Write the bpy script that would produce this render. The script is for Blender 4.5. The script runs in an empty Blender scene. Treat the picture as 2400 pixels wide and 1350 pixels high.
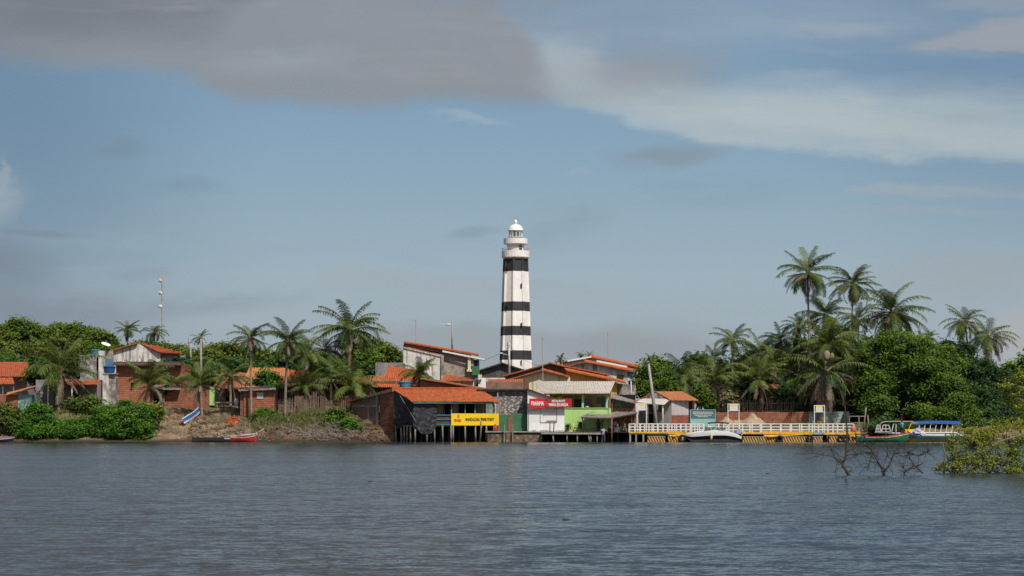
import bpy, math, random
import numpy as np
from mathutils import Vector, Matrix, Quaternion

S = bpy.context.scene
COL = S.collection
R = math.radians
F, CX, HZ, CH = 4840.0, 1200.0, 980.0, 2.545     # lens in photo pixels, horizon row, eye height in metres

def P(px, py, Y):
    """point seen at photo pixel (px, py) standing at distance Y"""
    return Vector(((px - CX) * Y / F, Y, CH + (HZ - py) * Y / F))
def X(px, Y): return (px - CX) * Y / F
def Z(py, Y): return CH + (HZ - py) * Y / F
def lin(r, g, b):
    f = lambda c: (c / 255 / 12.92) if c <= 10 else ((c / 255 + .055) / 1.055) ** 2.4
    return (f(r), f(g), f(b))

# ------------------------------------------------------------------ camera
cam = bpy.data.cameras.new('camera'); co = bpy.data.objects.new('camera', cam); COL.objects.link(co)
co.location = (0, 0, CH); co.rotation_euler = (R(90), 0, 0)
cam.lens = F / 2400 * 36; cam.sensor_width = 36; cam.shift_y = (HZ - 675) / 2400
cam.clip_start = 1; cam.clip_end = 9000
S.camera = co
S.view_settings.view_transform = 'Standard'; S.view_settings.look = 'None'
S.view_settings.exposure = 0; S.view_settings.gamma = 1

# ------------------------------------------------------------------ node helper
class NT:
    def __init__(s, tree): s.t = tree; s.n = tree.nodes; s.l = tree.links
    def new(s, typ, **kw):
        n = s.n.new(typ)
        for k, v in kw.items(): setattr(n, k, v)
        return n
    def put(s, sock, v):
        if isinstance(v, bpy.types.NodeSocket): s.l.new(v, sock)
        elif isinstance(v, (tuple, list)) and len(v) == 3 and sock.type == 'RGBA': sock.default_value = (*v, 1)
        else: sock.default_value = v
    def m(s, op, a, b=None, c=None, clamp=False):
        n = s.new('ShaderNodeMath', operation=op, use_clamp=clamp)
        s.put(n.inputs[0], a)
        if b is not None: s.put(n.inputs[1], b)
        if c is not None: s.put(n.inputs[2], c)
        return n.outputs[0]
    def mix(s, f, a, b):
        n = s.new('ShaderNodeMix', data_type='RGBA'); s.put(n.inputs[0], f); s.put(n.inputs[6], a); s.put(n.inputs[7], b)
        return n.outputs[2]
    def mul(s, f, a, b):
        n = s.new('ShaderNodeMix', data_type='RGBA', blend_type='MULTIPLY'); s.put(n.inputs[0], f); s.put(n.inputs[6], a); s.put(n.inputs[7], b)
        return n.outputs[2]
    def step(s, v, lo, hi):
        n = s.new('ShaderNodeMapRange', interpolation_type='SMOOTHSTEP')
        s.put(n.inputs[0], v); s.put(n.inputs[1], lo); s.put(n.inputs[2], hi); n.inputs[3].default_value = 0; n.inputs[4].default_value = 1
        return n.outputs[0]
    def noise(s, vec, scale, detail=3, rough=.55, out=0):
        n = s.new('ShaderNodeTexNoise'); s.put(n.inputs['Vector'], vec); n.inputs['Scale'].default_value = scale
        n.inputs['Detail'].default_value = detail; n.inputs['Roughness'].default_value = rough
        return n.outputs[out]
    def xyz(s, v):
        n = s.new('ShaderNodeSeparateXYZ'); s.put(n.inputs[0], v); return n.outputs
    def vec(s, x, y, z):
        n = s.new('ShaderNodeCombineXYZ'); s.put(n.inputs[0], x); s.put(n.inputs[1], y); s.put(n.inputs[2], z); return n.outputs[0]
    def vscale(s, v, sc):
        n = s.new('ShaderNodeVectorMath', operation='MULTIPLY'); s.put(n.inputs[0], v); n.inputs[1].default_value = sc; return n.outputs[0]
    def ramp(s, f, stops, interp='LINEAR'):
        n = s.new('ShaderNodeValToRGB'); s.put(n.inputs[0], f); cr = n.color_ramp; cr.interpolation = interp
        cr.elements[0].position = stops[0][0]; cr.elements[0].color = (*stops[0][1], 1)
        cr.elements[1].position = stops[-1][0]; cr.elements[1].color = (*stops[-1][1], 1)
        for p, c in stops[1:-1]:
            e = cr.elements.new(p); e.color = (*c, 1)
        return n.outputs[0]

# ------------------------------------------------------------------ sky and sun
sun_dir = Vector((.40, -.72, 0)).normalized() * math.cos(R(50)) + Vector((0, 0, math.sin(R(50))))
w = bpy.data.worlds.new("World"); S.world = w; w.use_nodes = True
w.node_tree.nodes.clear(); n = NT(w.node_tree)
sky = n.new('ShaderNodeTexSky', sky_type='NISHITA', sun_disc=False)
sky.sun_elevation = R(50); sky.sun_rotation = math.atan2(sun_dir.x, sun_dir.y); sky.air_density = 1.2; sky.dust_density = 1.5
d = n.new('ShaderNodeTexCoord').outputs['Generated']
dx, dy, dz = n.xyz(d)
dyc = n.m('MAXIMUM', dy, .03)
u0 = n.m('DIVIDE', dx, dyc); v0 = n.m('DIVIDE', dz, dyc)
nv = n.vec(u0, n.m('MULTIPLY', v0, 2.2), 0.0)
w1 = n.m('SUBTRACT', n.noise(nv, 9, 5, .6), .5)
w2 = n.m('SUBTRACT', n.noise(n.vscale(nv, (1, 1.2, 1)), 17, 6, .62, 0), .5)
w3 = n.m('SUBTRACT', n.noise(n.vec(n.m('ADD', u0, n.m('MULTIPLY', v0, 1.3)), n.m('MULTIPLY', v0, 7.), 3.0), 8, 7, .65), .5)
# photo-pixel-like angular coordinates of the direction
qx = n.m('ADD', n.m('ADD', n.m('MULTIPLY', u0, F), CX), n.m('MULTIPLY', w1, 260))
qy = n.m('ADD', n.m('SUBTRACT', HZ, n.m('MULTIPLY', v0, F)), n.m('MULTIPLY', w2, 95))
front = n.step(dy, .05, .35)
def curve(pts):
    st = [(max(0, min(1, (x + 1200) / 4800)), ((y + 3000) / 5000,) * 3) for x, y in pts]
    r = n.ramp(n.m('DIVIDE', n.m('ADD', qx, 1200), 4800, clamp=True), st)
    return n.m('SUBTRACT', n.m('MULTIPLY', n.xyz(r)[0], 5000), 3000)
def band(pts, st, sb):
    pts = ([] if pts[0][0] <= -1200 else [(-1200, 400, -400), (pts[0][0] - 40, 400, -400)]) + list(pts) + ([] if pts[-1][0] >= 3600 else [(pts[-1][0] + 40, 1400, -400), (3600, 1400, -400)])
    t = curve([(x, a) for x, a, b in pts]); b = curve([(x, b) for x, a, b in pts])
    a = n.step(n.m('SUBTRACT', qy, t), -st, st)
    z = n.step(n.m('SUBTRACT', qy, b), -sb, sb)
    return n.m('MULTIPLY', n.m('MULTIPLY', a, n.m('SUBTRACT', 1.0, z)), front)
def ell(cx, cy, rx, ry, soft=.5, ang=0):
    ex = n.m('SUBTRACT', qx, cx); ey = n.m('SUBTRACT', qy, cy); c, s_ = math.cos(R(ang)), math.sin(R(ang))
    a = n.m('DIVIDE', n.m('ADD', n.m('MULTIPLY', ex, c), n.m('MULTIPLY', ey, s_)), rx)
    b = n.m('DIVIDE', n.m('SUBTRACT', n.m('MULTIPLY', ey, c), n.m('MULTIPLY', ex, s_)), ry)
    q = n.m('SQRT', n.m('ADD', n.m('MULTIPLY', a, a), n.m('MULTIPLY', b, b)))
    return n.m('MULTIPLY', n.m('SUBTRACT', 1.0, n.step(q, 1 - soft, 1 + soft)), front)
BASE = n.ramp(n.m('DIVIDE', v0, .5, clamp=True), [
    (0, lin(153, 163, 169)), (.06, lin(160, 172, 180)), (.14, lin(157, 176, 187)), (.22, lin(143, 169, 187)),
    (.30, lin(130, 160, 184)), (.40, lin(124, 152, 178)), (.6, lin(92, 125, 160)), (1, lin(74, 103, 140))])
colr = BASE
fib = n.step(w3, -.16, .2)               # fibrous break-up
fib2 = n.step(w2, -.25, .15)
def over(mask, c, amt, tex=None):
    global colr
    f = n.m('MULTIPLY', mask, amt)
    if tex is not None: f = n.m('MULTIPLY', f, tex)
    colr = n.mix(f, colr, lin(*c))
# dim corners of the sky, darker blue mixed in
over(ell(2420, 60, 420, 420, .7), (104, 128, 156), .45)
over(ell(-60, 330, 420, 520, .8), (98, 124, 148), .55)
# long white sheet on the right
over(band([(1150, 60, 130), (1290, 90, 235), (1420, 160, 262), (1500, 175, 290), (1640, 190, 325), (1800, 195, 345), (2050, 205, 362), (2400, 215, 392), (3600, 215, 470)], 45, 15), (174, 187, 192), .9, n.m('ADD', .55, n.m('MULTIPLY', fib, .45)))
over(band([(1290, 150, 190), (1500, 215, 262), (1900, 250, 320), (2400, 290, 370), (3600, 330, 400)], 50, 26), (178, 189, 192), .65)
over(ell(1980, 66, 130, 16, .6, -3), (158, 172, 184), .7, fib)
over(ell(1900, 180, 90, 16, .7), (156, 172, 184), .5)
over(ell(2080, 122, 190, 14, .7, 3), (156, 172, 184), .6, fib)
over(ell(1700, 40, 620, 60, .8), (150, 166, 182), .7, n.m('ADD', .4, n.m('MULTIPLY', fib, .6)))
over(band([(2100, 112, 112), (2200, 96, 122), (2330, 40, 122), (2420, 20, 118), (3600, -60, 120)], 16, 9), (158, 163, 170), .8)
over(ell(2330, 8, 120, 14, .6), (150, 160, 172), .6)
# heavy grey bank at the top left
over(band([(-1200, -3000, 150), (0, -3000, 130), (260, -3000, 150), (450, -3000, 176), (560, -3000, 236), (900, -3000, 246), (1080, -1200, 240), (1170, -20, 240), (1240, 70, 240), (1300, 190, 236), (1345, 245, 236), (3600, 400, 200)], 60, 34), (141, 146, 152), .9)
over(band([(-1200, -3000, 120), (0, -3000, 110), (500, -3000, 70), (650, -3000, -60), (900, -3000, -300), (3600, -3000, -2500)], 50, 60), (116, 121, 131), .75)
over(ell(1190, 25, 330, 60, .9), (134, 148, 164), .75, fib2)
over(ell(660, 145, 110, 26, .9, -4), (156, 168, 180), .55, fib2)
over(ell(900, 60, 260, 60, .9, 10), (150, 152, 156), .5, fib2)
over(ell(1490, 165, 185, 52, .8, -4), (148, 153, 160), .75)
over(ell(1345, 165, 70, 60, .8, -40), (164, 174, 182), .7, fib2)
over(band([(-1200, -3000, 100), (0, -3000, 90), (560, -3000, 190), (900, -3000, 200), (1080, -1200, 190), (1240, 90, 200), (1300, 210, 200), (3600, 500, 200)], 60, 60), (153, 156, 160), .65, n.step(w3, -.02, .22))
over(band([(-1200, -3000, 60), (400, -3000, 60), (700, -3000, 90), (1000, -3000, 60), (1100, -200, 20), (3600, 500, 20)], 60, 50), (132, 142, 154), .5, n.step(w2, -.02, .25))
# unseen cloud deck added above the frame to grey the water's reflections
over(band([(-1200, -3000, -150), (3600, -3000, -350)], 50, 260), (116, 121, 130), .8, n.step(w1, -.3, .1))
# small clouds
over(ell(290, 345, 60, 16, .8, -8), (120, 140, 158), .6)
over(ell(440, 435, 80, 16, .8), (124, 146, 164), .45)
over(ell(1560, 366, 110, 24, .8, -8), (132, 147, 158), .7)
over(ell(1090, 284, 75, 7, .8, 8), (156, 176, 190), .7)
over(ell(1335, 403, 30, 6, .8), (150, 172, 186), .6)
over(ell(1310, 528, 80, 46, .9, -20), (134, 151, 165), .5, fib2)
over(ell(1120, 545, 60, 14, .8, -10), (128, 150, 166), .5)
over(ell(1680, 450, 150, 30, .9), (126, 150, 168), .4, fib2)
over(band([(1980, 450, 450), (2060, 425, 460), (2200, 432, 486), (2400, 448, 492), (3600, 450, 500)], 12, 12), (158, 171, 178), .75, fib)
over(ell(2200, 500, 220, 8, .8), (152, 168, 177), .6)
over(ell(2300, 640, 260, 50, .9, -5), (158, 166, 172), .6)
over(ell(2400, 790, 110, 60, .6, -20), (172, 174, 174), .8)
over(ell(5, 472, 50, 60, .8), (158, 171, 181), .75, fib2)
over(ell(8, 410, 12, 40, .6), (150, 166, 178), .7)
over(ell(440, 570, 260, 22, .8, 4), (150, 170, 182), .7, fib)
over(band([(80, 640, 640), (180, 630, 680), (400, 630, 690), (620, 660, 672)], 14, 30), (154, 170, 180), .65, fib)
over(band([(720, 650, 650), (790, 625, 680), (1000, 632, 700), (1300, 660, 710), (1500, 680, 700)], 12, 30), (158, 172, 180), .75)
over(ell(960, 605, 60, 20, .8), (150, 170, 182), .6, fib)
over(ell(120, 545, 70, 12, .7), (126, 140, 152), .7)
over(ell(40, 620, 90, 46, .8), (124, 138, 150), .7)
over(ell(150, 745, 175, 56, .7), (130, 139, 149), .75, n.m('ADD', .5, n.m('MULTIPLY', fib2, .5)))
over(ell(-20, 700, 120, 90, .9), (126, 137, 148), .5)
over(ell(480, 715, 170, 24, .8, -6), (136, 149, 159), .7, fib2)
over(ell(330, 640, 50, 14, .8), (134, 152, 166), .5)
over(band([(700, 790, 900), (900, 765, 900), (1080, 752, 900), (1300, 775, 900), (1480, 778, 900), (1700, 800, 900)], 22, 90), (150, 156, 162), .6)
over(ell(1490, 800, 160, 34, .9, -3), (148, 153, 159), .6)
over(ell(560, 690, 300, 30, .9, 2), (160, 174, 182), .5, fib)
over(ell(1000, 690, 240, 26, .9, 3), (164, 176, 183), .5, fib)
bg1 = n.new('ShaderNodeBackground'); n.put(bg1.inputs[0], sky.outputs[0]); bg1.inputs[1].default_value = .075
bg2 = n.new('ShaderNodeBackground'); n.put(bg2.inputs[0], colr); bg2.inputs[1].default_value = 1.0
mx = n.new('ShaderNodeMixShader')
low = n.m('SUBTRACT', 1.0, n.step(dz, .30, .75))
n.put(mx.inputs[0], n.m('MULTIPLY', low, front)); n.l.new(bg1.outputs[0], mx.inputs[1]); n.l.new(bg2.outputs[0], mx.inputs[2])
wo = n.new('ShaderNodeOutputWorld'); n.l.new(mx.outputs[0], wo.inputs[0])

sl = bpy.data.lights.new('sun', 'SUN'); sl.energy = 4.3; sl.angle = R(.6); sl.color = (1, .94, .85)
so = bpy.data.objects.new('sun', sl); COL.objects.link(so); so.location = (30, -40, 90)
so.rotation_euler = sun_dir.to_track_quat('Z', 'Y').to_euler()

# ------------------------------------------------------------------ materials
MC = {}
def mk(name):
    m = bpy.data.materials.new(name); m.use_nodes = True; m.node_tree.nodes.clear()
    n = NT(m.node_tree); b = n.new('ShaderNodeBsdfPrincipled'); o = n.new('ShaderNodeOutputMaterial')
    n.l.new(b.outputs[0], o.inputs[0]); MC[name] = m
    return m, n, b, n.new('ShaderNodeNewGeometry').outputs['Position'], o
def bump(n, b, h, dist, strength=1):
    bp = n.new('ShaderNodeBump'); n.put(bp.inputs['Height'], h); bp.inputs['Distance'].default_value = dist; bp.inputs['Strength'].default_value = strength
    n.l.new(bp.outputs[0], b.inputs['Normal'])
def m_plain(name, c1, c2=None, sc=1.5, rough=.75, metal=0, spec=.3, stain=None, amt=0., streak=True, bmp=.01):
    m, n, b, p, o = mk(name)
    c2 = c2 or tuple(x * .72 for x in c1)
    f = n.step(n.noise(p, sc, 5, .6), .32, .68)
    c = n.mix(f, c1, c2)
    c = n.mul(.35, c, n.ramp(n.noise(p, sc * 9, 2), [(.3, (.55, .55, .55)), (.7, (1, 1, 1))]))
    if stain:
        v = n.vscale(p, (2.2, 2.2, .35) if streak else (1, 1, 1))
        g = n.step(n.noise(v, 1.3, 6, .68), .62 - amt * .3, .72 - amt * .12)
        c = n.mix(n.m('MULTIPLY', g, .85), c, stain)
    n.put(b.inputs['Base Color'], c); b.inputs['Roughness'].default_value = rough; b.inputs['Metallic'].default_value = metal
    b.inputs['Specular IOR Level'].default_value = spec
    if bmp: bump(n, b, n.noise(p, sc * 12, 3), bmp)
    return m
def m_brick(name, c1, c2, mortar, bw=.32, bh=.22, ms=.04, grime=(.10, .085, .07), gamt=.35):
    m, n, b, p, o = mk(name)
    x, y, z = n.xyz(p)
    v = n.vec(n.m('ADD', x, n.m('MULTIPLY', y, .9)), z, 0.0)
    t = n.new('ShaderNodeTexBrick'); n.put(t.inputs['Vector'], v)
    t.inputs['Scale'].default_value = 1; t.inputs['Brick Width'].default_value = bw; t.inputs['Row Height'].default_value = bh
    t.inputs['Mortar Size'].default_value = ms; t.inputs['Mortar Smooth'].default_value = .2
    n.put(t.inputs['Color1'], c1); n.put(t.inputs['Color2'], c2); n.put(t.inputs['Mortar'], mortar)
    c = n.mul(.6, t.outputs[0], n.ramp(n.noise(p, 1.1, 5, .65), [(.3, (.42, .40, .38)), (.62, (1.1, 1.05, 1))]))
    g = n.step(n.noise(n.vscale(p, (1, 1, .6)), .8, 6, .7), .66 - gamt * .3, .78 - gamt * .2)
    c = n.mix(n.m('MULTIPLY', g, .7), c, grime)
    n.put(b.inputs['Base Color'], c); b.inputs['Roughness'].default_value = .9; b.inputs['Specular IOR Level'].default_value = .15
    bump(n, b, n.m('SUBTRACT', 1.0, t.outputs['Fac']), .015)
    return m
def m_tile(name, c1, c2, dark, age=.3):
    m, n, b, p, o = mk(name)
    x, y, z = n.xyz(p)
    v = n.vec(x, n.m('MULTIPLY', n.m('ADD', z, n.m('MULTIPLY', y, .35)), 1.0), 0.0)
    t = n.new('ShaderNodeTexBrick'); n.put(t.inputs['Vector'], v); t.offset = 0
    t.inputs['Scale'].default_value = 1; t.inputs['Brick Width'].default_value = .25; t.inputs['Row Height'].default_value = .26
    t.inputs['Mortar Size'].default_value = .02; t.inputs['Mortar Smooth'].default_value = .3
    n.put(t.inputs['Color1'], c1); n.put(t.inputs['Color2'], c2); n.put(t.inputs['Mortar'], tuple(k * .55 for k in c1))
    c = n.mul(.7, t.outputs[0], n.ramp(n.noise(p, 6, 4, .7), [(.3, (.5, .48, .45)), (.68, (1.15, 1.15, 1.1))]))
    g = n.step(n.noise(p, 1.4, 6, .75), .68 - age * .3, .82 - age * .3)
    c = n.mix(n.m('MULTIPLY', g, .75), c, dark)
    n.put(b.inputs['Base Color'], c); b.inputs['Roughness'].default_value = .85; b.inputs['Specular IOR Level'].default_value = .2
    return m
def m_leaf(name, cd, cm, cl, trans=.25, rough=.55):
    m, n, b, p, o = mk(name)
    a = n.new('ShaderNodeAttribute'); a.attribute_name = 'tint'
    t = n.m('ADD', n.m('MULTIPLY', a.outputs['Fac'], .75), n.m('MULTIPLY', n.noise(p, .45, 3), .35))
    c = n.ramp(t, [(.12, cd), (.5, cm), (.95, cl)])
    n.put(b.inputs['Base Color'], c); b.inputs['Roughness'].default_value = rough; b.inputs['Specular IOR Level'].default_value = .25
    tr = n.new('ShaderNodeBsdfTranslucent'); n.put(tr.inputs[0], n.mul(1., c, (1.1, 1.2, .5)))
    ms = n.new('ShaderNodeMixShader'); ms.inputs[0].default_value = trans
    n.l.new(b.outputs[0], ms.inputs[1]); n.l.new(tr.outputs[0], ms.inputs[2]); n.l.new(ms.outputs[0], o.inputs[0])
    return m
M = {}
M['brick'] = m_brick('terracotta_brick', (.46, .15, .08), (.30, .095, .055), (.18, .115, .085), gamt=.42)
M['brick_bright'] = m_brick('bright_terracotta_brick', (.54, .20, .11), (.40, .14, .075), (.22, .13, .085), gamt=.35)
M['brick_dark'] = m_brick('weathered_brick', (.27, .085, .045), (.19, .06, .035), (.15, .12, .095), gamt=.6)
M['brick_old'] = m_brick('small_old_brick', (.30, .10, .06), (.20, .08, .05), (.26, .22, .19), bw=.24, bh=.12, ms=.03, gamt=.5)
M['tile'] = m_tile('bright_clay_tile', (.57, .155, .055), (.40, .10, .04), (.19, .085, .05), .42)
M['tile_mid'] = m_tile('clay_tile', (.50, .13, .05), (.36, .09, .04), (.15, .07, .045), .45)
M['tile_old'] = m_tile('old_clay_tile', (.42, .14, .07), (.30, .10, .055), (.12, .08, .06), .7)
M['tile_pale'] = m_tile('pale_clay_tile', (.62, .25, .11), (.52, .19, .08), (.28, .15, .09), .35)
M['white'] = m_plain('white_paint', (.80, .79, .77), (.72, .71, .69), 1.2, stain=(.48, .44, .39), amt=.12)
M['white_metal'] = m_plain('white_painted_steel', (.78, .77, .74), (.62, .60, .57), 4, rough=.45, stain=(.40, .24, .15), amt=.05, bmp=0)
M['stained'] = m_plain('stained_white_plaster', (.72, .70, .66), (.55, .52, .48), 1.6, stain=(.16, .14, .13), amt=.55)
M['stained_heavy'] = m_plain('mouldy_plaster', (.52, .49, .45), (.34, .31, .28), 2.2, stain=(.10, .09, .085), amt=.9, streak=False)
M['lilac'] = m_plain('pale_lilac_plaster', (.58, .53, .53), (.47, .42, .42), 1.4, stain=(.30, .25, .24), amt=.2)
M['cream'] = m_plain('cream_plaster', (.76, .66, .47), (.66, .57, .40), 1.4, stain=(.33, .27, .18), amt=.3)
M['ochre'] = m_plain('ochre_plaster', (.58, .34, .09), (.47, .27, .07), 1.4, stain=(.28, .18, .08), amt=.25)
M['tan'] = m_plain('tan_plaster', (.50, .36, .16), (.42, .29, .12), 1.4, stain=(.25, .18, .1), amt=.2)
M['lime'] = m_plain('lime_green_paint', (.36, .62, .17), (.42, .60, .24), 1.0, stain=(.36, .40, .25), amt=.38)
M['mint'] = m_plain('mint_green_paint', (.30, .56, .34), (.26, .5, .30), 2)
M['green'] = m_plain('dark_green_paint', (.055, .165, .075), (.045, .13, .065), 1.2, stain=(.10, .16, .10), amt=.25)
M['mold'] = m_plain('mouldy_teal_plaster', (.36, .50, .46), (.24, .33, .31), 1.6, stain=(.10, .11, .10), amt=.7, streak=False)
M['grey'] = m_plain('grey_plaster', (.30, .285, .28), (.22, .21, .205), 1.5, stain=(.12, .11, .10), amt=.4)
M['greybrown'] = m_plain('rough_cement_render', (.42, .35, .30), (.30, .25, .215), 2.5, stain=(.15, .12, .10), amt=.5, streak=False, bmp=.04)
M['cement'] = m_plain('cement', (.38, .36, .33), (.28, .26, .24), 2, stain=(.16, .15, .14), amt=.5)
M['dark_roof'] = m_plain('blackened_roof', (.085, .08, .082), (.05, .048, .05), 1.8, stain=(.14, .12, .10), amt=.5, streak=False, bmp=.04)
M['fibre'] = m_plain('fibre_cement_sheet', (.58, .53, .46), (.48, .44, .38), 1.5, stain=(.30, .27, .24), amt=.35, bmp=0)
M['fibre_old'] = m_plain('old_fibre_cement', (.34, .31, .27), (.24, .22, .19), 2, stain=(.12, .11, .10), amt=.4, bmp=0)
M['metal_sheet'] = m_plain('worn_metal_sheet', (.50, .50, .50), (.34, .34, .35), 2.5, rough=.45, metal=.3, stain=(.25, .14, .09), amt=.3)
M['tarp'] = m_plain('black_plastic_tarp', (.028, .030, .036), (.04, .042, .05), 1.5, rough=.6, spec=.25, bmp=0)
M['wood'] = m_plain('weathered_grey_wood', (.30, .265, .225), (.20, .175, .145), 3, stain=(.10, .085, .07), amt=.4)
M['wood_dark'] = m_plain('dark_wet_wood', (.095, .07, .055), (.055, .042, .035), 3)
M['wood_red'] = m_plain('reddish_timber', (.26, .11, .075), (.18, .08, .055), 3)
M['stick'] = m_plain('dry_stick', (.27, .175, .115), (.17, .11, .075), 5, stain=(.32, .26, .2), amt=.3)
M['deadwood'] = m_plain('bleached_deadwood', (.36, .32, .28), (.22, .19, .165), 5)
M['twig'] = m_plain('dead_wet_branch', (.075, .055, .045), (.045, .035, .03), 6)
M['twig_pale'] = m_plain('dry_pale_branch', (.22, .185, .155), (.15, .12, .10), 6)
M['black'] = m_plain('black_shade', (.012, .012, .013), rough=.9, bmp=0)  # near-black colour standing in for shade indoors and under decks
M['darkglass'] = m_plain('dark_opening', (.03, .027, .025), (.02, .018, .018), rough=.4, bmp=0)
M['rubber'] = m_plain('black_rubber', (.025, .025, .026), rough=.7)
M['blue'] = m_plain('blue_tank_plastic', (.018, .085, .27), (.014, .065, .21), 2, rough=.5)
M['teal_blue'] = m_plain('faded_blue_tank', (.08, .22, .32), (.06, .17, .25), 2, rough=.6, stain=(.25, .28, .28), amt=.3)
M['sign_yellow'] = m_plain('yellow_sign', (.86, .58, .02), (.80, .52, .02), 1, rough=.5, bmp=0)
M['sign_red'] = m_plain('red_sign', (.68, .025, .02), (.60, .02, .02), 1, rough=.5, bmp=0)
M['sign_red2'] = m_plain('dark_red_sign', (.46, .02, .025), (.40, .018, .02), 1, rough=.5, bmp=0)
M['ink_white'] = m_plain('white_lettering', (.85, .85, .83), (.8, .8, .78), 1, rough=.5, bmp=0)
M['ink_black'] = m_plain('dark_lettering', (.035, .03, .025), (.03, .03, .02), 1, rough=.5, bmp=0)
M['ink_red'] = m_plain('orange_red_lettering', (.62, .08, .015), (.55, .07, .015), 1, rough=.5, bmp=0)
M['teal_sign'] = m_plain('teal_sign', (.075, .165, .16), (.065, .14, .14), 1, rough=.5, bmp=0)
M['aqua'] = m_plain('aqua_paint', (.28, .50, .48), (.24, .42, .42), 1.5, stain=(.34, .40, .38), amt=.3)
M['yellow'] = m_plain('yellow_steel', (.80, .46, .03), (.62, .34, .03), 2, rough=.5, stain=(.28, .16, .06), amt=.35, bmp=0)
M['gel_white'] = m_plain('white_gelcoat', (.86, .85, .83), (.82, .81, .79), 1, rough=.2, spec=.5, bmp=0)
M['gel_dull'] = m_plain('dull_hull_bottom', (.44, .38, .34), (.36, .31, .28), 2, rough=.4, bmp=0)
M['gel_black'] = m_plain('black_gelcoat', (.012, .013, .016), rough=.15, spec=.5, bmp=0)
M['red_paint'] = m_plain('red_boat_paint', (.42, .028, .03), (.33, .025, .026), 2, rough=.5, stain=(.4, .3, .28), amt=.15, bmp=0)
M['orange_red'] = m_plain('orange_red_boat_paint', (.58, .08, .04), (.45, .06, .035), 2, rough=.5, bmp=0)
M['blue_paint'] = m_plain('blue_boat_paint', (.03, .16, .42), (.03, .13, .34), 2, rough=.5, bmp=0)
M['teal_paint'] = m_plain('teal_boat_paint', (.05, .20, .20), (.04, .15, .16), 2, rough=.5, bmp=0)
M['boat_green'] = m_plain('green_boat_paint', (.02, .17, .09), (.018, .13, .07), 2, rough=.5, bmp=0)
M['boat_dark'] = m_plain('dark_boat_paint', (.03, .032, .033), (.045, .045, .045), 2, rough=.5, bmp=0)
M['canopy_blue'] = m_plain('blue_canopy_cloth', (.03, .09, .32), (.025, .07, .26), 2, rough=.7, bmp=0)
M['pink'] = m_plain('faded_pink_paint', (.50, .16, .17), (.38, .12, .13), 2, rough=.6, bmp=0)
M['skin'] = m_plain('brown_skin', (.22, .11, .065), (.19, .095, .055), 4, bmp=0)
M['hair'] = m_plain('black_hair', (.012, .010, .009), rough=.6, bmp=0)
M['shirt'] = m_plain('lilac_grey_shirt', (.34, .34, .46), (.30, .30, .41), 4, bmp=0)
M['shirt_cyan'] = m_plain('cyan_shirt', (.04, .38, .46), (.035, .33, .4), 4, bmp=0)
M['jeans'] = m_plain('blue_jeans', (.055, .07, .13), (.045, .055, .10), 4, bmp=0)
M['navy'] = m_plain('navy_cloth', (.015, .02, .06), bmp=0)
M['bark'] = m_plain('palm_bark', (.30, .235, .18), (.20, .155, .115), 3, stain=(.12, .09, .07), amt=.3, bmp=.03)
M['bark_dark'] = m_plain('dark_tree_bark', (.13, .10, .08), (.08, .06, .05), 3, bmp=.03)
M['husk'] = m_plain('palm_husk', (.19, .12, .075), (.11, .07, .045), 5, bmp=.03)
M['nut'] = m_plain('coconut_skin', (.32, .17, .05), (.22, .20, .05), 3, bmp=0)
M['litter'] = m_plain('litter', (.5, .48, .44), (.28, .26, .24), 9)
M['bundle'] = m_plain('white_blue_plastic', (.60, .62, .70), (.18, .22, .48), 4, bmp=0)
M['glass_tint'] = m_plain('smoked_glass', (.10, .15, .15), rough=.08, spec=.6, bmp=0)
m_, n_, b_, p_, o_ = mk('lantern_glass')
b_.inputs['Base Color'].default_value = (.75, .85, .88, 1); b_.inputs['Roughness'].default_value = .05; b_.inputs['Transmission Weight'].default_value = .9; b_.inputs['IOR'].default_value = 1.1
M['glass'] = m_
M['lh_white'] = m_plain('lighthouse_white', (.84, .82, .79), (.76, .73, .70), .5, stain=(.60, .56, .52), amt=.15)
M['lh_black'] = m_plain('lighthouse_black', (.032, .033, .036), (.045, .046, .05), .6, rough=.6)
M['mast'] = m_plain('mast_paint', (.46, .38, .36), (.40, .33, .31), 1, bmp=0)
# chevron stripes for the floats
m_, n_, b_, p_, o_ = mk('black_yellow_stripes')
x_, y_, z_ = n_.xyz(p_)
fr = n_.m('FRACT', n_.m('DIVIDE', n_.m('ADD', x_, n_.m('MULTIPLY', z_, .5)), .29))
n_.put(b_.inputs['Base Color'], n_.mix(n_.step(n_.noise(p_, 2, 4), .5, .75), n_.mix(n_.m('GREATER_THAN', fr, .48), (.60, .31, .05), (.03, .025, .02)), (.16, .10, .06))); b_.inputs['Roughness'].default_value = .6
M['stripes'] = m_
# dark stone with pale whitewash blotches
m_, n_, b_, p_, o_ = mk('whitewashed_stone')
v_ = n_.new('ShaderNodeTexVoronoi'); x_, y_, z_ = n_.xyz(p_); n_.put(v_.inputs['Vector'], n_.vec(n_.m('ADD', x_, y_), n_.m('MULTIPLY', z_, 1.5), 0.)); v_.inputs['Scale'].default_value = 3.4
c_ = n_.mix(n_.step(n_.m('ADD', v_.outputs['Distance'], n_.m('MULTIPLY', n_.noise(p_, 7, 4), .5)), .50, .72), (.50, .46, .45), (.15, .125, .12))
c_ = n_.mix(n_.step(n_.noise(n_.vscale(p_, (1, 1, .5)), 1.1, 4), .58, .75), c_, (.19, .165, .15))
n_.put(b_.inputs['Base Color'], c_); b_.inputs['Roughness'].default_value = .9; bump(n_, b_, v_.outputs['Distance'], .05)
M['stone'] = m_
m_, n_, b_, p_, o_ = mk('rubble_stone')
v_ = n_.new('ShaderNodeTexVoronoi'); n_.put(v_.inputs['Vector'], p_); v_.inputs['Scale'].default_value = 2.6
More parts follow.
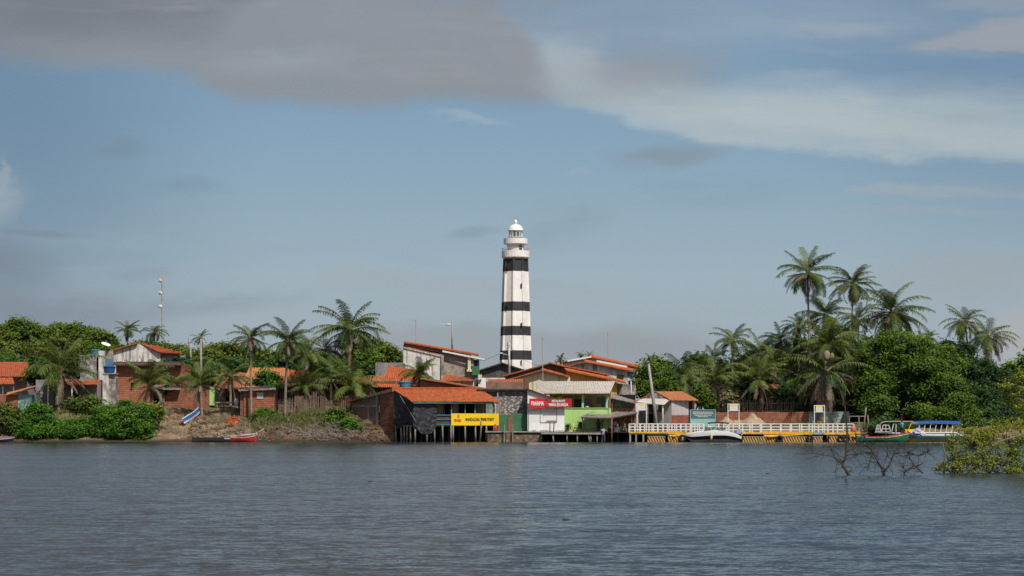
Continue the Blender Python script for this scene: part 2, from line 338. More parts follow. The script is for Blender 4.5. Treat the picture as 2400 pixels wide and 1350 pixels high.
c_ = n_.mul(.8, n_.ramp(n_.noise(p_, 1.6, 5), [(.3, (.09, .075, .055)), (.5, (.24, .19, .13)), (.7, (.36, .27, .18))]), n_.ramp(v_.outputs['Distance'], [(.0, (1, 1, 1)), (.5, (.35, .33, .3))]))
n_.put(b_.inputs['Base Color'], c_); b_.inputs['Roughness'].default_value = .9; bump(n_, b_, v_.outputs['Distance'], -.08)
M['rubble'] = m_
# foliage
M['leaf_bright'] = m_leaf('bright_shrub_leaf', (.012, .038, .005), (.060, .155, .012), (.17, .31, .026), .35)
M['leaf_tree'] = m_leaf('tree_leaf', (.014, .034, .005), (.070, .130, .012), (.19, .27, .030), .3)
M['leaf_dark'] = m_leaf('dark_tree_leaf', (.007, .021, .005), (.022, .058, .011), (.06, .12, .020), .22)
M['leaf_scrub'] = m_leaf('scrub_leaf', (.020, .038, .007), (.075, .115, .014), (.20, .24, .035), .27)
M['leaf_olive'] = m_leaf('mangrove_leaf', (.035, .050, .008), (.16, .20, .022), (.42, .40, .05), .38)
M['leaf_dry'] = m_leaf('dry_grass_blade', (.06, .055, .03), (.17, .15, .07), (.34, .30, .17), .2)
M['frond'] = m_leaf('palm_frond', (.007, .019, .005), (.030, .062, .011), (.15, .19, .035), .15, .5)
M['frond_dry'] = m_leaf('dry_palm_frond', (.028, .021, .015), (.095, .070, .050), (.30, .24, .18), .12, .6)
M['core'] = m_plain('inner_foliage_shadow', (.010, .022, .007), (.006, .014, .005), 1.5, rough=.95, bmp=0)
M['rachis'] = m_plain('frond_stem', (.22, .24, .08), (.16, .15, .06), 2, bmp=0)
M['rachis_dry'] = m_plain('dry_frond_stem', (.34, .27, .19), (.2, .16, .11), 2, bmp=0)

# ------------------------------------------------------------------ terrain heights
def _s(t): t = max(0., min(1., t)); return t * t * (3 - 2 * t)
LY = [150, 216, 219, 220, 222, 225, 228, 231.5, 236, 242, 250, 275, 320, 360, 420, 600, 9000]
LZ = [-3, -1.6, -.45, .05, .5, 1.3, 2.2, 3.0, 3.5, 4.0, 4.4, 5.0, 8.5, 10.5, 9, 6, 5]
CY = [150, 218, 222, 225.2, 226.6, 230, 238, 250, 270, 300, 400, 9000]
CZ = [-3, -1.6, -1.3, -.9, 1.0, 1.7, 2.4, 3.2, 4.2, 4.8, 4.8, 4.5]
RY = [150, 217, 220.5, 223.7, 225, 230, 236, 250, 270, 400, 9000]
RZ = [-3, -1.6, -.9, -.5, 1.2, 1.65, 1.75, 2.0, 2.6, 3.5, 4.0]
def H(x, y):
    l, c, r = np.interp(y, LY, LZ), np.interp(y, CY, CZ), np.interp(y, RY, RZ)
    a = _s((x + 15.5) / 4.5); b = _s((x - 13) / 5)
    h = l * (1 - a) + (c * (1 - b) + r * b) * a
    k = _s((y - 219) / 4) * (1 - _s((y - 500) / 300))
    if -29 < x < -12 and y < 232: k *= 1.9
    h += k * (.16 * math.sin(x * .9 + y * .5) + .10 * math.sin(x * 2.3 - y * 1.7) + .07 * math.sin(x * 4.1 + y * 3.3))
    if -38 < x < -23: h -= .35 * _s(1 - abs(x + 32) / 6) * _s((y - 221) / 3) * _s((240 - y) / 9)
    return float(h)

# ------------------------------------------------------------------ object helpers
def tag(o, label=None, cat=None, group=None, kind=None):
    if label: o['label'] = label
    if cat: o['category'] = cat
    if group: o['group'] = group
    if kind: o['kind'] = kind
    return o
def thing(name, label, cat, loc, group=None):
    o = bpy.data.objects.new(name, None); COL.objects.link(o); o.location = loc; o.empty_display_size = .3
    return tag(o, label, cat, group)
def wloc(o):
    v = Vector((0, 0, 0))
    while o: v += o.location; o = o.parent
    return v
class MB:
    """collects world-space shapes and links them as one mesh object"""
    def __init__(s): s.v = []; s.f = []; s.mi = []
    def face(s, pts, mi=0):
        k = len(s.v); s.v += [Vector(p) for p in pts]; s.f.append(tuple(range(k, k + len(pts)))); s.mi.append(mi)
    def ext(s, pts, t, mi=0):
        """polygon extruded by the vector t"""
        pts = [Vector(p) for p in pts]; t = Vector(t); k = len(s.v); m = len(pts)
        s.v += pts + [p + t for p in pts]
        s.f += [tuple(range(k, k + m)), tuple(range(k + 2 * m - 1, k + m - 1, -1))]; s.mi += [mi, mi]
        for i in range(m):
            j = (i + 1) % m; s.f.append((k + i, k + m + i, k + m + j, k + j)); s.mi.append(mi)
        return s
    def box(s, x0, x1, y0, y1, z0, z1, mi=0):
        return s.ext([(x0, y0, z0), (x1, y0, z0), (x1, y0, z1), (x0, y0, z1)], (0, y1 - y0, 0), mi)
    def pbox(s, px0, px1, py0, py1, Y, dY, mi=0):
        """box whose front face covers the photo rectangle at distance Y"""
        return s.box(X(px0, Y), X(px1, Y), Y, Y + dY, Z(py1, Y), Z(py0, Y), mi)
    def bar(s, a, b, w, h=None, mi=0):
        a, b = Vector(a), Vector(b); h = h or w; t = (b - a).normalized()
        up = Vector((0, 0, 1)) if abs(t.z) < .9 else Vector((0, 1, 0))
        sd = t.cross(up).normalized() * (w / 2); u = sd.cross(t).normalized() * (h / 2)
        return s.ext([a - sd - u, a + sd - u, a + sd + u, a - sd + u], b - a, mi)
    def tube(s, pts, rad, n=6, mi=0, cap=True):
        pts = [Vector(p) for p in pts]; k0 = len(s.v)
        if not hasattr(rad, '__len__'): rad = [rad] * len(pts)
        for i, p in enumerate(pts):
            t = (pts[min(i + 1, len(pts) - 1)] - pts[max(i - 1, 0)]).normalized()
            a = t.cross(Vector((0, 1, 0)) if abs(t.y) < .9 else Vector((1, 0, 0))).normalized(); b = t.cross(a)
            for j in range(n):
                q = 2 * math.pi * j / n; s.v.append(p + (a * math.cos(q) + b * math.sin(q)) * rad[i])
        for i in range(len(pts) - 1):
            for j in range(n):
                a = k0 + i * n + j; b = k0 + i * n + (j + 1) % n
                s.f.append((a, b, b + n, a + n)); s.mi.append(mi)
        if cap:
            s.f.append(tuple(range(k0 + n - 1, k0 - 1, -1))); s.f.append(tuple(range(len(s.v) - n, len(s.v)))); s.mi += [mi, mi]
        return s
    def lathe(s, c, prof, n=16, mi=0, ph=0.):
        """prof = [(radius, z)] about the vertical through c"""
        k0 = len(s.v); c = Vector(c)
        for r, z in prof:
            for j in range(n):
                q = 2 * math.pi * j / n + ph; s.v.append(c + Vector((r * math.cos(q), r * math.sin(q), z)))
        for i in range(len(prof) - 1):
            for j in range(n):
                a = k0 + i * n + j; b = k0 + i * n + (j + 1) % n
                s.f.append((a, b, b + n, a + n)); s.mi.append(mi)
        s.f.append(tuple(range(k0 + n - 1, k0 - 1, -1))); s.f.append(tuple(range(len(s.v) - n, len(s.v)))); s.mi += [mi, mi]
        return s
    def ellipsoid(s, c, r, n=10, m=7, mi=0, jit=0, rng=random):
        c = Vector(c); k0 = len(s.v)
        for i in range(m + 1):
            th = math.pi * i / m
            for j in range(n):
                q = 2 * math.pi * j / n; g = 1 + rng.uniform(-jit, jit)
                s.v.append(c + Vector((r[0] * math.sin(th) * math.cos(q) * g, r[1] * math.sin(th) * math.sin(q) * g, r[2] * math.cos(th) * g)))
        for i in range(m):
            for j in range(n):
                a = k0 + i * n + j; b = k0 + i * n + (j + 1) % n
                s.f.append((a, a + n, b + n, b)); s.mi.append(mi)
        return s
    def grid(s, fn, nu, nv, mi=0):
        k0 = len(s.v)
        for i in range(nv + 1):
            for j in range(nu + 1): s.v.append(Vector(fn(j / nu, i / nv)))
        for i in range(nv):
            for j in range(nu):
                a = k0 + i * (nu + 1) + j; s.f.append((a, a + 1, a + nu + 2, a + nu + 1)); s.mi.append(mi)
        return s
    def roof(s, e0, e1, r1, r0, per=.25, amp=.035, th=.07, nv=6, jit=.02, mi=0, sag=.05, seed=1):
        """corrugated or tiled sheet: eave e0-e1, ridge r0-r1, channels running down the slope"""
        e0, e1, r1, r0 = map(Vector, (e0, e1, r1, r0)); rng = random.Random(seed)
        nn = (e1 - e0).cross(r0 - e0).normalized()
        if nn.z < 0: nn = -nn
        L = max((e1 - e0).length, (r1 - r0).length); nc = max(2, int(L / per)); nu = nc * 4
        jt = [[rng.uniform(-jit, jit) for _ in range(nc + 1)] for _ in range(nv + 1)]
        def top(u, v, off=0):
            a = e0.lerp(e1, u); b = r0.lerp(r1, u); i = int(round(v * nv))
            k = amp * math.cos(2 * math.pi * u * nc) + jt[i][int(u * nc)] - sag * math.sin(math.pi * u) * math.sin(math.pi * v)
            return a.lerp(b, v) + nn * (k + off)
        k0 = len(s.v); s.grid(lambda u, v: top(u, v), nu, nv, mi); k1 = len(s.v); s.grid(lambda u, v: top(u, v, -th), nu, nv, mi)
        W = nu + 1
        ring = [j for j in range(W)] + [i * W + nu for i in range(1, nv + 1)] + [nv * W + j for j in range(nu - 1, -1, -1)] + [i * W for i in range(nv - 1, 0, -1)]
        for q in range(len(ring)):
            a, b = ring[q], ring[(q + 1) % len(ring)]; s.f.append((k0 + a, k1 + a, k1 + b, k0 + b)); s.mi.append(mi)
        return s
    def wall(s, px0, px1, py0, py1, Y, dY, holes=(), mi=0):
        """front wall with real openings"""
        xs = sorted({px0, px1} | {h[0] for h in holes} | {h[1] for h in holes}); ys = sorted({py0, py1} | {h[2] for h in holes} | {h[3] for h in holes})
        for i in range(len(xs) - 1):
            for j in range(len(ys) - 1):
                cx, cy = (xs[i] + xs[i + 1]) / 2, (ys[j] + ys[j + 1]) / 2
                if any(h[0] < cx < h[1] and h[2] < cy < h[3] for h in holes): continue
                s.pbox(xs[i], xs[i + 1], ys[j], ys[j + 1], Y, dY, mi)
        return s
    def build(s, name, mats, parent=None, smooth=False):
        mats = mats if isinstance(mats, (list, tuple)) else [mats]
        me = bpy.data.meshes.new(name); o = bpy.data.objects.new(name, me); COL.objects.link(o)
        if parent is None: base = s.v[0].copy(); o.location = base
        else: base = wloc(parent); o.parent = parent
        me.from_pydata([v - base for v in s.v], [], s.f)
        for m in mats: me.materials.append(M[m] if isinstance(m, str) else m)
        me.polygons.foreach_set('material_index', s.mi)
        if smooth: me.polygons.foreach_set('use_smooth', [True] * len(s.f))
        me.update(); return o
def solo(o, label, cat, group=None, kind=None): return tag(o, label, cat, group, kind)
def arrays(name, V, Fq, tint, mats, parent, mi=None, base=None):
    """fast quad mesh from numpy arrays (world space)"""
    base = np.array(base if base is not None else wloc(parent)); me = bpy.data.meshes.new(name)
    me.vertices.add(len(V)); me.vertices.foreach_set('co', (V - base).astype(np.float32).ravel())
    me.loops.add(Fq.size); me.loops.foreach_set('vertex_index', Fq.astype(np.int32).ravel())
    me.polygons.add(len(Fq)); me.polygons.foreach_set('loop_start', np.arange(0, Fq.size, 4, dtype=np.int32))
    for m in mats: me.materials.append(M[m])
    if mi is not None: me.polygons.foreach_set('material_index', mi.astype(np.int32))
    at = me.attributes.new('tint', 'FLOAT', 'FACE'); at.data.foreach_set('value', tint.astype(np.float32))
    me.update(); me.validate()
    o = bpy.data.objects.new(name, me); COL.objects.link(o)
    if parent is not None: o.parent = parent
    else: o.location = base
    return o
def copy_child(src, parent, loc=None):
    c = src.copy(); COL.objects.link(c); c.parent = parent
    if loc is not None: c.location = loc
    return c

# ------------------------------------------------------------------ lettering
def text_mesh(body, centre, width, height, mat, parent, name='lettering', yaw=0., bold=.02, mode='letters'):
    cu = bpy.data.curves.new('lettering_curve', 'FONT'); cu.body = body; cu.align_x = 'CENTER'; cu.align_y = 'CENTER'; cu.offset = bold; cu.size = 1; cu.extrude = .01
    to = bpy.data.objects.new('lettering_tmp', cu); COL.objects.link(to); bpy.context.view_layer.update()
    me = bpy.data.meshes.new_from_object(to.evaluated_get(bpy.context.evaluated_depsgraph_get())); bpy.data.objects.remove(to); bpy.data.curves.remove(cu)
    co_ = np.array([v.co[:] for v in me.vertices]); mn, mx_ = co_.min(0), co_.max(0); c = (mn + mx_) / 2
    sx, sy = width / (mx_[0] - mn[0]), height / (mx_[1] - mn[1]); base = wloc(parent)
    cy, sy_ = math.cos(yaw), math.sin(yaw)
    for v in me.vertices:
        lx, lz, ly = (v.co.x - c[0]) * sx, (v.co.y - c[1]) * sy, -v.co.z * .4
        p = Vector(centre) + Vector((lx * cy - ly * sy_, lx * sy_ + ly * cy, lz)); v.co = p - base
    me.materials.clear(); me.materials.append(M[mat]); me.name = name
    o = bpy.data.objects.new(name, me); COL.objects.link(o); o.parent = parent; return o

# ------------------------------------------------------------------ foliage
def leaf_quads(C, N, size, rng, aspect=.55):
    """diamond leaves at C with normals N"""
    n = len(C); r = rng.normal(size=(n, 3)); A = np.cross(N, r); A /= np.linalg.norm(A, axis=1)[:, None] + 1e-9
    B = np.cross(N, A); B /= np.linalg.norm(B, axis=1)[:, None] + 1e-9
    s = (size * rng.uniform(.6, 1.3, n))[:, None]
    V = np.stack([C - A * s, C + B * s * aspect, C + A * s, C - B * s * aspect], 1).reshape(-1, 3)
    return V, np.arange(4 * n).reshape(n, 4)
def foliage(name, blobs, n, size, mat, parent, seed=0, core=.8, per=26, spread=2.2, thin_back=.5, floor=None, wild=.14, droop=0, lumps=7):
    """blobs = [(cx,cy,cz,rx,ry,rz)]: leaf clumps over the outside of the blobs, dark inside"""
    rng = np.random.default_rng(seed); B0 = np.array(blobs, float); ex_ = []
    for b in B0:
        for q in range(lumps):
            d_ = rng.normal(size=3); d_ /= np.linalg.norm(d_); d_[1] = -abs(d_[1]) if rng.random() < .75 else d_[1]; r_ = rng.uniform(.22, .42)
            ex_.append([*(b[:3] + d_ * b[3:] * rng.uniform(.72, 1.0)), *(b[3:] * r_ * np.array([1.15, 1, .8]))])
    B = np.array([*B0.tolist(), *ex_])
    if floor is None: floor = -1e9
    A = (B[:, 3] * B[:, 5] + B[:, 4] * B[:, 5] + B[:, 3] * B[:, 4]); k = rng.choice(len(B), n // per * 2, p=A / A.sum())
    D = rng.normal(size=(len(k), 3)); D /= np.linalg.norm(D, axis=1)[:, None]
    keep = (D[:, 1] < .25) | (rng.random(len(k)) < thin_back); k, D = k[keep], D[keep]
    rad = 1 + rng.uniform(-.22, wild, len(k)); CC = B[k, :3] + D * B[k, 3:] * rad[:, None]
    # drop clumps buried in another blob
    ins = np.zeros(len(CC), bool)
    for b in B:
        q = (((CC - b[:3]) / b[3:]) ** 2).sum(1); ins |= q < .62
    CC, D = CC[~ins], D[~ins]; 
    if True: ok = CC[:, 2] > floor; CC, D = CC[ok], D[ok]
    m = len(CC); per2 = max(3, n // max(m, 1)); ct = rng.uniform(0, 1, m)
    C = np.repeat(CC, per2, 0); N = np.repeat(D, per2, 0); T = np.repeat(ct, per2)
    off = rng.normal(size=C.shape) * size * spread; off[:, 2] *= .6; C = C + off
    N = N * .55 + rng.normal(size=C.shape) * .5 + np.array([0, -.15, .75 - droop]); N /= np.linalg.norm(N, axis=1)[:, None]
    V, Fq = leaf_quads(C, N, size, rng)
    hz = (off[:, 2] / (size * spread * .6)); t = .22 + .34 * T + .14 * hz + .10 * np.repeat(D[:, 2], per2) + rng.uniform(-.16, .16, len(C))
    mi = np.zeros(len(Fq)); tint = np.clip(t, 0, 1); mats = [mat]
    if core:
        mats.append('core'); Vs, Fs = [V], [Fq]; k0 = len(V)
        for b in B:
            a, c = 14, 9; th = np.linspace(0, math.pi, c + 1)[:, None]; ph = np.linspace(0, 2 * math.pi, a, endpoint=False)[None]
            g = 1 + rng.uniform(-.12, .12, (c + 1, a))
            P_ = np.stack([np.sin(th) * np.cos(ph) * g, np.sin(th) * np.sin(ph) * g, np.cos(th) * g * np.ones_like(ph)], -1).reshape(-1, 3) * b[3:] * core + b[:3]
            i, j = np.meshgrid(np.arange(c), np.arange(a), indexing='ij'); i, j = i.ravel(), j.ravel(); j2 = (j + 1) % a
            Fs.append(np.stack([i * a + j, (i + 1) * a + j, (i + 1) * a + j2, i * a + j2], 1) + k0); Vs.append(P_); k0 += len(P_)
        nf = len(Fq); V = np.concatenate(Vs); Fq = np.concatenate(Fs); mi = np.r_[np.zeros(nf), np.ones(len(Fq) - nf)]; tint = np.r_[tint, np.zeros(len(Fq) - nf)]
    return arrays(name, V, Fq, tint, mats, parent, mi, None if parent else B[0, :3])
def pblob(px, py, Y, rx, ry, depth=None):
    """blob from photo pixels"""
    k = Y / F; c = P(px, py, Y); return (c.x, c.y, c.z, rx * k, depth if depth else rx * k * .8, ry * k)
def trunk_mesh(pts, rad, wob=.05, seed=0, n=8):
    mb = MB(); rng = random.Random(seed); q = []
    for i in range(len(pts) - 1):
        a, b = Vector(pts[i]), Vector(pts[i + 1])
        for k in range(3): q.append((a.lerp(b, k / 3), rad[i] + (rad[i + 1] - rad[i]) * k / 3))
    q.append((Vector(pts[-1]), rad[-1]))
    return mb.tube([p + Vector((rng.uniform(-wob, wob), rng.uniform(-wob, wob), 0)) if 0 < i < len(q) - 1 else p for i, (p, r) in enumerate(q)], [r for p, r in q], n)
def bush(name, label, cat, blobs, n, size, mat, seed, group=None, base=None, stems=4, **kw):
    b = blobs[0]; bx, by = (base if base else (b[0], b[1])); gz = max(H(bx, by), -.2)
    t = thing(name, label, cat, (bx, by, gz), group); rng = random.Random(seed)
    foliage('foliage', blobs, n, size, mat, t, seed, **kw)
    mb = MB()
    for i in range(stems):
        q = blobs[i % len(blobs)]; a = Vector((bx + rng.uniform(-.4, .4), by + rng.uniform(-.3, .3), gz - .3)); e = Vector((q[0], q[1], q[2] + q[5] * .3))
        mb.tube([a, a.lerp(e, .5) + Vector((rng.uniform(-.4, .4), 0, .2)), e], [.09, .06, .02], 5)
    mb.build('stem', 'bark_dark', t); return t
def tree(label, blobs, n, size, mat, seed, base, r0=.28, group=None, name='broadleaf_tree', limbs=7, **kw):
    gz = H(*base); t = thing(name, label, 'tree', (base[0], base[1], gz), group); rng = random.Random(seed)
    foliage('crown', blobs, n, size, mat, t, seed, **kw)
    c = Vector((sum(b[0] for b in blobs) / len(blobs), sum(b[1] for b in blobs) / len(blobs), sum(b[2] for b in blobs) / len(blobs)))
    a = Vector((base[0], base[1], gz - .4)); fork = a.lerp(c, .45)
    mb = trunk_mesh([a, fork, c], [r0, r0 * .7, r0 * .3], .08, seed)
    for i in range(limbs):
        q = blobs[i % len(blobs)]; e = Vector((q[0] + rng.uniform(-.4, .4) * q[3], q[1] - .3 * q[4], q[2] + rng.uniform(-.4, .5) * q[5])); s0 = a.lerp(fork, rng.uniform(.5, 1))
        mb.tube([s0, s0.lerp(e, .5) + Vector((rng.uniform(-.5, .5), -.2, rng.uniform(0, .5))), e], [r0 * .45, r0 * .3, .03], 6)
    mb.build('trunk', 'bark_dark', t, True); return t

# ------------------------------------------------------------------ palms
def frond(org, az, e0, L, droop, rng, wl=1., nl=30, wid=.06, hang=.35, curl=0.):
    """returns leaflet quads, tints and the stem points"""
    nseg = 12; pts = [np.array(org, float)]; dirs = []; e = e0; a = az
    for i in range(nseg):
        t = (i + .5) / nseg; ee = e - droop * t ** 1.25; aa = a + curl * t
        d_ = np.array([math.cos(ee) * math.cos(aa), math.cos(ee) * math.sin(aa), math.sin(ee)]); dirs.append(d_); pts.append(pts[-1] + d_ * L / nseg)
    pts = np.array(pts); dirs = np.array(dirs + [dirs[-1]])
    t = np.linspace(.16, .995, nl); idx = t * nseg; i0 = np.minimum(idx.astype(int), nseg - 1); fr_ = (idx - i0)[:, None]
    Pp = pts[i0] * (1 - fr_) + pts[i0 + 1] * fr_; T = dirs[i0] * (1 - fr_) + dirs[np.minimum(i0 + 1, nseg)] * fr_; T /= np.linalg.norm(T, axis=1)[:, None]
    hz = np.array([-math.sin(az), math.cos(az), 0.]); S_ = np.tile(hz, (nl, 1))
    U = np.cross(T, S_); U *= np.sign(U[:, 2:3] + 1e-6); Vv, tt = [], []
    ll = wl * (np.sin(np.pi * np.clip(t * .80 + .06, 0, 1)) ** .7) * (1 - .15 * t)
    for sg in (-1, 1):
        jl = (ll * rng.uniform(.65, 1.2, nl))[:, None]; fw = rng.uniform(.45, .75, nl)[:, None]; up = rng.uniform(.05, .3, nl)[:, None]
        d1 = S_ * sg + T * fw * .85 + U * up; d1 /= np.linalg.norm(d1, axis=1)[:, None]
        mid = Pp + d1 * jl * .5 - np.array([0, 0, hang * .15]) * jl
        d2 = d1 - np.array([0, 0, 1.]) * (hang * rng.uniform(.7, 1.5, nl)[:, None] * 1.4); d2 /= np.linalg.norm(d2, axis=1)[:, None]
        end = mid + d2 * jl * .5; wv = T * wid * .5
        q1 = np.stack([Pp - wv * .8, Pp + wv * .8, mid + wv, mid - wv], 1); q2 = np.stack([mid - wv, mid + wv, end + wv * .15, end - wv * .15], 1)
        Vv += [q1, q2]; tt += [rng.uniform(-.12, .12, nl), rng.uniform(-.02, .22, nl)]
    return np.concatenate(Vv).reshape(-1, 3), np.concatenate(tt), pts
def palm(label, px, py, bpx, Y, rpx, seed, ng=20, nd=7, up=1.35, lo=-.2, base_py=None, lean=None, nuts=False, group='coconut palms around the village', tr=.15, dl=1., droop=1.15, gtint=.5, dense=1., by=None):
    rng = np.random.default_rng(seed); rr = random.Random(seed); k = Y / F; c = P(px, py, Y); L = rpx * k * 1.17
    bx = X(bpx, Y); gz = H(bx, Y) if base_py is None else Z(base_py, Y)
    t = thing('palm_tree', label, 'palm tree', (bx, Y, gz), group)
    nl = int(34 * dense) if L > 2 else 22; wid = max(.055, L * .019); ng = int(ng * 1.4)
    Vs, ts, k0 = [], [], 0; st = MB()
    wind = rr.uniform(.1, .5)
    for i in range(ng):
        if rr.random() < .08: continue
        q = (i + .5) / ng; e0 = up - (up - lo) * q ** .85 + rr.uniform(-.28, .24); az = i * 2.39996 + rr.uniform(-.6, .6)
        l = L * (.72 + .33 * math.sin(math.pi * min(1, q * .9 + .15))) * rr.uniform(.88, 1.1)
        V, tt, pts = frond(c + Vector((0, 0, rr.uniform(-.1, .15))), az, e0, l, (droop * (.85 + .75 * q)) * rr.uniform(.6, 1.35), rng, L * .25, nl, wid, .6 + .7 * q, wind * math.cos(az) + rr.uniform(-.4, .4))
        Vs.append(V); ts.append(np.clip(tt + gtint + rr.uniform(-.16, .16) + .18 * (1 - q), 0, 1)); st.tube(pts[::2], np.linspace(.045, .012, len(pts[::2])) * max(.6, L / 3.6), 3, cap=False)
    V = np.concatenate(Vs); arrays('crown', V, np.arange(len(V)).reshape(-1, 4), np.concatenate(ts), ['frond'], t)
    st.build('frond_stems', 'rachis', t)
    if nd:
        nd = int(nd * 1.4)
        Vs, ts = [], []; sd = MB()
        for i in range(nd):
            e0 = rr.uniform(-1.25, .2); az = i * 2 * math.pi / nd + rr.uniform(-.4, .4)
            V, tt, pts = frond(c - Vector((0, 0, .15)), az, e0, L * dl * rr.uniform(.6, .95), rr.uniform(.35, 1.1), rng, L * rr.uniform(.10, .17), nl, wid * .8, 1.1, rr.uniform(-.3, .3))
            Vs.append(V); ts.append(np.clip(tt + rr.uniform(.2, .75), 0, 1)); sd.tube(pts[::2], np.linspace(.04, .012, len(pts[::2])) * max(.6, L / 3.6), 3, cap=False)
        V = np.concatenate(Vs); d_ = arrays('dry_fronds', V, np.arange(len(V)).reshape(-1, 4), np.concatenate(ts), ['frond_dry'], t); sd.build('frond_stems', 'rachis_dry', d_)
        d_['label'] = 'brown dry fronds hanging below the green crown'
    a = Vector((bx, Y, gz - .3)); cc = c - Vector((0, 0, .1)); off = (lean or 0) * k
    pts = [a.lerp(cc, q) + Vector((off * math.sin(math.pi * q), 0, 0)) for q in np.linspace(0, 1, 9)]
    MB().tube(pts, [tr * 1.5] + list(np.linspace(tr * 1.08, tr * .72, 8)), 8).build('trunk', 'bark', t, True)
    MB().ellipsoid(c - Vector((0, 0, .25)), (tr * 1.7, tr * 1.7, .5), 8, 6, jit=.12, rng=rr).build('crown_base', 'husk', t, True)
    if nuts:
        nb = MB()
        for i in range(9):
            q = rr.uniform(0, 6.28); nb.ellipsoid(c + Vector((math.cos(q) * .33, math.sin(q) * .33, -.38 - rr.uniform(0, .35))), (.13, .13, .16), 7, 5)
        nb.build('coconuts', 'nut', t, True)
    return t

# ------------------------------------------------------------------ boats
def hull_fn(c, yaw, L, B, D, bow=.35, stern=.1, bluff=2.2, sternw=.7, keel=.0):
    """pt(t, f, side, off): t 0 stern..1 bow, f 0 keel..1 sheer"""
    c = Vector(c); cy, sy = math.cos(yaw), math.sin(yaw)
    def pt(t, f, side, off=0.):
        b = B / 2 * (sternw + (1 - sternw) * min(1, t * 2.4)) * max(0., 1 - max(0, (t - .45) / .55) ** bluff)
        zs = D + bow * max(0, (t - .4) / .6) ** 2 + stern * (1 - min(1, t / .35)) ** 2; zk = keel + D * .55 * max(0, (t - .86) / .14) ** 1.6
        hb = b * (1 - (1 - f) ** 2.6) ** .6 * (.95 + .05 * f) + (off if f > .02 else 0); x = (t - .5) * L + .06 * L * f * max(0, t - .7) / .3; z = zk + (zs - zk) * f
        return c + Vector((x * cy - side * hb * sy, x * sy + side * hb * cy, z))
    return pt
def hull_shell(pt, f0, f1, off, thick=.05, nt=18, nf=5, close=True):
    mb = MB()
    for sd in (-1, 1):
        mb.grid(lambda u, v: pt(u, f0 + (f1 - f0) * v, sd, off), nt, nf); mb.grid(lambda u, v: pt(u, f0 + (f1 - f0) * v, sd, off - thick), nt, nf)
        mb.grid(lambda u, v: pt(u, f1, sd, off - thick * v), nt, 1)
    if close:
        mb.grid(lambda u, v: pt(0, f0 + (f1 - f0) * v, -1, off).lerp(pt(0, f0 + (f1 - f0) * v, 1, off), u), 2, nf)
    return mb

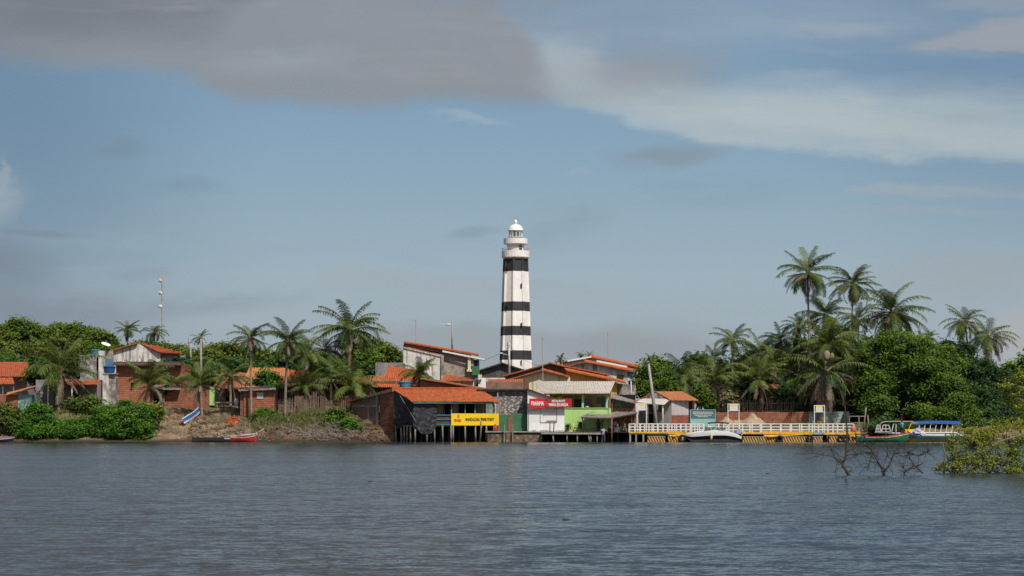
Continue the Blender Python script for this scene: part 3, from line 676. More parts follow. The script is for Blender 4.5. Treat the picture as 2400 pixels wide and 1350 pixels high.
# ------------------------------------------------------------------ people
def person(label, loc, yaw, pose, shirt, pants, scale=1.):
    t = thing('person', label, 'person', loc); base = Vector(loc); cy, sy = math.cos(yaw), math.sin(yaw)
    def W_(p): return Vector((p[0] * cy - p[1] * sy, p[0] * sy + p[1] * cy, p[2])) * scale
    def skin(name, joints, edges, mat, par=t):
        me = bpy.data.meshes.new(name); me.from_pydata([W_(j[:3]) for j in joints], edges, []); o = bpy.data.objects.new(name, me); COL.objects.link(o)
        o.modifiers.new('skin', 'SKIN'); sb = o.modifiers.new('sub', 'SUBSURF'); sb.levels = 1; sb.render_levels = 1
        for v, j in zip(me.skin_vertices[0].data, joints): v.radius = (j[3] * scale, (j[4] if len(j) > 4 else j[3]) * scale)
        me.skin_vertices[0].data[0].use_root = True; bpy.context.view_layer.update()
        m2 = bpy.data.meshes.new_from_object(o.evaluated_get(bpy.context.evaluated_depsgraph_get())); bpy.data.objects.remove(o)
        m2.name = name; m2.materials.clear(); m2.materials.append(M[mat]); m2.polygons.foreach_set('use_smooth', [True] * len(m2.polygons))
        q = bpy.data.objects.new(name, m2); COL.objects.link(q); q.parent = par; return q
    J = pose
    names = ['pelvis', 'waist', 'chest', 'neck', 'head0', 'head1', 'sl', 'el', 'wl', 'hl', 'sr', 'er', 'wr', 'hr', 'hipl', 'kl', 'al', 'tl', 'hipr', 'kr', 'ar', 'tr']
    rad = dict(pelvis=.14, waist=.115, chest=.135, neck=.055, head0=.085, head1=.075, sl=.06, el=.042, wl=.03, hl=.035, sr=.06, er=.042, wr=.03, hr=.035, hipl=.085, kl=.06, al=.04, tl=.035, hipr=.085, kr=.06, ar=.04, tr=.035)
    E = [('pelvis', 'waist'), ('waist', 'chest'), ('chest', 'neck'), ('neck', 'head0'), ('head0', 'head1'), ('chest', 'sl'), ('sl', 'el'), ('el', 'wl'), ('wl', 'hl'), ('chest', 'sr'), ('sr', 'er'), ('er', 'wr'), ('wr', 'hr'), ('pelvis', 'hipl'), ('hipl', 'kl'), ('kl', 'al'), ('al', 'tl'), ('pelvis', 'hipr'), ('hipr', 'kr'), ('kr', 'ar'), ('ar', 'tr')]
    joints = [(*J[k], rad[k]) for k in names]; body = skin('body', joints, [(names.index(a), names.index(b)) for a, b in E], 'skin')
    hd = J['head1']; f = MB()
    h = base + W_((hd[0], hd[1] - .015, hd[2] + .025)); f.ellipsoid(h, (.10 * scale, .11 * scale, .10 * scale), 10, 7); f.build('hair', 'hair', t, True)
    MB().ellipsoid(base + W_((J['head0'][0], J['head0'][1] + .1, J['head0'][2] + .03)), (.018, .025, .03), 6, 4).build('nose', 'skin', t, True)
    for s_ in (-1, 1):
        MB().ellipsoid(base + W_((J['head0'][0] + s_ * .095, J['head0'][1], J['head0'][2] + .03)), (.015, .02, .03), 6, 4).build('ear', 'skin', t, True)
        hh = J['hl'] if s_ < 0 else J['hr']; f = MB().ellipsoid(base + W_(hh), (.04, .045, .035), 8, 5)
        for q in range(4):
            a = base + W_((hh[0] + (q - 1.5) * .018, hh[1] + .01, hh[2] - .02)); f.tube([a, a + W_((0, .02, -.04)), a + W_((0, .015, -.075 + .008 * abs(q - 1)))], [.010, .009, .007], 5)
        a = base + W_((hh[0], hh[1] + .03, hh[2] + .02)); f.tube([a, a + W_((0, .04, -.03))], [.011, .008], 5); f.build('hand', 'skin', t, True)
    jl = ['waist', 'chest', 'pelvis', 'sl', 'el', 'sr', 'er']; rs = dict(waist=.145, chest=.16, pelvis=.155, sl=.085, el=.062, sr=.085, er=.062)
    P2 = dict(J); 
    for s_, e_ in (('sl', 'el'), ('sr', 'er')): P2[e_] = tuple(Vector(J[s_]).lerp(Vector(J[e_]), .8))
    skin('shirt', [(*P2[k], rs[k]) for k in jl], [(0, 1), (0, 2), (1, 3), (3, 4), (1, 5), (5, 6)], shirt)
    jl = ['pelvis', 'hipl', 'kl', 'al', 'hipr', 'kr', 'ar']; rs = dict(pelvis=.15, hipl=.105, kl=.08, al=.06, hipr=.105, kr=.08, ar=.06)
    skin('trousers', [(*J[k], rs[k]) for k in jl], [(0, 1), (1, 2), (2, 3), (0, 4), (4, 5), (5, 6)], pants)
    return t
STAND = dict(pelvis=(0, 0, .92), waist=(0, .0, 1.08), chest=(0, .03, 1.30), neck=(0, .05, 1.47), head0=(0, .08, 1.56), head1=(0, .08, 1.66),
    sl=(-.19, .02, 1.39), el=(-.27, .06, 1.13), wl=(-.24, .24, .98), hl=(-.22, .31, .95), sr=(.19, .02, 1.39), er=(.30, .0, 1.14), wr=(.28, .17, .96), hr=(.27, .24, .92),
    hipl=(-.10, 0, .86), kl=(-.12, .04, .48), al=(-.12, -.01, .09), tl=(-.13, .11, .04), hipr=(.10, 0, .86), kr=(.13, -.02, .48), ar=(.14, -.10, .09), tr=(.15, .02, .04))
LEANF = dict(STAND, chest=(0, .12, 1.28), neck=(0, .2, 1.43), head0=(0, .26, 1.50), head1=(0, .28, 1.59), sl=(-.19, .12, 1.36), el=(-.26, .3, 1.16), wl=(-.2, .5, 1.12), hl=(-.18, .57, 1.1), sr=(.19, .12, 1.36), er=(.33, .25, 1.2), wr=(.36, .48, 1.12), hr=(.36, .55, 1.1))
SIT = dict(pelvis=(0, 0, .55), waist=(0, .02, .72), chest=(0, .07, .93), neck=(0, .1, 1.1), head0=(0, .14, 1.19), head1=(0, .14, 1.29), sl=(-.19, .06, 1.02), el=(-.24, .16, .78), wl=(-.17, .38, .72), hl=(-.15, .45, .71),
    sr=(.19, .06, 1.02), er=(.24, .16, .78), wr=(.17, .38, .72), hr=(.15, .45, .71), hipl=(-.1, .05, .52), kl=(-.13, .45, .5), al=(-.13, .42, .09), tl=(-.13, .55, .04), hipr=(.1, .05, .52), kr=(.13, .45, .5), ar=(.13, .42, .09), tr=(.13, .55, .04))

# ================================================================== SETTING
def terrain():
    xs = np.r_[-2500, -1200, -600, -300, -180, -120, np.arange(-90, -62, 4), np.arange(-62, 62, .7), np.arange(62, 90, 4), 120, 180, 300, 600, 1200, 2500]
    ys = np.r_[-60, 60, 150, 210, np.arange(216, 250, .5), np.arange(250, 300, 2.5), np.arange(300, 460, 10), 500, 600, 800, 1200, 2000, 4000, 7000]
    V = [(x, y, H(x, y)) for y in ys for x in xs]; W_ = len(xs)
    Fq = [(j * W_ + i, j * W_ + i + 1, (j + 1) * W_ + i + 1, (j + 1) * W_ + i) for j in range(len(ys) - 1) for i in range(W_ - 1)]
    m, n, b, p, o = mk('river_bank_soil')
    z = n.xyz(p)[2]; sand = n.mix(n.step(n.noise(p, .8, 5, .65), .35, .65), (.34, .235, .155), (.24, .165, .11))
    dirt = n.mix(n.step(n.noise(p, 1.6, 6, .7), .4, .6), (.15, .10, .07), (.26, .18, .125))
    grass = n.mix(n.noise(p, 3, 5), (.05, .06, .02), (.16, .15, .06))
    c = n.mix(n.step(n.noise(p, .25, 5, .6), .46, .58), sand, dirt)
    c = n.mix(n.m('MULTIPLY', n.step(n.noise(p, .33, 6, .7), .50, .62), n.step(z, .8, 2.2)), c, grass)
    c = n.mul(n.m('MULTIPLY', n.m('MULTIPLY', n.step(n.xyz(p)[0], -29, -25), n.m('SUBTRACT', 1.0, n.step(n.xyz(p)[0], -12, -8))), n.ramp(n.noise(p, .7, 4), [(.3, (.6, .6, .6)), (.6, (1, 1, 1))])), c, (.42, .38, .34))
    c = n.mix(n.m('SUBTRACT', 1.0, n.step(z, .08, .45)), c, (.06, .048, .036))
    c = n.mul(.6, c, n.ramp(n.noise(p, 9, 4), [(.3, (.5, .5, .5)), (.7, (1.15, 1.15, 1.15))]))
    n.put(b.inputs['Base Color'], c); b.inputs['Roughness'].default_value = .95; b.inputs['Specular IOR Level'].default_value = .1
    bump(n, b, n.noise(p, 5, 6, .7), .15)
    me = bpy.data.meshes.new('ground'); me.from_pydata(V, [], Fq); me.materials.append(m); me.polygons.foreach_set('use_smooth', [True] * len(Fq)); me.update()
    o = bpy.data.objects.new('ground', me); COL.objects.link(o); o['kind'] = 'structure'
terrain()
def water():
    m, n, b, p, o = mk('river_water')
    x, y, z = n.xyz(p)
    def nz(sx, sy, sc, det, ro=.55):
        return n.noise(n.vscale(p, (sx, sy, 1)), sc, det, ro, 1)
    def sub(c): 
        v = n.new('ShaderNodeVectorMath', operation='SUBTRACT'); n.put(v.inputs[0], c); v.inputs[1].default_value = (.5, .5, .5); return v.outputs[0]
    def sc(v, k):
        q = n.new('ShaderNodeVectorMath', operation='SCALE'); n.put(q.inputs[0], v); n.put(q.inputs[3], k); return q.outputs[0]
    def add(a, c_):
        q = n.new('ShaderNodeVectorMath', operation='ADD'); n.put(q.inputs[0], a); n.put(q.inputs[1], c_); return q.outputs[0]
    big = sub(nz(.45, 1., 1.4, 2)); mid = sub(nz(.6, 1., 5.0, 3)); fine = sub(nz(.8, 1., 13, 2))
    patch = n.ramp(n.noise(n.vscale(p, (.22, 1, 1)), .13, 5, .65), [(.3, (.6,) * 3), (.7, (1.35,) * 3)])
    s_ = add(add(sc(big, .21), sc(mid, .38)), sc(fine, .28)); s_ = sc(s_, n.xyz(patch)[0])
    sx, sy, _ = n.xyz(s_)
    # bias: at grazing view one mostly sees the wave faces turned to the viewer
    nn = n.vec(n.m('MULTIPLY', sx, .45), n.m('SUBTRACT', sy, .085), 1.0); q = n.new('ShaderNodeVectorMath', operation='NORMALIZE'); n.put(q.inputs[0], nn)
    b.inputs['Base Color'].default_value = (.022, .027, .026, 1); b.inputs['Roughness'].default_value = .08; b.inputs['IOR'].default_value = 1.333
    n.l.new(q.outputs[0], b.inputs['Normal'])
    mb = MB(); mb.face([(-3000, -150, 0), (3000, -150, 0), (3000, 3000, 0), (-3000, 3000, 0)]); o = mb.build('river_water', m); o['kind'] = 'structure'
water()

# ================================================================== LIGHTHOUSE
YL = 360.; sL = F / YL; cl = P(1208.5, 980, YL); cl.z = 0
t = thing('lighthouse', 'tall white lighthouse with four black bands and a domed lantern', 'lighthouse', (cl.x, YL, 4.8))
def oct_(mb, py0, w0, py1, w1, n=8, mi=0, ph=R(-99)):
    mb.lathe(cl, [(w0 / 2 / sL, Z(py0, YL)), (w1 / 2 / sL, Z(py1, YL))], n, mi, ph); return mb
def wid(py): return 54.5 + (py - 605) * (72.5 - 54.5) / (858 - 605)
bands = [(960, 844, 'lh_white'), (844, 822, 'lh_black'), (822, 787, 'lh_white'), (787, 765, 'lh_black'), (765, 730, 'lh_white'), (730, 708, 'lh_black'), (708, 637, 'lh_white'), (637, 605, 'lh_black')]
for a_, b_y, m_n in bands:
    o = oct_(MB(), a_, wid(a_), b_y, wid(b_y)).build('black_band' if m_n == 'lh_black' else 'white_band', m_n, t)
# raised corner ribs, one piece up the tower
rb = MB()
for k in range(8):
    q = R(-99) + k * math.pi / 4
    for a_, b_y, m_n in bands:
        e = lambda py: cl + Vector((math.cos(q) * wid(py) / 2 / sL, math.sin(q) * wid(py) / 2 / sL, Z(py, YL)))
        rb.bar(e(a_), e(b_y), .34, .34, 1 if m_n == 'lh_black' else 0)
rb.build('corner_ribs', ['lh_white', 'lh_black'], t)
for px, py in ((1222, 671), (1190, 627), (1189, 716), (1222, 763), (1222, 850)):
    hw = wid(py) / 2 / sL; x0 = X(px, YL); yy = YL - hw * .93 - .12
    MB().box(x0 - .12, x0 + .12, yy + .05, yy + 1.2, Z(py, YL) - .36, Z(py, YL) + .36).build('window_slit', 'darkglass', t)
g = MB(); g.lathe(cl, [(27.5 / sL, Z(607, YL)), (32.5 / sL, Z(603.5, YL)), (32.5 / sL, Z(588.5, YL)), (30.5 / sL, Z(588.5, YL)), (30.5 / sL, Z(600, YL))], 28); g.build('lower_gallery', 'lh_white', t)
r_ = MB()
for k in range(20):
    q = k * math.pi / 10; c_ = cl + Vector((math.cos(q) * 31.3 / sL, math.sin(q) * 31.3 / sL, 0)); r_.bar(c_ + Vector((0, 0, Z(589, YL))), c_ + Vector((0, 0, Z(583, YL))), .06)
r_.tube([cl + Vector((math.cos(k * math.pi / 12) * 31.3 / sL, math.sin(k * math.pi / 12) * 31.3 / sL, Z(583, YL))) for k in range(25)], .04, 5)
r_.build('gallery_railing', 'mast', t)
MB().lathe(cl, [(20 / sL, Z(600, YL)), (20 / sL, Z(572, YL))], 24).build('watch_room', 'lh_white', t)
MB().box(X(1220, YL) - .2, X(1220, YL) + .25, YL - 20 / sL - .02, YL, Z(586, YL), Z(576, YL)).build('door', 'darkglass', t)
MB().lathe(cl, [(21 / sL, Z(574, YL)), (28 / sL, Z(572, YL)), (28 / sL, Z(559.5, YL)), (26.5 / sL, Z(559.5, YL)), (26.5 / sL, Z(569, YL))], 28).build('upper_gallery', 'lh_white', t)
MB().lathe(cl, [(14.5 / sL, Z(570, YL)), (14.5 / sL, Z(556, YL)), (17 / sL, Z(556, YL)), (17 / sL, Z(555, YL))], 20).build('lantern_base', 'lh_white', t)
MB().lathe(cl, [(15.2 / sL, Z(556, YL)), (15.2 / sL, Z(541, YL))], 16).build('lantern_glass', 'glass', t)
MB().lathe(cl, [(.25, Z(556, YL)), (.55, Z(552, YL)), (.55, Z(545, YL)), (.2, Z(542, YL))], 10).build('lamp', 'cement', t)
r_ = MB()
for k in range(12):
    q = k * math.pi / 6 + .1; c_ = cl + Vector((math.cos(q) * 15.6 / sL, math.sin(q) * 15.6 / sL, 0)); r_.bar(c_ + Vector((0, 0, Z(556, YL))), c_ + Vector((0, 0, Z(540, YL))), .09)
r_.build('lantern_bars', 'lh_white', t)
prof = [(18.6 / sL, Z(541.5, YL)), (18.6 / sL, Z(539.5, YL))] + [(17.8 / sL * math.cos(a), Z(539.5, YL) + 14.5 / sL * math.sin(a)) for a in np.linspace(.05, 1.42, 9)]
MB().lathe(cl, prof, 24).build('dome', 'gel_white', t, True)
MB().ellipsoid(cl + Vector((0, 0, Z(520.5, YL))), (.30, .30, .42), 12, 8).build('finial_ball', 'gel_white', t, True)
mb = MB().bar(cl + Vector((0, 0, Z(519, YL))), cl + Vector((0, 0, Z(491, YL))), .07)
mb.bar(cl + Vector((-.35, 0, Z(509, YL))), cl + Vector((.35, 0, Z(509, YL))), .07); mb.bar(cl + Vector((-.2, 0, Z(505, YL))), cl + Vector((.2, 0, Z(505, YL))), .06)
mb.build('lightning_rod', 'mast', t)

# ================================================================== RADIO MAST
Ym = 450.; bx = X(381, Ym); zt = Z(631, Ym); z0 = 9.0
t = thing('radio_mast', 'slim lattice radio mast with three white dishes rising behind the hill', 'radio mast', (bx, Ym, z0))
mb = MB(); leg = [(bx + .30 * math.cos(a), Ym + .30 * math.sin(a)) for a in (.4, .4 + 2.094, .4 + 4.189)]; lb = MB()
for k, (x_, y_) in enumerate(leg): MB().bar((x_, y_, z0 - 1), (x_, y_, zt - 1.5), .07).build('leg', 'mast', t)
zz = z0
while zz < zt - 2.2:
    for k in range(3):
        a, b = leg[k], leg[(k + 1) % 3]; lb.bar((*a, zz), (*b, zz + .7), .03); lb.bar((*b, zz + .7), (*a, zz + 1.4), .03); lb.bar((*a, zz), (*b, zz), .03)
    zz += 1.4
lb.build('lattice', 'mast', t); MB().bar((bx, Ym, zt - 2), (bx, Ym, zt), .08).build('lightning_rod', 'mast', t)
for py, dxp in ((658, -4), (687, -4.5), (718.5, -4)):
    c_ = Vector((bx + dxp * Ym / F, Ym - .5, Z(py, Ym))); d_ = MB(); d_.grid(lambda u, v: c_ + Vector((math.cos(u * 6.2832) * .42 * v, -.24 + .2 * v * v, math.sin(u * 6.2832) * .42 * v)), 14, 3)
    d_.tube([c_ + Vector((0, -.05, 0)), c_ + Vector((0, .3, 0))], .41, 14); d_.bar(c_, c_ + Vector((.5, .6, 0)), .08); d_.build('dish', 'stained', t)

# ================================================================== small makers
def tank(label, px0, px1, py0, py1, Y, mat='blue', lid=True, group='water tanks on the houses'):
    k = Y / F; c = P((px0 + px1) / 2, py1, Y); r = (px1 - px0) / 2 * k; h = (py1 - py0) * k
    t = thing('water_tank', label, 'water tank', c, group)
    prof = [(r * .74, 0), (r * .78, h * .1)]
    for i in range(4): prof += [(r * (.80 + .035 * i), h * (.14 + .16 * i)), (r * (.84 + .035 * i), h * (.18 + .16 * i))]
    prof += [(r * .97, h * .80)]
    MB().lathe(c, prof, 20).build('body', mat, t, False)
    if lid: MB().lathe(c, [(r * 1.02, h * .80), (r * 1.04, h * .86), (r * .9, h * .92), (r * .3, h), (r * .1, h)], 20).build('lid', mat, t, True)
    return t
def pole(label, cat, px0, py0, px1, py1, Y, r0=.14, r1=.10, mat='cement', arms=(), name='utility_pole', group=None, arm_mat=None):
    a, b = P(px0, py0, Y), P(px1, py1, Y); t = thing(name, label, cat, a, group)
    MB().tube([a, a.lerp(b, .5), b], [r0, (r0 + r1) / 2, r1], 8).build('shaft', mat, t, True)
    for (x0, y0, x1, y1, w_) in arms: MB().bar(P(x0, y0, Y - .12), P(x1, y1, Y - .12), w_).build('arm', arm_mat or mat, t)
    return t
def verge(mb, a, b, Y0, Y1, th=.15, lift=5, per=.5, mi=0, amp=.03):
    """roof slope of a gable that faces the viewer: a = low edge, b = high edge (photo pixels)"""
    dz = lift * Y1 / F; a0, b0 = P(*a, Y0), P(*b, Y0); s_ = (Y1) / Y0
    a1, b1 = Vector((a0.x, Y1, a0.z + dz)), Vector((b0.x, Y1, b0.z + dz))
    return mb.roof(a0, a1, b1, b0, per, amp, th, 8, .02, mi, .03)
def posts(mb, pxs, py0, py1, Y, w=.12, mi=0, seed=0):
    rng = random.Random(seed)
    for px in pxs: a = P(px, py1, Y); mb.tube([a, P(px + rng.uniform(-1, 1), py0, Y)], [w / 2 * rng.uniform(.85, 1.2), w / 2 * rng.uniform(.8, 1.05)], 7, mi)
    return mb
def house(label, px, py, Y, group=None, name='house', cat='house'):
    p = P(px, py, Y); return thing(name, label, cat, (p.x, Y, H(p.x, Y)), group)
def poly(mb, pts, Y0, dY, mi=0): return mb.ext([P(a, b, Y0) for a, b in pts], (0, dY, 0), mi)
def window(par, px0, px1, py0, py1, Y, frame='wood', pane='darkglass', fw=.07):
    f = MB(); x0, x1, z0, z1 = X(px0, Y), X(px1, Y), Z(py1, Y), Z(py0, Y)
    f.box(x0, x1, Y - .05, Y + .05, z0, z0 + fw).box(x0, x1, Y - .05, Y + .05, z1 - fw, z1).box(x0, x0 + fw, Y - .05, Y + .05, z0 + fw, z1 - fw).box(x1 - fw, x1, Y - .05, Y + .05, z0 + fw, z1 - fw)
    fo = f.build('window', frame, par); MB().box(x0 + fw, x1 - fw, Y - .015, Y + .02, z0 + fw, z1 - fw).build('pane', pane, fo); return fo

# ================================================================== LEFT HAMLET
t = house('low house with a bright clay tile roof at the left edge of the village', 30, 930, 245)
MB().pbox(-40, 62, 884, 965, 245.5, 5).build('wall', 'grey', t)
MB().roof(P(-45, 882, 244), P(70, 882, 244), P(64, 848, 250.5), P(-45, 848, 250.5)).build('roof', 'tile_mid', t)
MB().roof(P(-45, 899, 241), P(34, 899, 241), P(30, 885, 243.6), P(-45, 885, 243.6)).build('porch_roof', 'tile', t)
[posts(MB(), (q,), 898, 955, 241.3, .15).build('porch_post', 'wood', t) for q in (-20, 6, 31)]
t = house('small brick outbuilding with a sloping tile roof beside the left edge', 20, 940, 236)
mb = MB(); poly(mb, [(-30, 968), (-30, 926), (42, 924), (42, 968)], 236, 3); mb.build('wall', 'brick', t)
MB().pbox(42, 74, 925, 966, 236.1, 3).build('plastered_wall', 'aqua', t)
MB().roof(P(16, 925, 235.3), P(16, 921, 239.5), P(84, 904, 239.5), P(83, 907, 235.3), per=.4).build('roof', 'tile_pale', t)
t = house('grey house with a white posted veranda under a thin clay tile roof', 165, 940, 240)
MB().wall(84, 232, 890, 965, 240, 5, [(172, 184, 915, 950)]).build('wall', 'grey', t)
MB().pbox(170, 186, 912, 960, 240.4, .2).build('door', 'darkglass', t)
MB().roof(P(104, 900, 236), P(238, 900, 236), P(226, 888, 241.5), P(110, 888, 241.5)).build('roof', 'tile', t)
[posts(MB(), (q,), 900, 960, 236.3, .17).build('white_post', 'white', t) for q in (112, 168)]; [posts(MB(), (q,), 900, 955, 236.3, .12).build('dark_post', 'wood_dark', t) for q in (194, 226)]
t = house('tall stained white ruin wall behind the veranda house', 210, 900, 251)
mb = MB(); mb.wall(188, 236, 833, 930, 251, 3, [(226, 230, 838, 868), (204, 212, 905, 925)]); mb.build('wall', 'stained_heavy', t)
MB().pbox(231, 243, 822, 900, 250.5, 1).build('pilaster', 'stained', t)
tank('faded blue water tank on top of the white ruin', 211, 237, 819, 833.5, 251.8, 'teal_blue')
t = house('narrow weathered concrete water tower beside the brick house', 256, 940, 241, name='water_tower', cat='tower')
MB().pbox(240.5, 254.5, 877, 960, 241, 1.5).build('pier', 'stained', t); MB().pbox(256, 271, 877, 960, 241.3, 1.4).build('pier', 'stained_heavy', t); MB().pbox(240, 271.5, 874.5, 877, 240.9, 1.8).build('top_slab', 'cement', t)
tank('dark blue water tank on the concrete tower beside the brick house', 242, 271, 857, 874.5, 241.9)

t = house('whitewashed gabled house with a low clay roof above the brick house', 330, 850, 262)
mb = MB(); poly(mb, [(262, 905), (262, 823), (320, 805.5), (376, 825), (376, 905)], 262, 7); mb.build('gable_wall', 'stained', t)
MB().pbox(376, 421, 829, 905, 263.2, 5).build('side_wall', 'lilac', t)
mb = MB(); verge(mb, (244, 826), (320, 803), 261.5, 269, lift=2); mb.build('left_roof', 'tile_old', t)
MB().roof(P(374, 826, 261.4), P(436, 829.5, 262.2), P(372, 812, 269), P(330, 806, 262), per=.25, th=.12).build('right_roof', 'tile_mid', t)
MB().pbox(247, 265, 822, 905, 261.5, 4).build('annex', 'greybrown', t); MB().pbox(247.5, 265, 841, 862, 261.42, .1).build('shutter', 'teal_blue', t)
window(t, 382, 389, 838, 850, 263.15); window(t, 404, 410, 840, 850, 263.15)
t = thing('satellite_dish', 'white satellite dish tilted above the whitewashed house', 'satellite dish', P(248, 822, 261))
c_ = P(247.5, 809, 261); d_ = MB(); ax = Vector((.32, -.25, .85)).normalized(); a1 = ax.cross(Vector((0, 1, 0))).normalized(); a2 = ax.cross(a1)
d_.grid(lambda u, v: c_ + (a1 * math.cos(u * 6.2832) + a2 * math.sin(u * 6.2832)) * .62 * v + ax * (.16 * v * v), 18, 4); d_.build('reflector', 'gel_white', t, True)
MB().bar(P(248, 823, 261), c_, .08).bar(c_, c_ + ax * .6, .04).build('mount', 'mast', t)
t = house('tall unplastered brick house with a dark tiled eave behind young palms', 330, 930, 246)
MB().wall(272, 424, 852, 968, 246, 8, [(306, 322, 897, 906)]).build('wall', 'brick_bright', t)
MB().roof(P(264, 854, 245), P(428, 854, 245), P(424, 847.5, 254), P(268, 847.5, 254), th=.14).build('roof', 'wood_dark', t)
MB().pbox(304, 324, 896, 907, 246.3, .2).build('window', 'darkglass', t)
t = house('long low brick wall house with a rusty metal roof and open dark doorway', 420, 930, 239)
MB().wall(352, 491, 909, 965, 239, 4, [(360, 372, 909, 950), (386, 392, 914, 926)]).build('wall', 'brick', t)
MB().pbox(374, 385, 907, 950, 238.7, .3).build('plank_door', 'wood', t)
MB().roof(P(383, 912, 238), P(424, 912, 238), P(421, 904, 242), P(380, 904, 242), per=.18).build('metal_roof', 'metal_sheet', t)
MB().roof(P(350, 910, 238.3), P(383, 910, 238.3), P(380, 903, 242), P(352, 903, 242), per=.18).build('metal_roof', 'fibre_old', t)
MB().pbox(352, 490, 908, 965, 242.5, .5).build('back_wall', 'black', t)  # back wall coloured black as the shade behind the doorway
t = thing('gate_post', 'bright green painted gate panel beside the low brick wall', 'gate', (X(497, 239), 239, H(X(497, 239), 239)))
MB().pbox(491, 503.5, 906, 950, 239, .4).build('panel', 'lime', t); MB().pbox(503.5, 507, 903, 950, 238.9, .3).build('frame', 'wood_dark', t)
t = house('dilapidated house with a patched mottled clay tile roof behind the palms', 600, 930, 244)
MB().wall(506, 700, 905, 965, 245.5, 6, [(528, 545, 912, 940), (640, 655, 915, 935)]).build('wall', 'stained_heavy', t)
MB().pbox(500, 700, 906, 965, 251, .3).build('back_wall', 'black', t)  # black on the back wall is painted indoor shade
MB().roof(P(500, 908, 243.5), P(560, 911, 243.5), P(600, 874, 250), P(520, 872, 250), jit=.05, sag=.2, seed=3).build('roof', 'tile_old', t)
MB().roof(P(560, 911, 243), P(694, 905, 243.2), P(676, 863, 251), P(585, 861, 251), jit=.06, sag=.25, seed=4).build('roof', 'tile_pale', t)
MB().roof(P(688, 897, 243.6), P(722, 900, 243.8), P(712, 868, 250), P(678, 866, 250), jit=.05, sag=.15, seed=5).build('roof', 'tile_mid', t)
t = house('small square brick shed with a tin patch in its wall', 605, 940, 231, name='shed', cat='shed')
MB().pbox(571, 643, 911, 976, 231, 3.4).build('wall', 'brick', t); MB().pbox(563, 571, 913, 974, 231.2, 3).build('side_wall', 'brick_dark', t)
MB().roof(P(559, 915, 230.4), P(647, 911, 230.4), P(645, 904, 235), P(560, 908, 235), per=.3, th=.09).build('roof', 'fibre_old', t)
MB().pbox(602, 617, 920, 935, 230.93, .05).build('tin_patch', 'metal_sheet', t)
t = thing('bench', 'plain wooden bench standing in the yard beside the brick shed', 'bench', (X(528, 238), 238, H(X(528, 238), 238)))
MB().pbox(505, 552, 942, 945, 237.5, .5).build('seat', 'wood', t)
for px in (508, 549): MB().pbox(px, px + 2, 945, 956, 237.6, .3).build('leg', 'wood', t)
# red heap, white drum
def heap(name, label, cat, px, Y, rx, ry, h, mat, n, s, seed, kind=None, flat=.5):
    rng = random.Random(seed); x0 = X(px, Y); mb = MB()
    for i in range(n):
        a = rng.uniform(0, 6.28); q = rng.random() ** .6; x_ = x0 + rx * q * math.cos(a); y_ = Y + ry * q * math.sin(a); z_ = H(x_, y_) + h * (1 - q * q) * rng.uniform(.55, 1)
        d1 = Vector((rng.uniform(-1, 1), rng.uniform(-1, 1), rng.uniform(-.5, .5))).normalized(); c_ = Vector((x_, y_, z_)); k = s * rng.uniform(.5, 1.4); mb.bar(c_ - d1 * k, c_ + d1 * k, k * .7, k * flat)
    g = mb.grid(lambda u, v: (x0 + rx * (2 * u - 1), Y + ry * (2 * v - 1), H(x0 + rx * (2 * u - 1), Y + ry * (2 * v - 1)) - .1 + h * .75 * max(0, 1 - (2 * u - 1) ** 2 - (2 * v - 1) ** 2)), 14, 8)
    o = mb.build(name, mat); return tag(o, label, cat, None, kind)
heap('tile_heap', 'heap of broken red roof tiles beside the small brick shed', 'heap', 547, 229.3, .95, .8, .75, 'tile', 90, .12, 5)
t = thing('plastic_sack', 'white sack hanging on a dark post beside the brick shed', 'sack', P(557, 955, 233.4))
MB().tube([P(560, 965, 233.6), P(560, 915, 233.6)], .10, 7).build('post', 'wood_dark', t)
MB().ellipsoid(P(554.5, 942, 233.3), (.26, .2, .42), 10, 7, jit=.12, rng=random.Random(3)).build('sack', 'white', t, True)

# upright stick fence
rng = random.Random(11); t = thing('stick_fence', 'long palisade fence of upright dry sticks along the bank top', 'fence', (X(730, 232), 232, H(X(730, 232), 232)))
mb = MB(); px = 642.
while px < 823:
    Yf = 232 + .3 * math.sin(px * .05); x_ = X(px, Yf); g0 = H(x_, Yf); h_ = rng.uniform(1.55, 2.0) - (.25 if px > 760 else 0); le = rng.uniform(-.08, .08)
    mb.tube([(x_, Yf + rng.uniform(-.05, .05), g0 - .2), (x_ + le, Yf, g0 + h_)], [rng.uniform(.030, .055), rng.uniform(.02, .035)], 5, 1 if rng.random() < .3 else 0); px += rng.uniform(1.6, 3.0)
mb.build('sticks', ['stick', 'wood'], t)
MB().bar((X(642, 232.2), 232.2, H(X(642, 232), 232) + .5), (X(822, 232.2), 232.2, H(X(822, 232), 232) + .5), .06).bar((X(642, 232.2), 232.2, H(X(642, 232), 232) + 1.3), (X(822, 232.2), 232.2, H(X(822, 232), 232) + 1.2), .06).build('rail', 'stick', t)
# clutter behind the fence
t = house('dark plank hut with small pale openings hidden behind the stick fence', 770, 930, 240, name='hut', cat='hut')
MB().wall(690, 870, 896, 960, 241, 4, [(742, 750, 902, 930), (785, 800, 918, 930)]).build('wall', 'brick_dark', t)
MB().roof(P(684, 900, 240), P(876, 898, 240), P(868, 884, 246), P(695, 884, 246), jit=.05).build('roof', 'tile_old', t)
MB().pbox(743, 749, 903, 925, 240.6, .1).build('curtain', 'white', t); MB().pbox(690, 870, 895, 960, 244, .3).build('back_wall', 'black', t)  # back wall's black is painted shade inside the hut

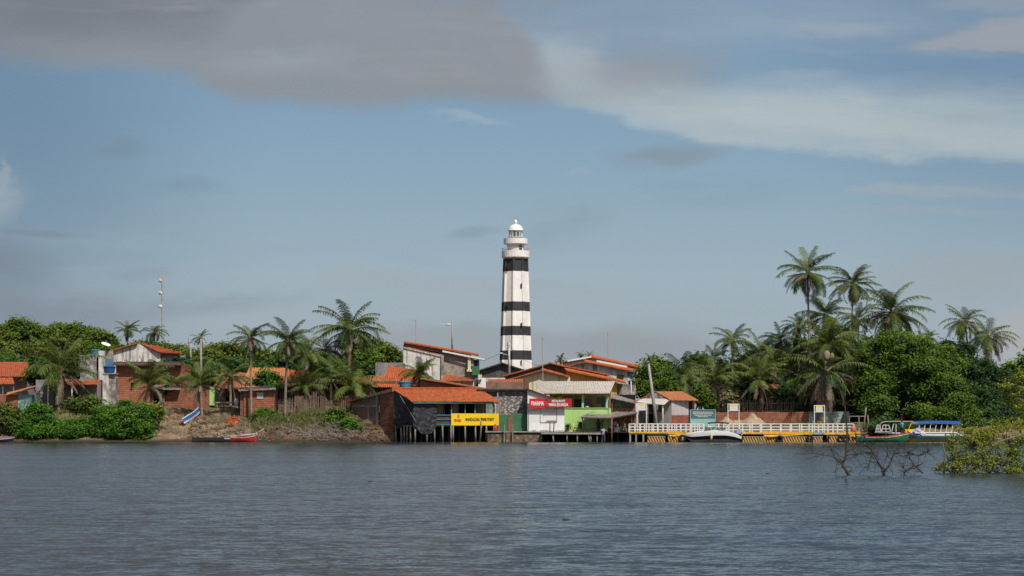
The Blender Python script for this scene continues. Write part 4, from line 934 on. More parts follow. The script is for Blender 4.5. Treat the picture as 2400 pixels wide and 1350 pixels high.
# ================================================================== HOUSE ON STILTS
C0 = P(969, 980, 220.6); C0.z = 0
def S3(u, w_, z): return Vector((C0.x + 9.35 * u - 6.2 * w_, C0.y + 4.6 * u + 9.5 * w_, z))     # u along the river side, w back along the gable
def S2(px, py, edge):
    """point on the gable plane ('g') or river side ('s') seen at a photo pixel"""
    if edge == 'g':
        a = (px - CX) / F; w_ = (a * C0.y - C0.x) / (-6.2 - 9.5 * a); b = S3(0, w_, 0)
    else:
        a = (px - CX) / F; u = (C0.x - a * C0.y) / (a * 4.6 - 9.35); b = S3(u, 0, 0)
    return Vector((b.x, b.y, Z(py, b.y)))
t = thing('stilt_house', 'brick and tarp house on stilts over the water under a bright orange tile roof', 'house', (C0.x, C0.y, 0))
back = Vector((-.0, .25, 0))
mb = MB(); mb.ext([S2(822, 1018, 'g'), S2(888, 1018, 'g'), S2(888, 927, 'g'), S2(822, 941, 'g')], back); mb.build('plastered_brick_wall', 'brick_old', t)
mb = MB(); mb.ext([S2(890, 1026, 'g'), S2(922, 1026, 'g'), S2(922, 918, 'g'), S2(890, 924, 'g')], back); mb.build('brick_wall', 'brick', t)
mb = MB(); f_ = Vector((0, -.06, 0))
for a, b, c_, d_ in ((881, 884.5, 928, 1016), (861.5, 865, 950, 1000), (824, 881, 949, 953.5), (824, 881, 999, 1003)): mb.ext([S2(a, d_, 'g') + f_, S2(b, d_, 'g') + f_, S2(b, c_, 'g') + f_, S2(a, c_, 'g') + f_], (0, .1, 0))
mb.build('concrete_frame', 'cement', t)
MB().bar(S2(818, 941, 'g') + Vector((0, -.15, 0)), S2(921, 915, 'g') + Vector((0, -.15, 0)), .14, .22).build('barge_board', 'wood', t)
mb = MB(); mb.ext([S2(822, 1036, 'g') + Vector((0, -.1, 0)), S2(924, 1036, 'g') + Vector((0, -.1, 0)), S2(924, 1014, 'g') + Vector((0, -.1, 0)), S2(822, 1012, 'g') + Vector((0, -.1, 0))], (0, .8, 0)); mb.build('stone_footing', 'rubble', t)
# roof: ridge from (920,911) to (1122,911)
ex = Vector((0, -.5, 0)); E0 = P(964, 940.5, 219.9); E1 = P(1172, 940.5, 224.2); R0 = P(918, 911.5, 226.0); R1 = P(1124, 911.5, 228.6)
MB().roof(E0, E1, R1, R0, per=.22, amp=.03, th=.06, nv=10, jit=.018, sag=.03).build('front_roof', 'tile', t)
MB().roof(P(812, 941, 231.5), P(1030, 935, 233), R1 + Vector((0, .15, 0)), R0 + Vector((0, .15, 0)), per=.3, th=.1).build('back_roof', 'tile_old', t)
MB().tube([R0 + Vector((0, 0, .06)), R1 + Vector((0, 0, .06))], .11, 7).build('ridge_tiles', 'tile_mid', t)
MB().bar(E0 + Vector((.2, .15, -.17)), E1 + Vector((-.2, .15, -.17)), .08, .14).build('eave_beam', 'teal_paint', t)
# tarp: a wavy sheet on both faces
rng = random.Random(4)
from mathutils import noise as mn
def fold(u, v, a=1.): return a * (.30 * mn.noise(Vector((u * 7 + v * 2.5, v * 2.2, 1.))) + .20 * abs(mn.noise(Vector((u * 4 - v * 6, v * 5, 5.)))) + .10 * mn.noise(Vector((u * 16 + v * 9, v * 9, 8.))))
def sheet(edge, x0, x1, top, bot, off, seed):
    def g(u, v):
        px = x0 + (x1 - x0) * u; py = top(u) + (bot(u) - top(u)) * v; p = S2(px, py, edge); return p + Vector((0, -off - fold(u + seed, v, .9) * (.35 + v), 0))
    return g
mb = MB(); mb.grid(sheet('g', 923, 969, lambda u: 917 + 22 * u, lambda u: 1001 + 6 * math.sin(u * 7) - 6 * u, .16, 0.), 30, 34)
mb.grid(sheet('s', 968.5, 1023.5, lambda u: 941.5, lambda u: 1003 + 15 * math.sin(min(1, u * 1.25) * 2.3) - 16 * max(0, u - .8) * 5, .16, .3), 34, 34)
mb.build('tarpaulin', 'tarp', t, True)
MB().bar(S2(938, 928, 'g') + Vector((0, -.4, 0)), P(973, 985, 219.9), .05).build('tie_rope', 'wood', t)
# interior and deck
zf = Z(996, 221)
MB().ext([S3(0, .02, zf), S3(1, .02, zf), S3(1, .95, zf), S3(0, .95, zf)], (0, 0, -.16)).build('floor_deck', 'wood', t)
mb = MB(); Yb = 226.5
mb.wall(955, 1172, 930, 1010, Yb, .2, [(1041, 1055, 938, 990), (1075, 1112, 938, 992), (1139, 1153, 942, 980)]); mb.build('inner_wall', 'grey', t)
MB().pbox(950, 1178, 925, 1030, Yb + 2.5, .2).build('interior_shade', 'black', t)  # black sheet standing in for shade inside the stilt house
MB().pbox(1056.5, 1075, 944, 990, Yb - .06, .04).build('white_panel', 'stained', t); MB().pbox(1020, 1040, 944, 972, Yb - .06, .04).build('cream_panel', 'cream', t)
for cx in (1028, 1147):
    c_ = P(cx, 958, Yb - .16); mb = MB()
    mb.grid(lambda u, v: c_ + Vector((math.cos(u * 6.2832) * (.55 + .09 * v), 0, math.sin(u * 6.2832) * (1.02 + .1 * v))), 26, 1); mb.grid(lambda u, v: c_ + Vector((math.cos(u * 6.2832) * .64, .1 * v, math.sin(u * 6.2832) * 1.12)), 26, 1); o = mb.build('round_arch', 'wood_dark', t)
for px in (1040, 1133.5, 1160): MB().pbox(px - 2, px + 2, 941, 972, Yb - .14, .08).build('cream_post', 'cream', t)
for px, w_ in ((1058, .13), (1090, .10), (1113, .16), (1172, .12), (1022, .10)): o = MB().tube([S2(px, 1000, 's'), S2(px, 942, 's')], w_ / 2, 7).build('veranda_post', 'wood', t, True)
mb = MB()
for py in (973, 983, 995): mb.bar(S2(1023, py, 's'), S2(1058, py, 's'), .07, .12)
mb.build('side_rail', 'teal_paint', t)
MB().ext([S2(1023, 996, 's') + Vector((0, .1, 0)), S2(1058, 996, 's') + Vector((0, .1, 0)), S2(1058, 972, 's') + Vector((0, .1, 0)), S2(1023, 972, 's') + Vector((0, .1, 0))], (0, .05, 0)).build('rail_boards', 'wood_dark', t)
rng = random.Random(8)
for px in (928, 941, 948, 954, 962): o = MB().tube([S2(px, 1036, 'g'), S2(px + rng.uniform(-1, 1), 996, 'g')], [.10 * rng.uniform(.8, 1.2), .09], 7).build('stilt', 'wood', t, True)
for px, tp in ((973, 996), (1000, 996), (1018, 996), (1037, 997), (1057, 997), (1062, 997), (1090, 997), (1114, 997), (1140, 997)): MB().tube([S2(px - rng.uniform(-1, 1.5), 1037, 's'), S2(px, tp, 's')], [.10 * rng.uniform(.8, 1.2), .09], 7).build('stilt', 'wood', t, True)
MB().tube([S2(1125, 1037, 's') + Vector((0, -.3, 0)), S2(1129, 985, 's') + Vector((0, -.3, 0))], [.10, .08], 7).build('stilt', 'wood', t, True)
for px in (985, 1008, 1030, 1050, 1075, 1102, 1130): MB().tube([S2(px, 1036, 's') + Vector((0, 2.2, 0)), S2(px, 997, 's') + Vector((0, 2.2, 0))], .08, 6).build('rear_stilt', 'wood_dark', t)
MB().pbox(930, 1168, 999, 1036, 225.4, .3).build('underfloor_shade', 'black', t)  # black sheet painted as the shade beneath the floor
# yellow sign
sa, sb_ = S2(1057.5, 997, 's'), S2(1169, 997, 's'); sa.y -= .12; sb_.y -= .12; yaw = math.atan2(sb_.y - sa.y, sb_.x - sa.x); hS = Z(969, 222.8) - Z(997, 222.8)
t = thing('shop_sign', 'long yellow banner sign reading MANDACARU PRIME POINT on the stilt house', 'sign', sa)
MB().ext([sa, sb_, sb_ + Vector((0, 0, hS)), sa + Vector((0, 0, hS))], (0, .05, 0)).build('board', 'sign_yellow', t)
def onsign(u, v): q = sa.lerp(sb_, u); return q + Vector((0, -.03, hS * v))
text_mesh('MANDACARU PRIME POINT', onsign(.60, .5), 3.42, .36, 'ink_black', t, yaw=yaw, bold=.025)
text_mesh('DEVASSA', onsign(.135, .42), .86, .33, 'ink_red', t, 'brand_lettering', yaw=yaw, bold=.03)
c_ = onsign(.14, .78); mb = MB(); mb.grid(lambda u, v: c_ + Vector((math.cos(u * 6.2832) * (.11 + .06 * v), 0, math.sin(u * 6.2832) * (.11 + .06 * v))), 20, 1); mb.grid(lambda u, v: c_ + Vector((-.03 + .06 * u, 0, -.07 + .14 * v)), 1, 1); mb.build('emblem', 'ink_red', t)
t = thing('gas_bottle', 'red drum on the stone ledge below the end of the yellow sign', 'drum', P(1161, 1013, 222.6))
MB().lathe(P(1161, 1013, 222.6), [(.2, 0), (.26, .08), (.26, .55), (.16, .68), (.06, .7), (.06, .8)], 12).build('body', 'red_paint', t, True); MB().lathe(P(1161, 1013, 222.6), [(.07, .78), (.12, .80), (.12, .86), (.05, .88)], 10).build('cap', 'stained', t)

# ================================================================== MIDDLE CLUSTER, BACK ROWS
t = house('orange tiled house in two roof steps behind the stilt house', 920, 900, 245)
MB().pbox(850, 1000, 893, 950, 242, 8).build('wall', 'brick_dark', t)
MB().pbox(880, 945, 850, 905, 253, 5).build('rear_wall', 'grey', t)
MB().roof(P(899, 885, 245), P(995, 887, 245), P(972, 866, 251), P(912, 856, 251)).build('roof', 'tile', t)
MB().roof(P(852, 905, 240.5), P(1000, 908, 240.5), P(985, 882, 246), P(880, 881, 246), jit=.03, seed=7).build('roof', 'tile', t)
tank('faded light blue water tank behind the orange stilt house roof', 934.5, 965, 893, 912.5, 236, 'teal_blue')
pole('slim pole standing beside the faded blue tank', 'pole', 928.5, 915, 928.5, 887, 236.5, .05, .05, 'wood', name='pole')
t = house('two storey white and grey house with a long sloping lean-to roof and green balcony', 1030, 880, 262)
mb = MB(); poly(mb, [(944.5, 925), (944.5, 810.5), (1036, 832), (1036, 925)], 262, 9); mb.build('white_wall', 'stained', t)
mb = MB(); poly(mb, [(1036, 925), (1036, 825), (1110, 841), (1110, 925)], 262.6, 8); mb.build('rough_wall', 'greybrown', t)
mb = MB(); poly(mb, [(944.5, 810), (948, 804), (1104, 832), (1104, 840)], 262.1, 8); mb.build('eave_wall', 'brick_old', t)
mb = MB(); mb.roof(P(1122, 831.5, 261.8), P(1122, 829, 271.5), P(947, 799.5, 271.5), P(946.5, 802, 261.7), per=.35, th=.13, sag=.02, nv=14); mb.build('roof', 'tile_mid', t)
MB().bar(P(1037, 823, 261.9), P(1136, 842.5, 261.6), .16, .2).build('white_barge', 'white', t)
MB().roof(P(1137, 844, 262.3), P(1137, 843, 264), P(1039, 822, 265), P(1038, 824, 262.4), per=.4, th=.06).build('porch_roof', 'fibre_old', t)
MB().pbox(1034, 1040, 832, 915, 261.7, .5).build('corner_pilaster', 'stained_heavy', t)
MB().bar(P(944, 812, 261.8), P(1036, 833, 261.8), .10, .10).build('red_trim', 'tile_mid', t)
MB().pbox(1096.5, 1103.5, 838, 868, 261.9, .4).build('balcony_column', 'cream', t); MB().pbox(1094, 1106, 866, 871, 261.8, 1).build('balcony_ledge', 'cream', t)
MB().pbox(1108, 1122, 843, 890, 263.2, 6).build('side_room', 'teal_blue', t); MB().pbox(1106.5, 1122.5, 858, 879, 262, .25).build('green_balustrade', 'green', t)
MB().pbox(1114, 1119, 846, 857, 263.1, .1).build('window', 'darkglass', t)
def antenna(label, px, py0, py1, Y, h=14, side=-1):
    t = thing('antenna_mast', label, 'antenna', P(px, py1, Y), 'television antennas on the roofs')
    MB().tube([P(px + .8, py1, Y), P(px, py0, Y)], .045, 6).build('mast', 'mast', t)
    mb = MB(); a = P(px - h * .8, py0 + 1, Y); b = P(px + h * .3, py0 + 1, Y); mb.bar(a, b, .035)
    for k in range(6): q = a.lerp(b, k / 5); mb.bar(q + Vector((0, -.35, 0)), q + Vector((0, .35, 0)), .02)
    mb.build('aerial', 'mast', t)
antenna('thin leaning television antenna on the left end of the long sloping roof', 974.5, 749, 810, 264)
antenna('tall television antenna in front of the cream gable house', 1271.5, 792, 895, 238, 4)
antenna('tall television antenna on the rear orange roofs', 1424.5, 779, 838, 288, 26)
antenna('short antenna rod beside the base of the lighthouse', 1222.5, 842, 862, 289, 2)
t = pole('concrete street lamp pole rising behind the two storey white house', 'street lamp', 1060, 830, 1059.5, 754, 275, .14, .10, 'cement', [(1059, 761, 1048, 759.5, .08)], name='street_lamp'); MB().ellipsoid(P(1052, 760.5, 274.9), (.38, .15, .12), 10, 6).build('lamp_head', 'white', t, True); MB().bar(P(1048, 759.5, 274.8), P(1032, 758.5, 274.8), .04).build('bracket', 'white', t)
t = pole('street lamp pole with crossarms standing in front of the lighthouse base', 'street lamp', 1194, 885, 1193, 803, 284, .17, .13, 'stained', [(1174, 828, 1192, 832, .07), (1182, 812, 1200, 806, .05), (1186, 820, 1199, 822, .05)], name='street_lamp'); MB().ellipsoid(P(1174, 828, 283.8), (.3, .14, .09), 10, 6).build('lamp_head', 'white', t, True)
for a, b, c_, d_, e_ in ((1189, 800, 1190, 838, .03), (1192, 803, 1186, 826, .02), (1184, 806, 1196, 812, .02)): MB().tube([P(a, b, 283.7), P(c_, d_, 283.7)], e_, 5).build('hanging_wire', 'rubber', t)
t = house('low house under a broad blackened roof below the lighthouse', 1180, 880, 290)
mb = MB(); poly(mb, [(1124, 915), (1124, 868), (1177, 851), (1242, 872), (1242, 915)], 290, 9); mb.build('wall', 'dark_roof', t)
mb = MB(); verge(mb, (1120, 868), (1177, 849.5), 289.3, 300, lift=1); verge(mb, (1246, 872), (1177, 849.5), 289.3, 300, lift=1); mb.build('roof', 'dark_roof', t)
MB().pbox(1128, 1184, 885.5, 905, 284, 2).build('white_parapet', 'stained', t)
t = house('orange tiled annex with a ribbed pale wall below the two storey house', 1080, 900, 252)
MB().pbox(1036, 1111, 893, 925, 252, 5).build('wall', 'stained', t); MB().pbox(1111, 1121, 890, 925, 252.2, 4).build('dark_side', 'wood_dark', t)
MB().roof(P(1034, 891, 251.2), P(1114, 892, 251.2), P(1090, 885, 257), P(1044, 877, 257)).build('roof', 'tile', t)
t = house('small white block with a cream top between the brick roofs', 1130, 900, 250)
MB().pbox(1121, 1138.5, 886, 925, 249, 3).build('wall', 'white', t); MB().pbox(1120.5, 1129, 878, 890, 248.6, 1.5).build('cream_block', 'cream', t)
t = house('brick house with one long roof slope falling behind the stilt house roof', 1050, 905, 236)
mb = MB(); poly(mb, [(985, 925), (985, 886), (1010, 889), (1132, 911), (1132, 925)], 236, 7); mb.build('wall', 'brick_bright', t)
mb = MB(); mb.roof(P(1142, 912.5, 235.3), P(1142, 910.5, 243), P(985, 884, 243), P(985, 887, 235.3), per=.3, th=.1, sag=.02, nv=12); mb.build('roof', 'tile_old', t)
t = house('brick house with a short orange tile strip behind its parapet', 1190, 905, 230)
MB().pbox(1139, 1229, 894, 915, 229.5, 3).build('parapet', 'brick_old', t); MB().pbox(1229, 1240, 886, 915, 229.4, 3).build('pillar', 'brick_dark', t)
MB().roof(P(1143, 896, 230), P(1229, 896, 230), P(1228, 888, 233), P(1144, 889, 233)).build('roof', 'tile', t)
mb = MB().pbox(1118, 1240, 911, 914.5, 227.5, 4); mb.build('dark_eave', 'wood_dark', t)
MB().wall(1168, 1237, 914.5, 1014, 228, 4).build('stone_wall', 'stone', t); MB().pbox(1120, 1168, 914.5, 1000, 228.6, 4).build('peeling_wall', 'mold', t)
MB().pbox(1165, 1168.5, 918, 985, 227.7, .3).pbox(1118, 1165, 915.5, 918, 227.7, .3).build('pale_frame', 'cement', t)
MB().pbox(1170, 1197, 972, 1013, 223.0, .2).build('green_gate', 'green', t); MB().pbox(1201, 1236, 968.5, 1013, 223.05, 4).build('green_wall', 'green', t); MB().pbox(1191, 1201, 978, 1013, 222.9, .2).build('brown_plank', 'wood_red', t)
t = thing('stone_quay', 'low rubble stone quay wall between the stilt house and the jetty', 'quay', (X(1200, 221), 221, 0))
mb = MB(); rng = random.Random(3)
mb.pbox(1139, 1272, 1012.5, 1040, 221.3, 5.2); mb.pbox(1143, 1186, 1018, 1040, 220.9, .5); mb.pbox(1186, 1201, 1014, 1040, 220.8, .6); mb.pbox(1202, 1270, 1019, 1040, 220.95, .4); mb.build('stone_wall', 'rubble', t)
MB().pbox(1137, 1323, 1011, 1013.4, 220.9, 6).build('cap_slab', 'cement', t)
for px in (1182, 1201.5): MB().tube([P(px, 1035, 220.5), P(px, 995, 220.5)], .07, 7).build('post', 'wood', t)
# foliage-free white restaurant building
t = house('bright white shop front with a sloping top at the river edge', 1280, 960, 222)
mb = MB(); poly(mb, [(1236.5, 1012), (1236.5, 914), (1296, 933.5), (1296, 957), (1323, 957), (1323, 1012)], 222, 5.5); mb.build('wall', 'white', t)
MB().bar(P(1233, 910.5, 221.75), P(1299, 934, 221.75), .25, .12).build('roof_edge', 'wood_dark', t); mb = MB(); mb.ext([P(1235, 912, 221.8), P(1298, 934, 221.8), P(1298, 932.6, 221.8), P(1235, 910, 221.8)], (0, 6, 0)); mb.build('roof', 'fibre_old', t)
mb = MB()
for a in ((1266, 1267, 958, 990), (1304.5, 1305.5, 958, 990), (1267, 1304.5, 989.5, 990.3), (1282, 1303, 985.5, 986.2), (1267, 1304, 965, 965.6), (1279, 1304, 988, 988.5)): mb.pbox(*a, 221.93, .06)
mb.build('shutter_frame', 'cement', t)
mb = MB(); mb.pbox(1237, 1323, 1008, 1012.3, 221.96, .05); mb.build('dirty_skirting', 'stained', t); MB().pbox(1245, 1262, 962, 962.6, 221.94, .05).build('conduit', 'cement', t); MB().pbox(1239, 1240, 958, 1010, 221.9, .06).build('downpipe', 'cement', t)
t = thing('shop_sign', 'bright red sign reading BRAHMA on the white shop front', 'sign', P(1260, 957, 221.5)); MB().pbox(1240.5, 1279.5, 934, 957, 221.5, .12).build('board', 'sign_red', t); text_mesh('BRAHMA', P(1260, 945.5, 221.46), 1.36, .47, 'ink_white', t, bold=.035)
t = thing('shop_sign', 'dark red sign reading RESTAURANTE MARIA EDUARDA beside the white shop front', 'sign', P(1311, 957, 221.4)); MB().pbox(1281.5, 1340, 934.5, 956, 221.4, .12).build('board', 'sign_red2', t)
text_mesh('RESTAURANTE', P(1309, 940, 221.36), 1.42, .26, 'ink_white', t, bold=.02); text_mesh('MARIA EDUARDA', P(1309, 948.5, 221.36), 2.08, .34, 'ink_white', t, bold=.03)
MB().pbox(1280, 1281.3, 931, 957.5, 221.38, .08).build('bracket', 'wood_dark', t)

# cream gable group
t = house('dark gabled house with orange verge tiles behind the cream gable', 1300, 880, 258)
mb = MB(); poly(mb, [(1184, 920), (1184, 880), (1289, 853), (1424, 879), (1424, 920)], 258, 9); mb.build('wall', 'brick_dark', t)
mb = MB(); verge(mb, (1178, 881), (1289, 850.5), 257.3, 268, lift=3); mb.build('left_roof', 'tile_old', t)
mb = MB(); verge(mb, (1428, 878), (1289, 850), 257.3, 268, lift=6); mb.build('right_roof', 'tile', t)
t = house('cream gabled house with brown verge tiles behind the white shop', 1270, 900, 240)
mb = MB(); poly(mb, [(1200, 930), (1200, 891), (1272, 869), (1336, 884), (1336, 930)], 240, 9); mb.build('wall', 'cream', t)
mb = MB(); verge(mb, (1172, 894.5), (1272, 865.5), 239.2, 249, lift=2); mb.build('left_roof', 'tile_old', t)
mb = MB(); verge(mb, (1334, 882), (1272, 865.5), 239.2, 249, lift=7); mb.build('right_roof', 'tile', t)
t = house('ochre walled house with a long orange roof slope above the fibre cement awning', 1400, 900, 244)
mb = MB(); poly(mb, [(1330, 925), (1330, 870), (1352, 874), (1438, 894), (1446, 896), (1446, 925)], 244, 9); mb.build('wall', 'ochre', t)
mb = MB(); verge(mb, (1467, 895.5), (1327, 866.5), 243.1, 253, lift=9); mb.build('roof', 'tile', t)
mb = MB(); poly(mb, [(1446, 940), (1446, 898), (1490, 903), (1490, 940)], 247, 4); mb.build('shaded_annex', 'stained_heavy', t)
t = house('long house with stained wall under two stacked orange roofs at the rear', 1430, 860, 275)
mb = MB(); poly(mb, [(1318, 910), (1318, 862), (1372, 850), (1520, 877), (1498, 910)], 275, 7); mb.build('wall', 'stained', t)
mb = MB(); verge(mb, (1312, 861), (1372, 847.5), 274.3, 283, lift=3); mb.build('left_roof', 'tile_old', t)
mb = MB(); verge(mb, (1522, 876), (1372, 847), 274.3, 283, lift=9); mb.build('right_roof', 'tile', t)
MB().pbox(1446, 1462, 879, 888, 274.9, .2).build('window', 'darkglass', t)
t = house('rear most orange roofed house with a white fascia strip', 1420, 850, 292)
mb = MB(); poly(mb, [(1322, 880), (1322, 846), (1386, 837), (1502, 862), (1502, 880)], 292, 8); mb.build('wall', 'stained', t)
mb = MB(); verge(mb, (1316, 848), (1386, 836), 291.3, 300, lift=2); mb.build('left_roof', 'tile_old', t)
mb = MB(); verge(mb, (1506, 861.5), (1386, 836), 291.3, 303, lift=11); mb.build('right_roof', 'tile', t)
MB().bar(P(1398, 846, 291), P(1470, 860, 291), .1, .28).build('white_fascia', 'white', t); MB().bar(P(1330, 846, 291.2), P(1386, 836, 291.2), .1, .22).build('white_fascia', 'white', t)
tank('large dark blue water tank below the rear orange roofs', 1469, 1493, 869.5, 885.5, 262); tank('second dark blue water tank directly under the large one', 1471.5, 1490.5, 888, 908, 262.1, lid=False)
t = thing('tank_stand', 'pale concrete stand carrying two blue water tanks', 'stand', P(1482, 925, 262.5)); MB().pbox(1468, 1494, 885.5, 887.6, 261.4, 1.6).build('shelf', 'stained', t); MB().pbox(1490.5, 1497, 872, 930, 262.9, .5).build('side_wall', 'white', t); MB().pbox(1470, 1492, 908.2, 930, 261.6, 1.2).build('base_wall', 'stained_heavy', t)
for px in (1469, 1492): MB().pbox(px, px + 1.5, 887.6, 908, 261.5, .2).build('leg', 'wood', t)
pole('thin white pole standing in front of the blue water tanks', 'pole', 1480, 935, 1479, 893, 240, .06, .05, 'white', name='pole')

# lime green restaurant
t = house('lime green and ochre restaurant under a pale corrugated awning roof', 1370, 960, 224)
MB().roof(P(1268, 921.5, 222.4), P(1430, 921.5, 222.4), P(1442, 893.5, 227.6), P(1255, 893.5, 227.6), per=.19, amp=.035, th=.04, nv=6, jit=.004, sag=.02).build('awning_roof', 'fibre', t)
MB().wall(1288, 1430, 912, 1010, 227.6, .25, [(1345, 1366, 934, 958), (1370, 1387, 934, 958), (1398, 1419, 930, 958)]).build('back_wall', 'tan', t)
MB().pbox(1288, 1432, 905, 1010, 230, .3).build('interior_shade', 'black', t)  # black sheet for painted shade inside the restaurant
MB().pbox(1391.5, 1409, 947, 957.5, 227.3, .2).build('counter', 'tan', t); MB().pbox(1346, 1364, 936, 958, 227.75, .05).build('shutter', 'wood_dark', t)
MB().pbox(1323.2, 1425, 957, 1013, 223.2, .25).build('parapet', 'lime', t)
MB().pbox(1323.2, 1428, 955.6, 957, 223.1, 4.4).build('floor_slab', 'lime', t); MB().pbox(1426, 1432, 957, 1003, 223.45, 4).build('side_wall', 'lime', t)
for px in (1366, 1422.5): MB().pbox(px - 2.6, px + 2.6, 921, 955.6, 223.15, .24).build('column', 'mint', t)
MB().pbox(1427, 1431.5, 922, 1005, 223.5, .3).build('brown_post', 'wood_red', t)
MB().pbox(1275, 1428, 922.2, 925.2, 222.9, .12).build('eave_beam', 'ochre', t)
t = thing('hanging_plant', 'green plant trailing from the awning above the dark red sign', 'plant', P(1311, 925, 222.7)); foliage('foliage', [pblob(1311, 930, 222.7, 4, 7)], 160, .07, 'leaf_bright', t, 91, core=0); MB().bar(P(1311, 922, 222.7), P(1311, 930, 222.7), .03).build('hook', 'wood_dark', t)
t = thing('wash_basin', 'small white bowl standing on the green parapet between the columns', 'bowl', P(1376, 955.6, 223.3)); MB().lathe(P(1376, 955.6, 223.3), [(.08, 0), (.2, .12), (.2, .16), (.17, .16)], 12).build('bowl', 'white', t, True)

t = house('open brick lean-to with a sagging fibre cement roof beside the lime restaurant', 1460, 960, 226, name='shelter', cat='shelter')
MB().pbox(1432, 1489, 958, 1003, 226, .25).build('brick_wall', 'brick', t); MB().pbox(1432, 1489, 957, 965, 225.9, .1).build('top_course', 'brick_bright', t)
MB().pbox(1432, 1489, 925, 1000, 231, .3).build('back_shade', 'black', t)  # black sheet as painted shade at the rear of the lean-to
MB().roof(P(1431, 932, 224.8), P(1491, 945, 224.8), P(1490, 939, 229.5), P(1431, 922, 229.5), per=.2, th=.05, sag=.2).build('roof', 'fibre_old', t)
[posts(MB(), (q,), 936, 1000, 225.2, .12).build('post', 'wood_red', t) for q in (1434, 1487)]
t = thing('hanging_laundry', 'pale green cloth hanging in the dark lean-to opening', 'cloth', P(1447, 957, 227)); mb = MB(); mb.grid(lambda u, v: P(1441 + 15 * u, 943 + (11 + 3 * math.sin(u * 9)) * v, 227) + Vector((0, .06 * math.sin(u * 20), 0)), 14, 6); mb.build('cloth', 'mint', t); MB().bar(P(1434, 943, 227), P(1487, 943, 227), .02).build('line', 'wood', t)

# canopy on the landing
t = thing('plank_canopy', 'low weathered plank canopy on rough posts over the landing tables', 'canopy', (X(1420, 222), 222, 1.0))
rng = random.Random(6); mb = MB()
for i in range(26):
    u = i / 25; a = P(1360, 978, 219.9).lerp(P(1434, 979, 219.9), min(1, u * 1.5) if u < .66 else 1).lerp(P(1489, 968, 222), max(0, u - .66) / .34); b = P(1388, 968, 225).lerp(P(1493, 964.5, 226), u) + Vector((0, 0, rng.uniform(-.03, .1)))
    mb.bar(a, b, .17 + rng.uniform(0, .06), .035, 1 if rng.random() < .3 else 0)
mb.bar(P(1396, 965.5, 222), P(1374, 970.5, 221), .3, .03); mb.build('plank_roof', ['wood', 'fibre_old'], t)
MB().bar(P(1361, 979.5, 219.95), P(1434, 980.5, 219.95), .08, .14).bar(P(1434, 980.5, 220), P(1490, 969.5, 222.1), .07, .1).build('edge_beam', 'wood_dark', t)
for px, a, b, Y, w_, m_n in ((1365, 979, 1013, 220.1, .14, 'wood_dark'), (1401, 979, 1012, 221.5, .12, 'wood_dark'), (1412.5, 979, 1000, 223, .09, 'wood_dark'), (1433.5, 979, 1037, 220.0, .19, 'wood_red'), (1480.5, 970, 1013, 222.3, .09, 'wood_red'), (1457, 973, 1013, 223, .07, 'wood_dark')): MB().tube([P(px, b, Y), P(px + .4, a, Y)], w_ / 2, 7).build('post', m_n, t, True)
t = thing('landing_deck', 'plank landing deck on crooked stilts in front of the lime restaurant', 'deck', (X(1370, 220.6), 220.6, 0))
mb = MB(); rng = random.Random(7); zd = Z(1012.5, 220)
x_ = X(1323, 220.4)
while x_ < X(1412, 220.4): mb.box(x_, x_ + .21, 219.9, 224.6, zd - .05, zd + rng.uniform(-.015, .01)); x_ += .225
mb.box(X(1268, 220), X(1323, 220), 219.95, 220.85, zd - .05, zd); mb.build('planks', 'wood', t)
mb = MB(); x_ = X(1413, 220.4)
while x_ < X(1492, 220.4): mb.box(x_, x_ + .21, 221.4, 224.9, zd - .05, zd + rng.uniform(-.015, .01)); x_ += .225
mb.build('planks', 'wood_dark', t)
MB().bar(P(1268, 1015.5, 219.95), P(1410, 1016.5, 219.95), .1, .16).build('edge_beam', 'cement', t)
for i, (a, b) in enumerate(((1296, 1297), (1329, 1329), (1353, 1353), (1379, 1382), (1383, 1386), (1400, 1399), (1411, 1411))): MB().tube([P(b, 1038, 220.15), P(a, 1015, 220.15)], [.10, .085], 7).build('stilt', 'wood' if i % 3 else 'cement', t, True)
for px in (1310, 1340, 1366, 1392, 1425, 1448, 1470): MB().tube([P(px, 1036, 222.8), P(px, 1015, 222.8)], .07, 6).build('rear_stilt', 'wood_dark', t)
MB().pbox(1272, 1492, 1015.5, 1042, 224.3, .3).build('back_shade', 'black', t)  # black sheet standing in for shade under the landing
for px, py, m_n, lb in ((1289, 992, 'wood_red', 'short reddish mooring post in front of the white shop'), (1297.5, 992, 'rubber', 'short black mooring post in front of the white shop'), (1343.5, 991, 'yellow', 'thin yellow post standing on the plank landing')):
    a = P(px, 1012.5, 220.3); t = thing('mooring_post', lb, 'post', a); MB().tube([a, P(px + (1 if px == 1297.5 else 0), py, 220.3)], .055, 7).build('shaft', m_n, t, True); MB().ellipsoid(P(px + (1 if px == 1297.5 else 0), py, 220.3), (.065, .065, .04), 8, 4).build('cap', m_n, t)
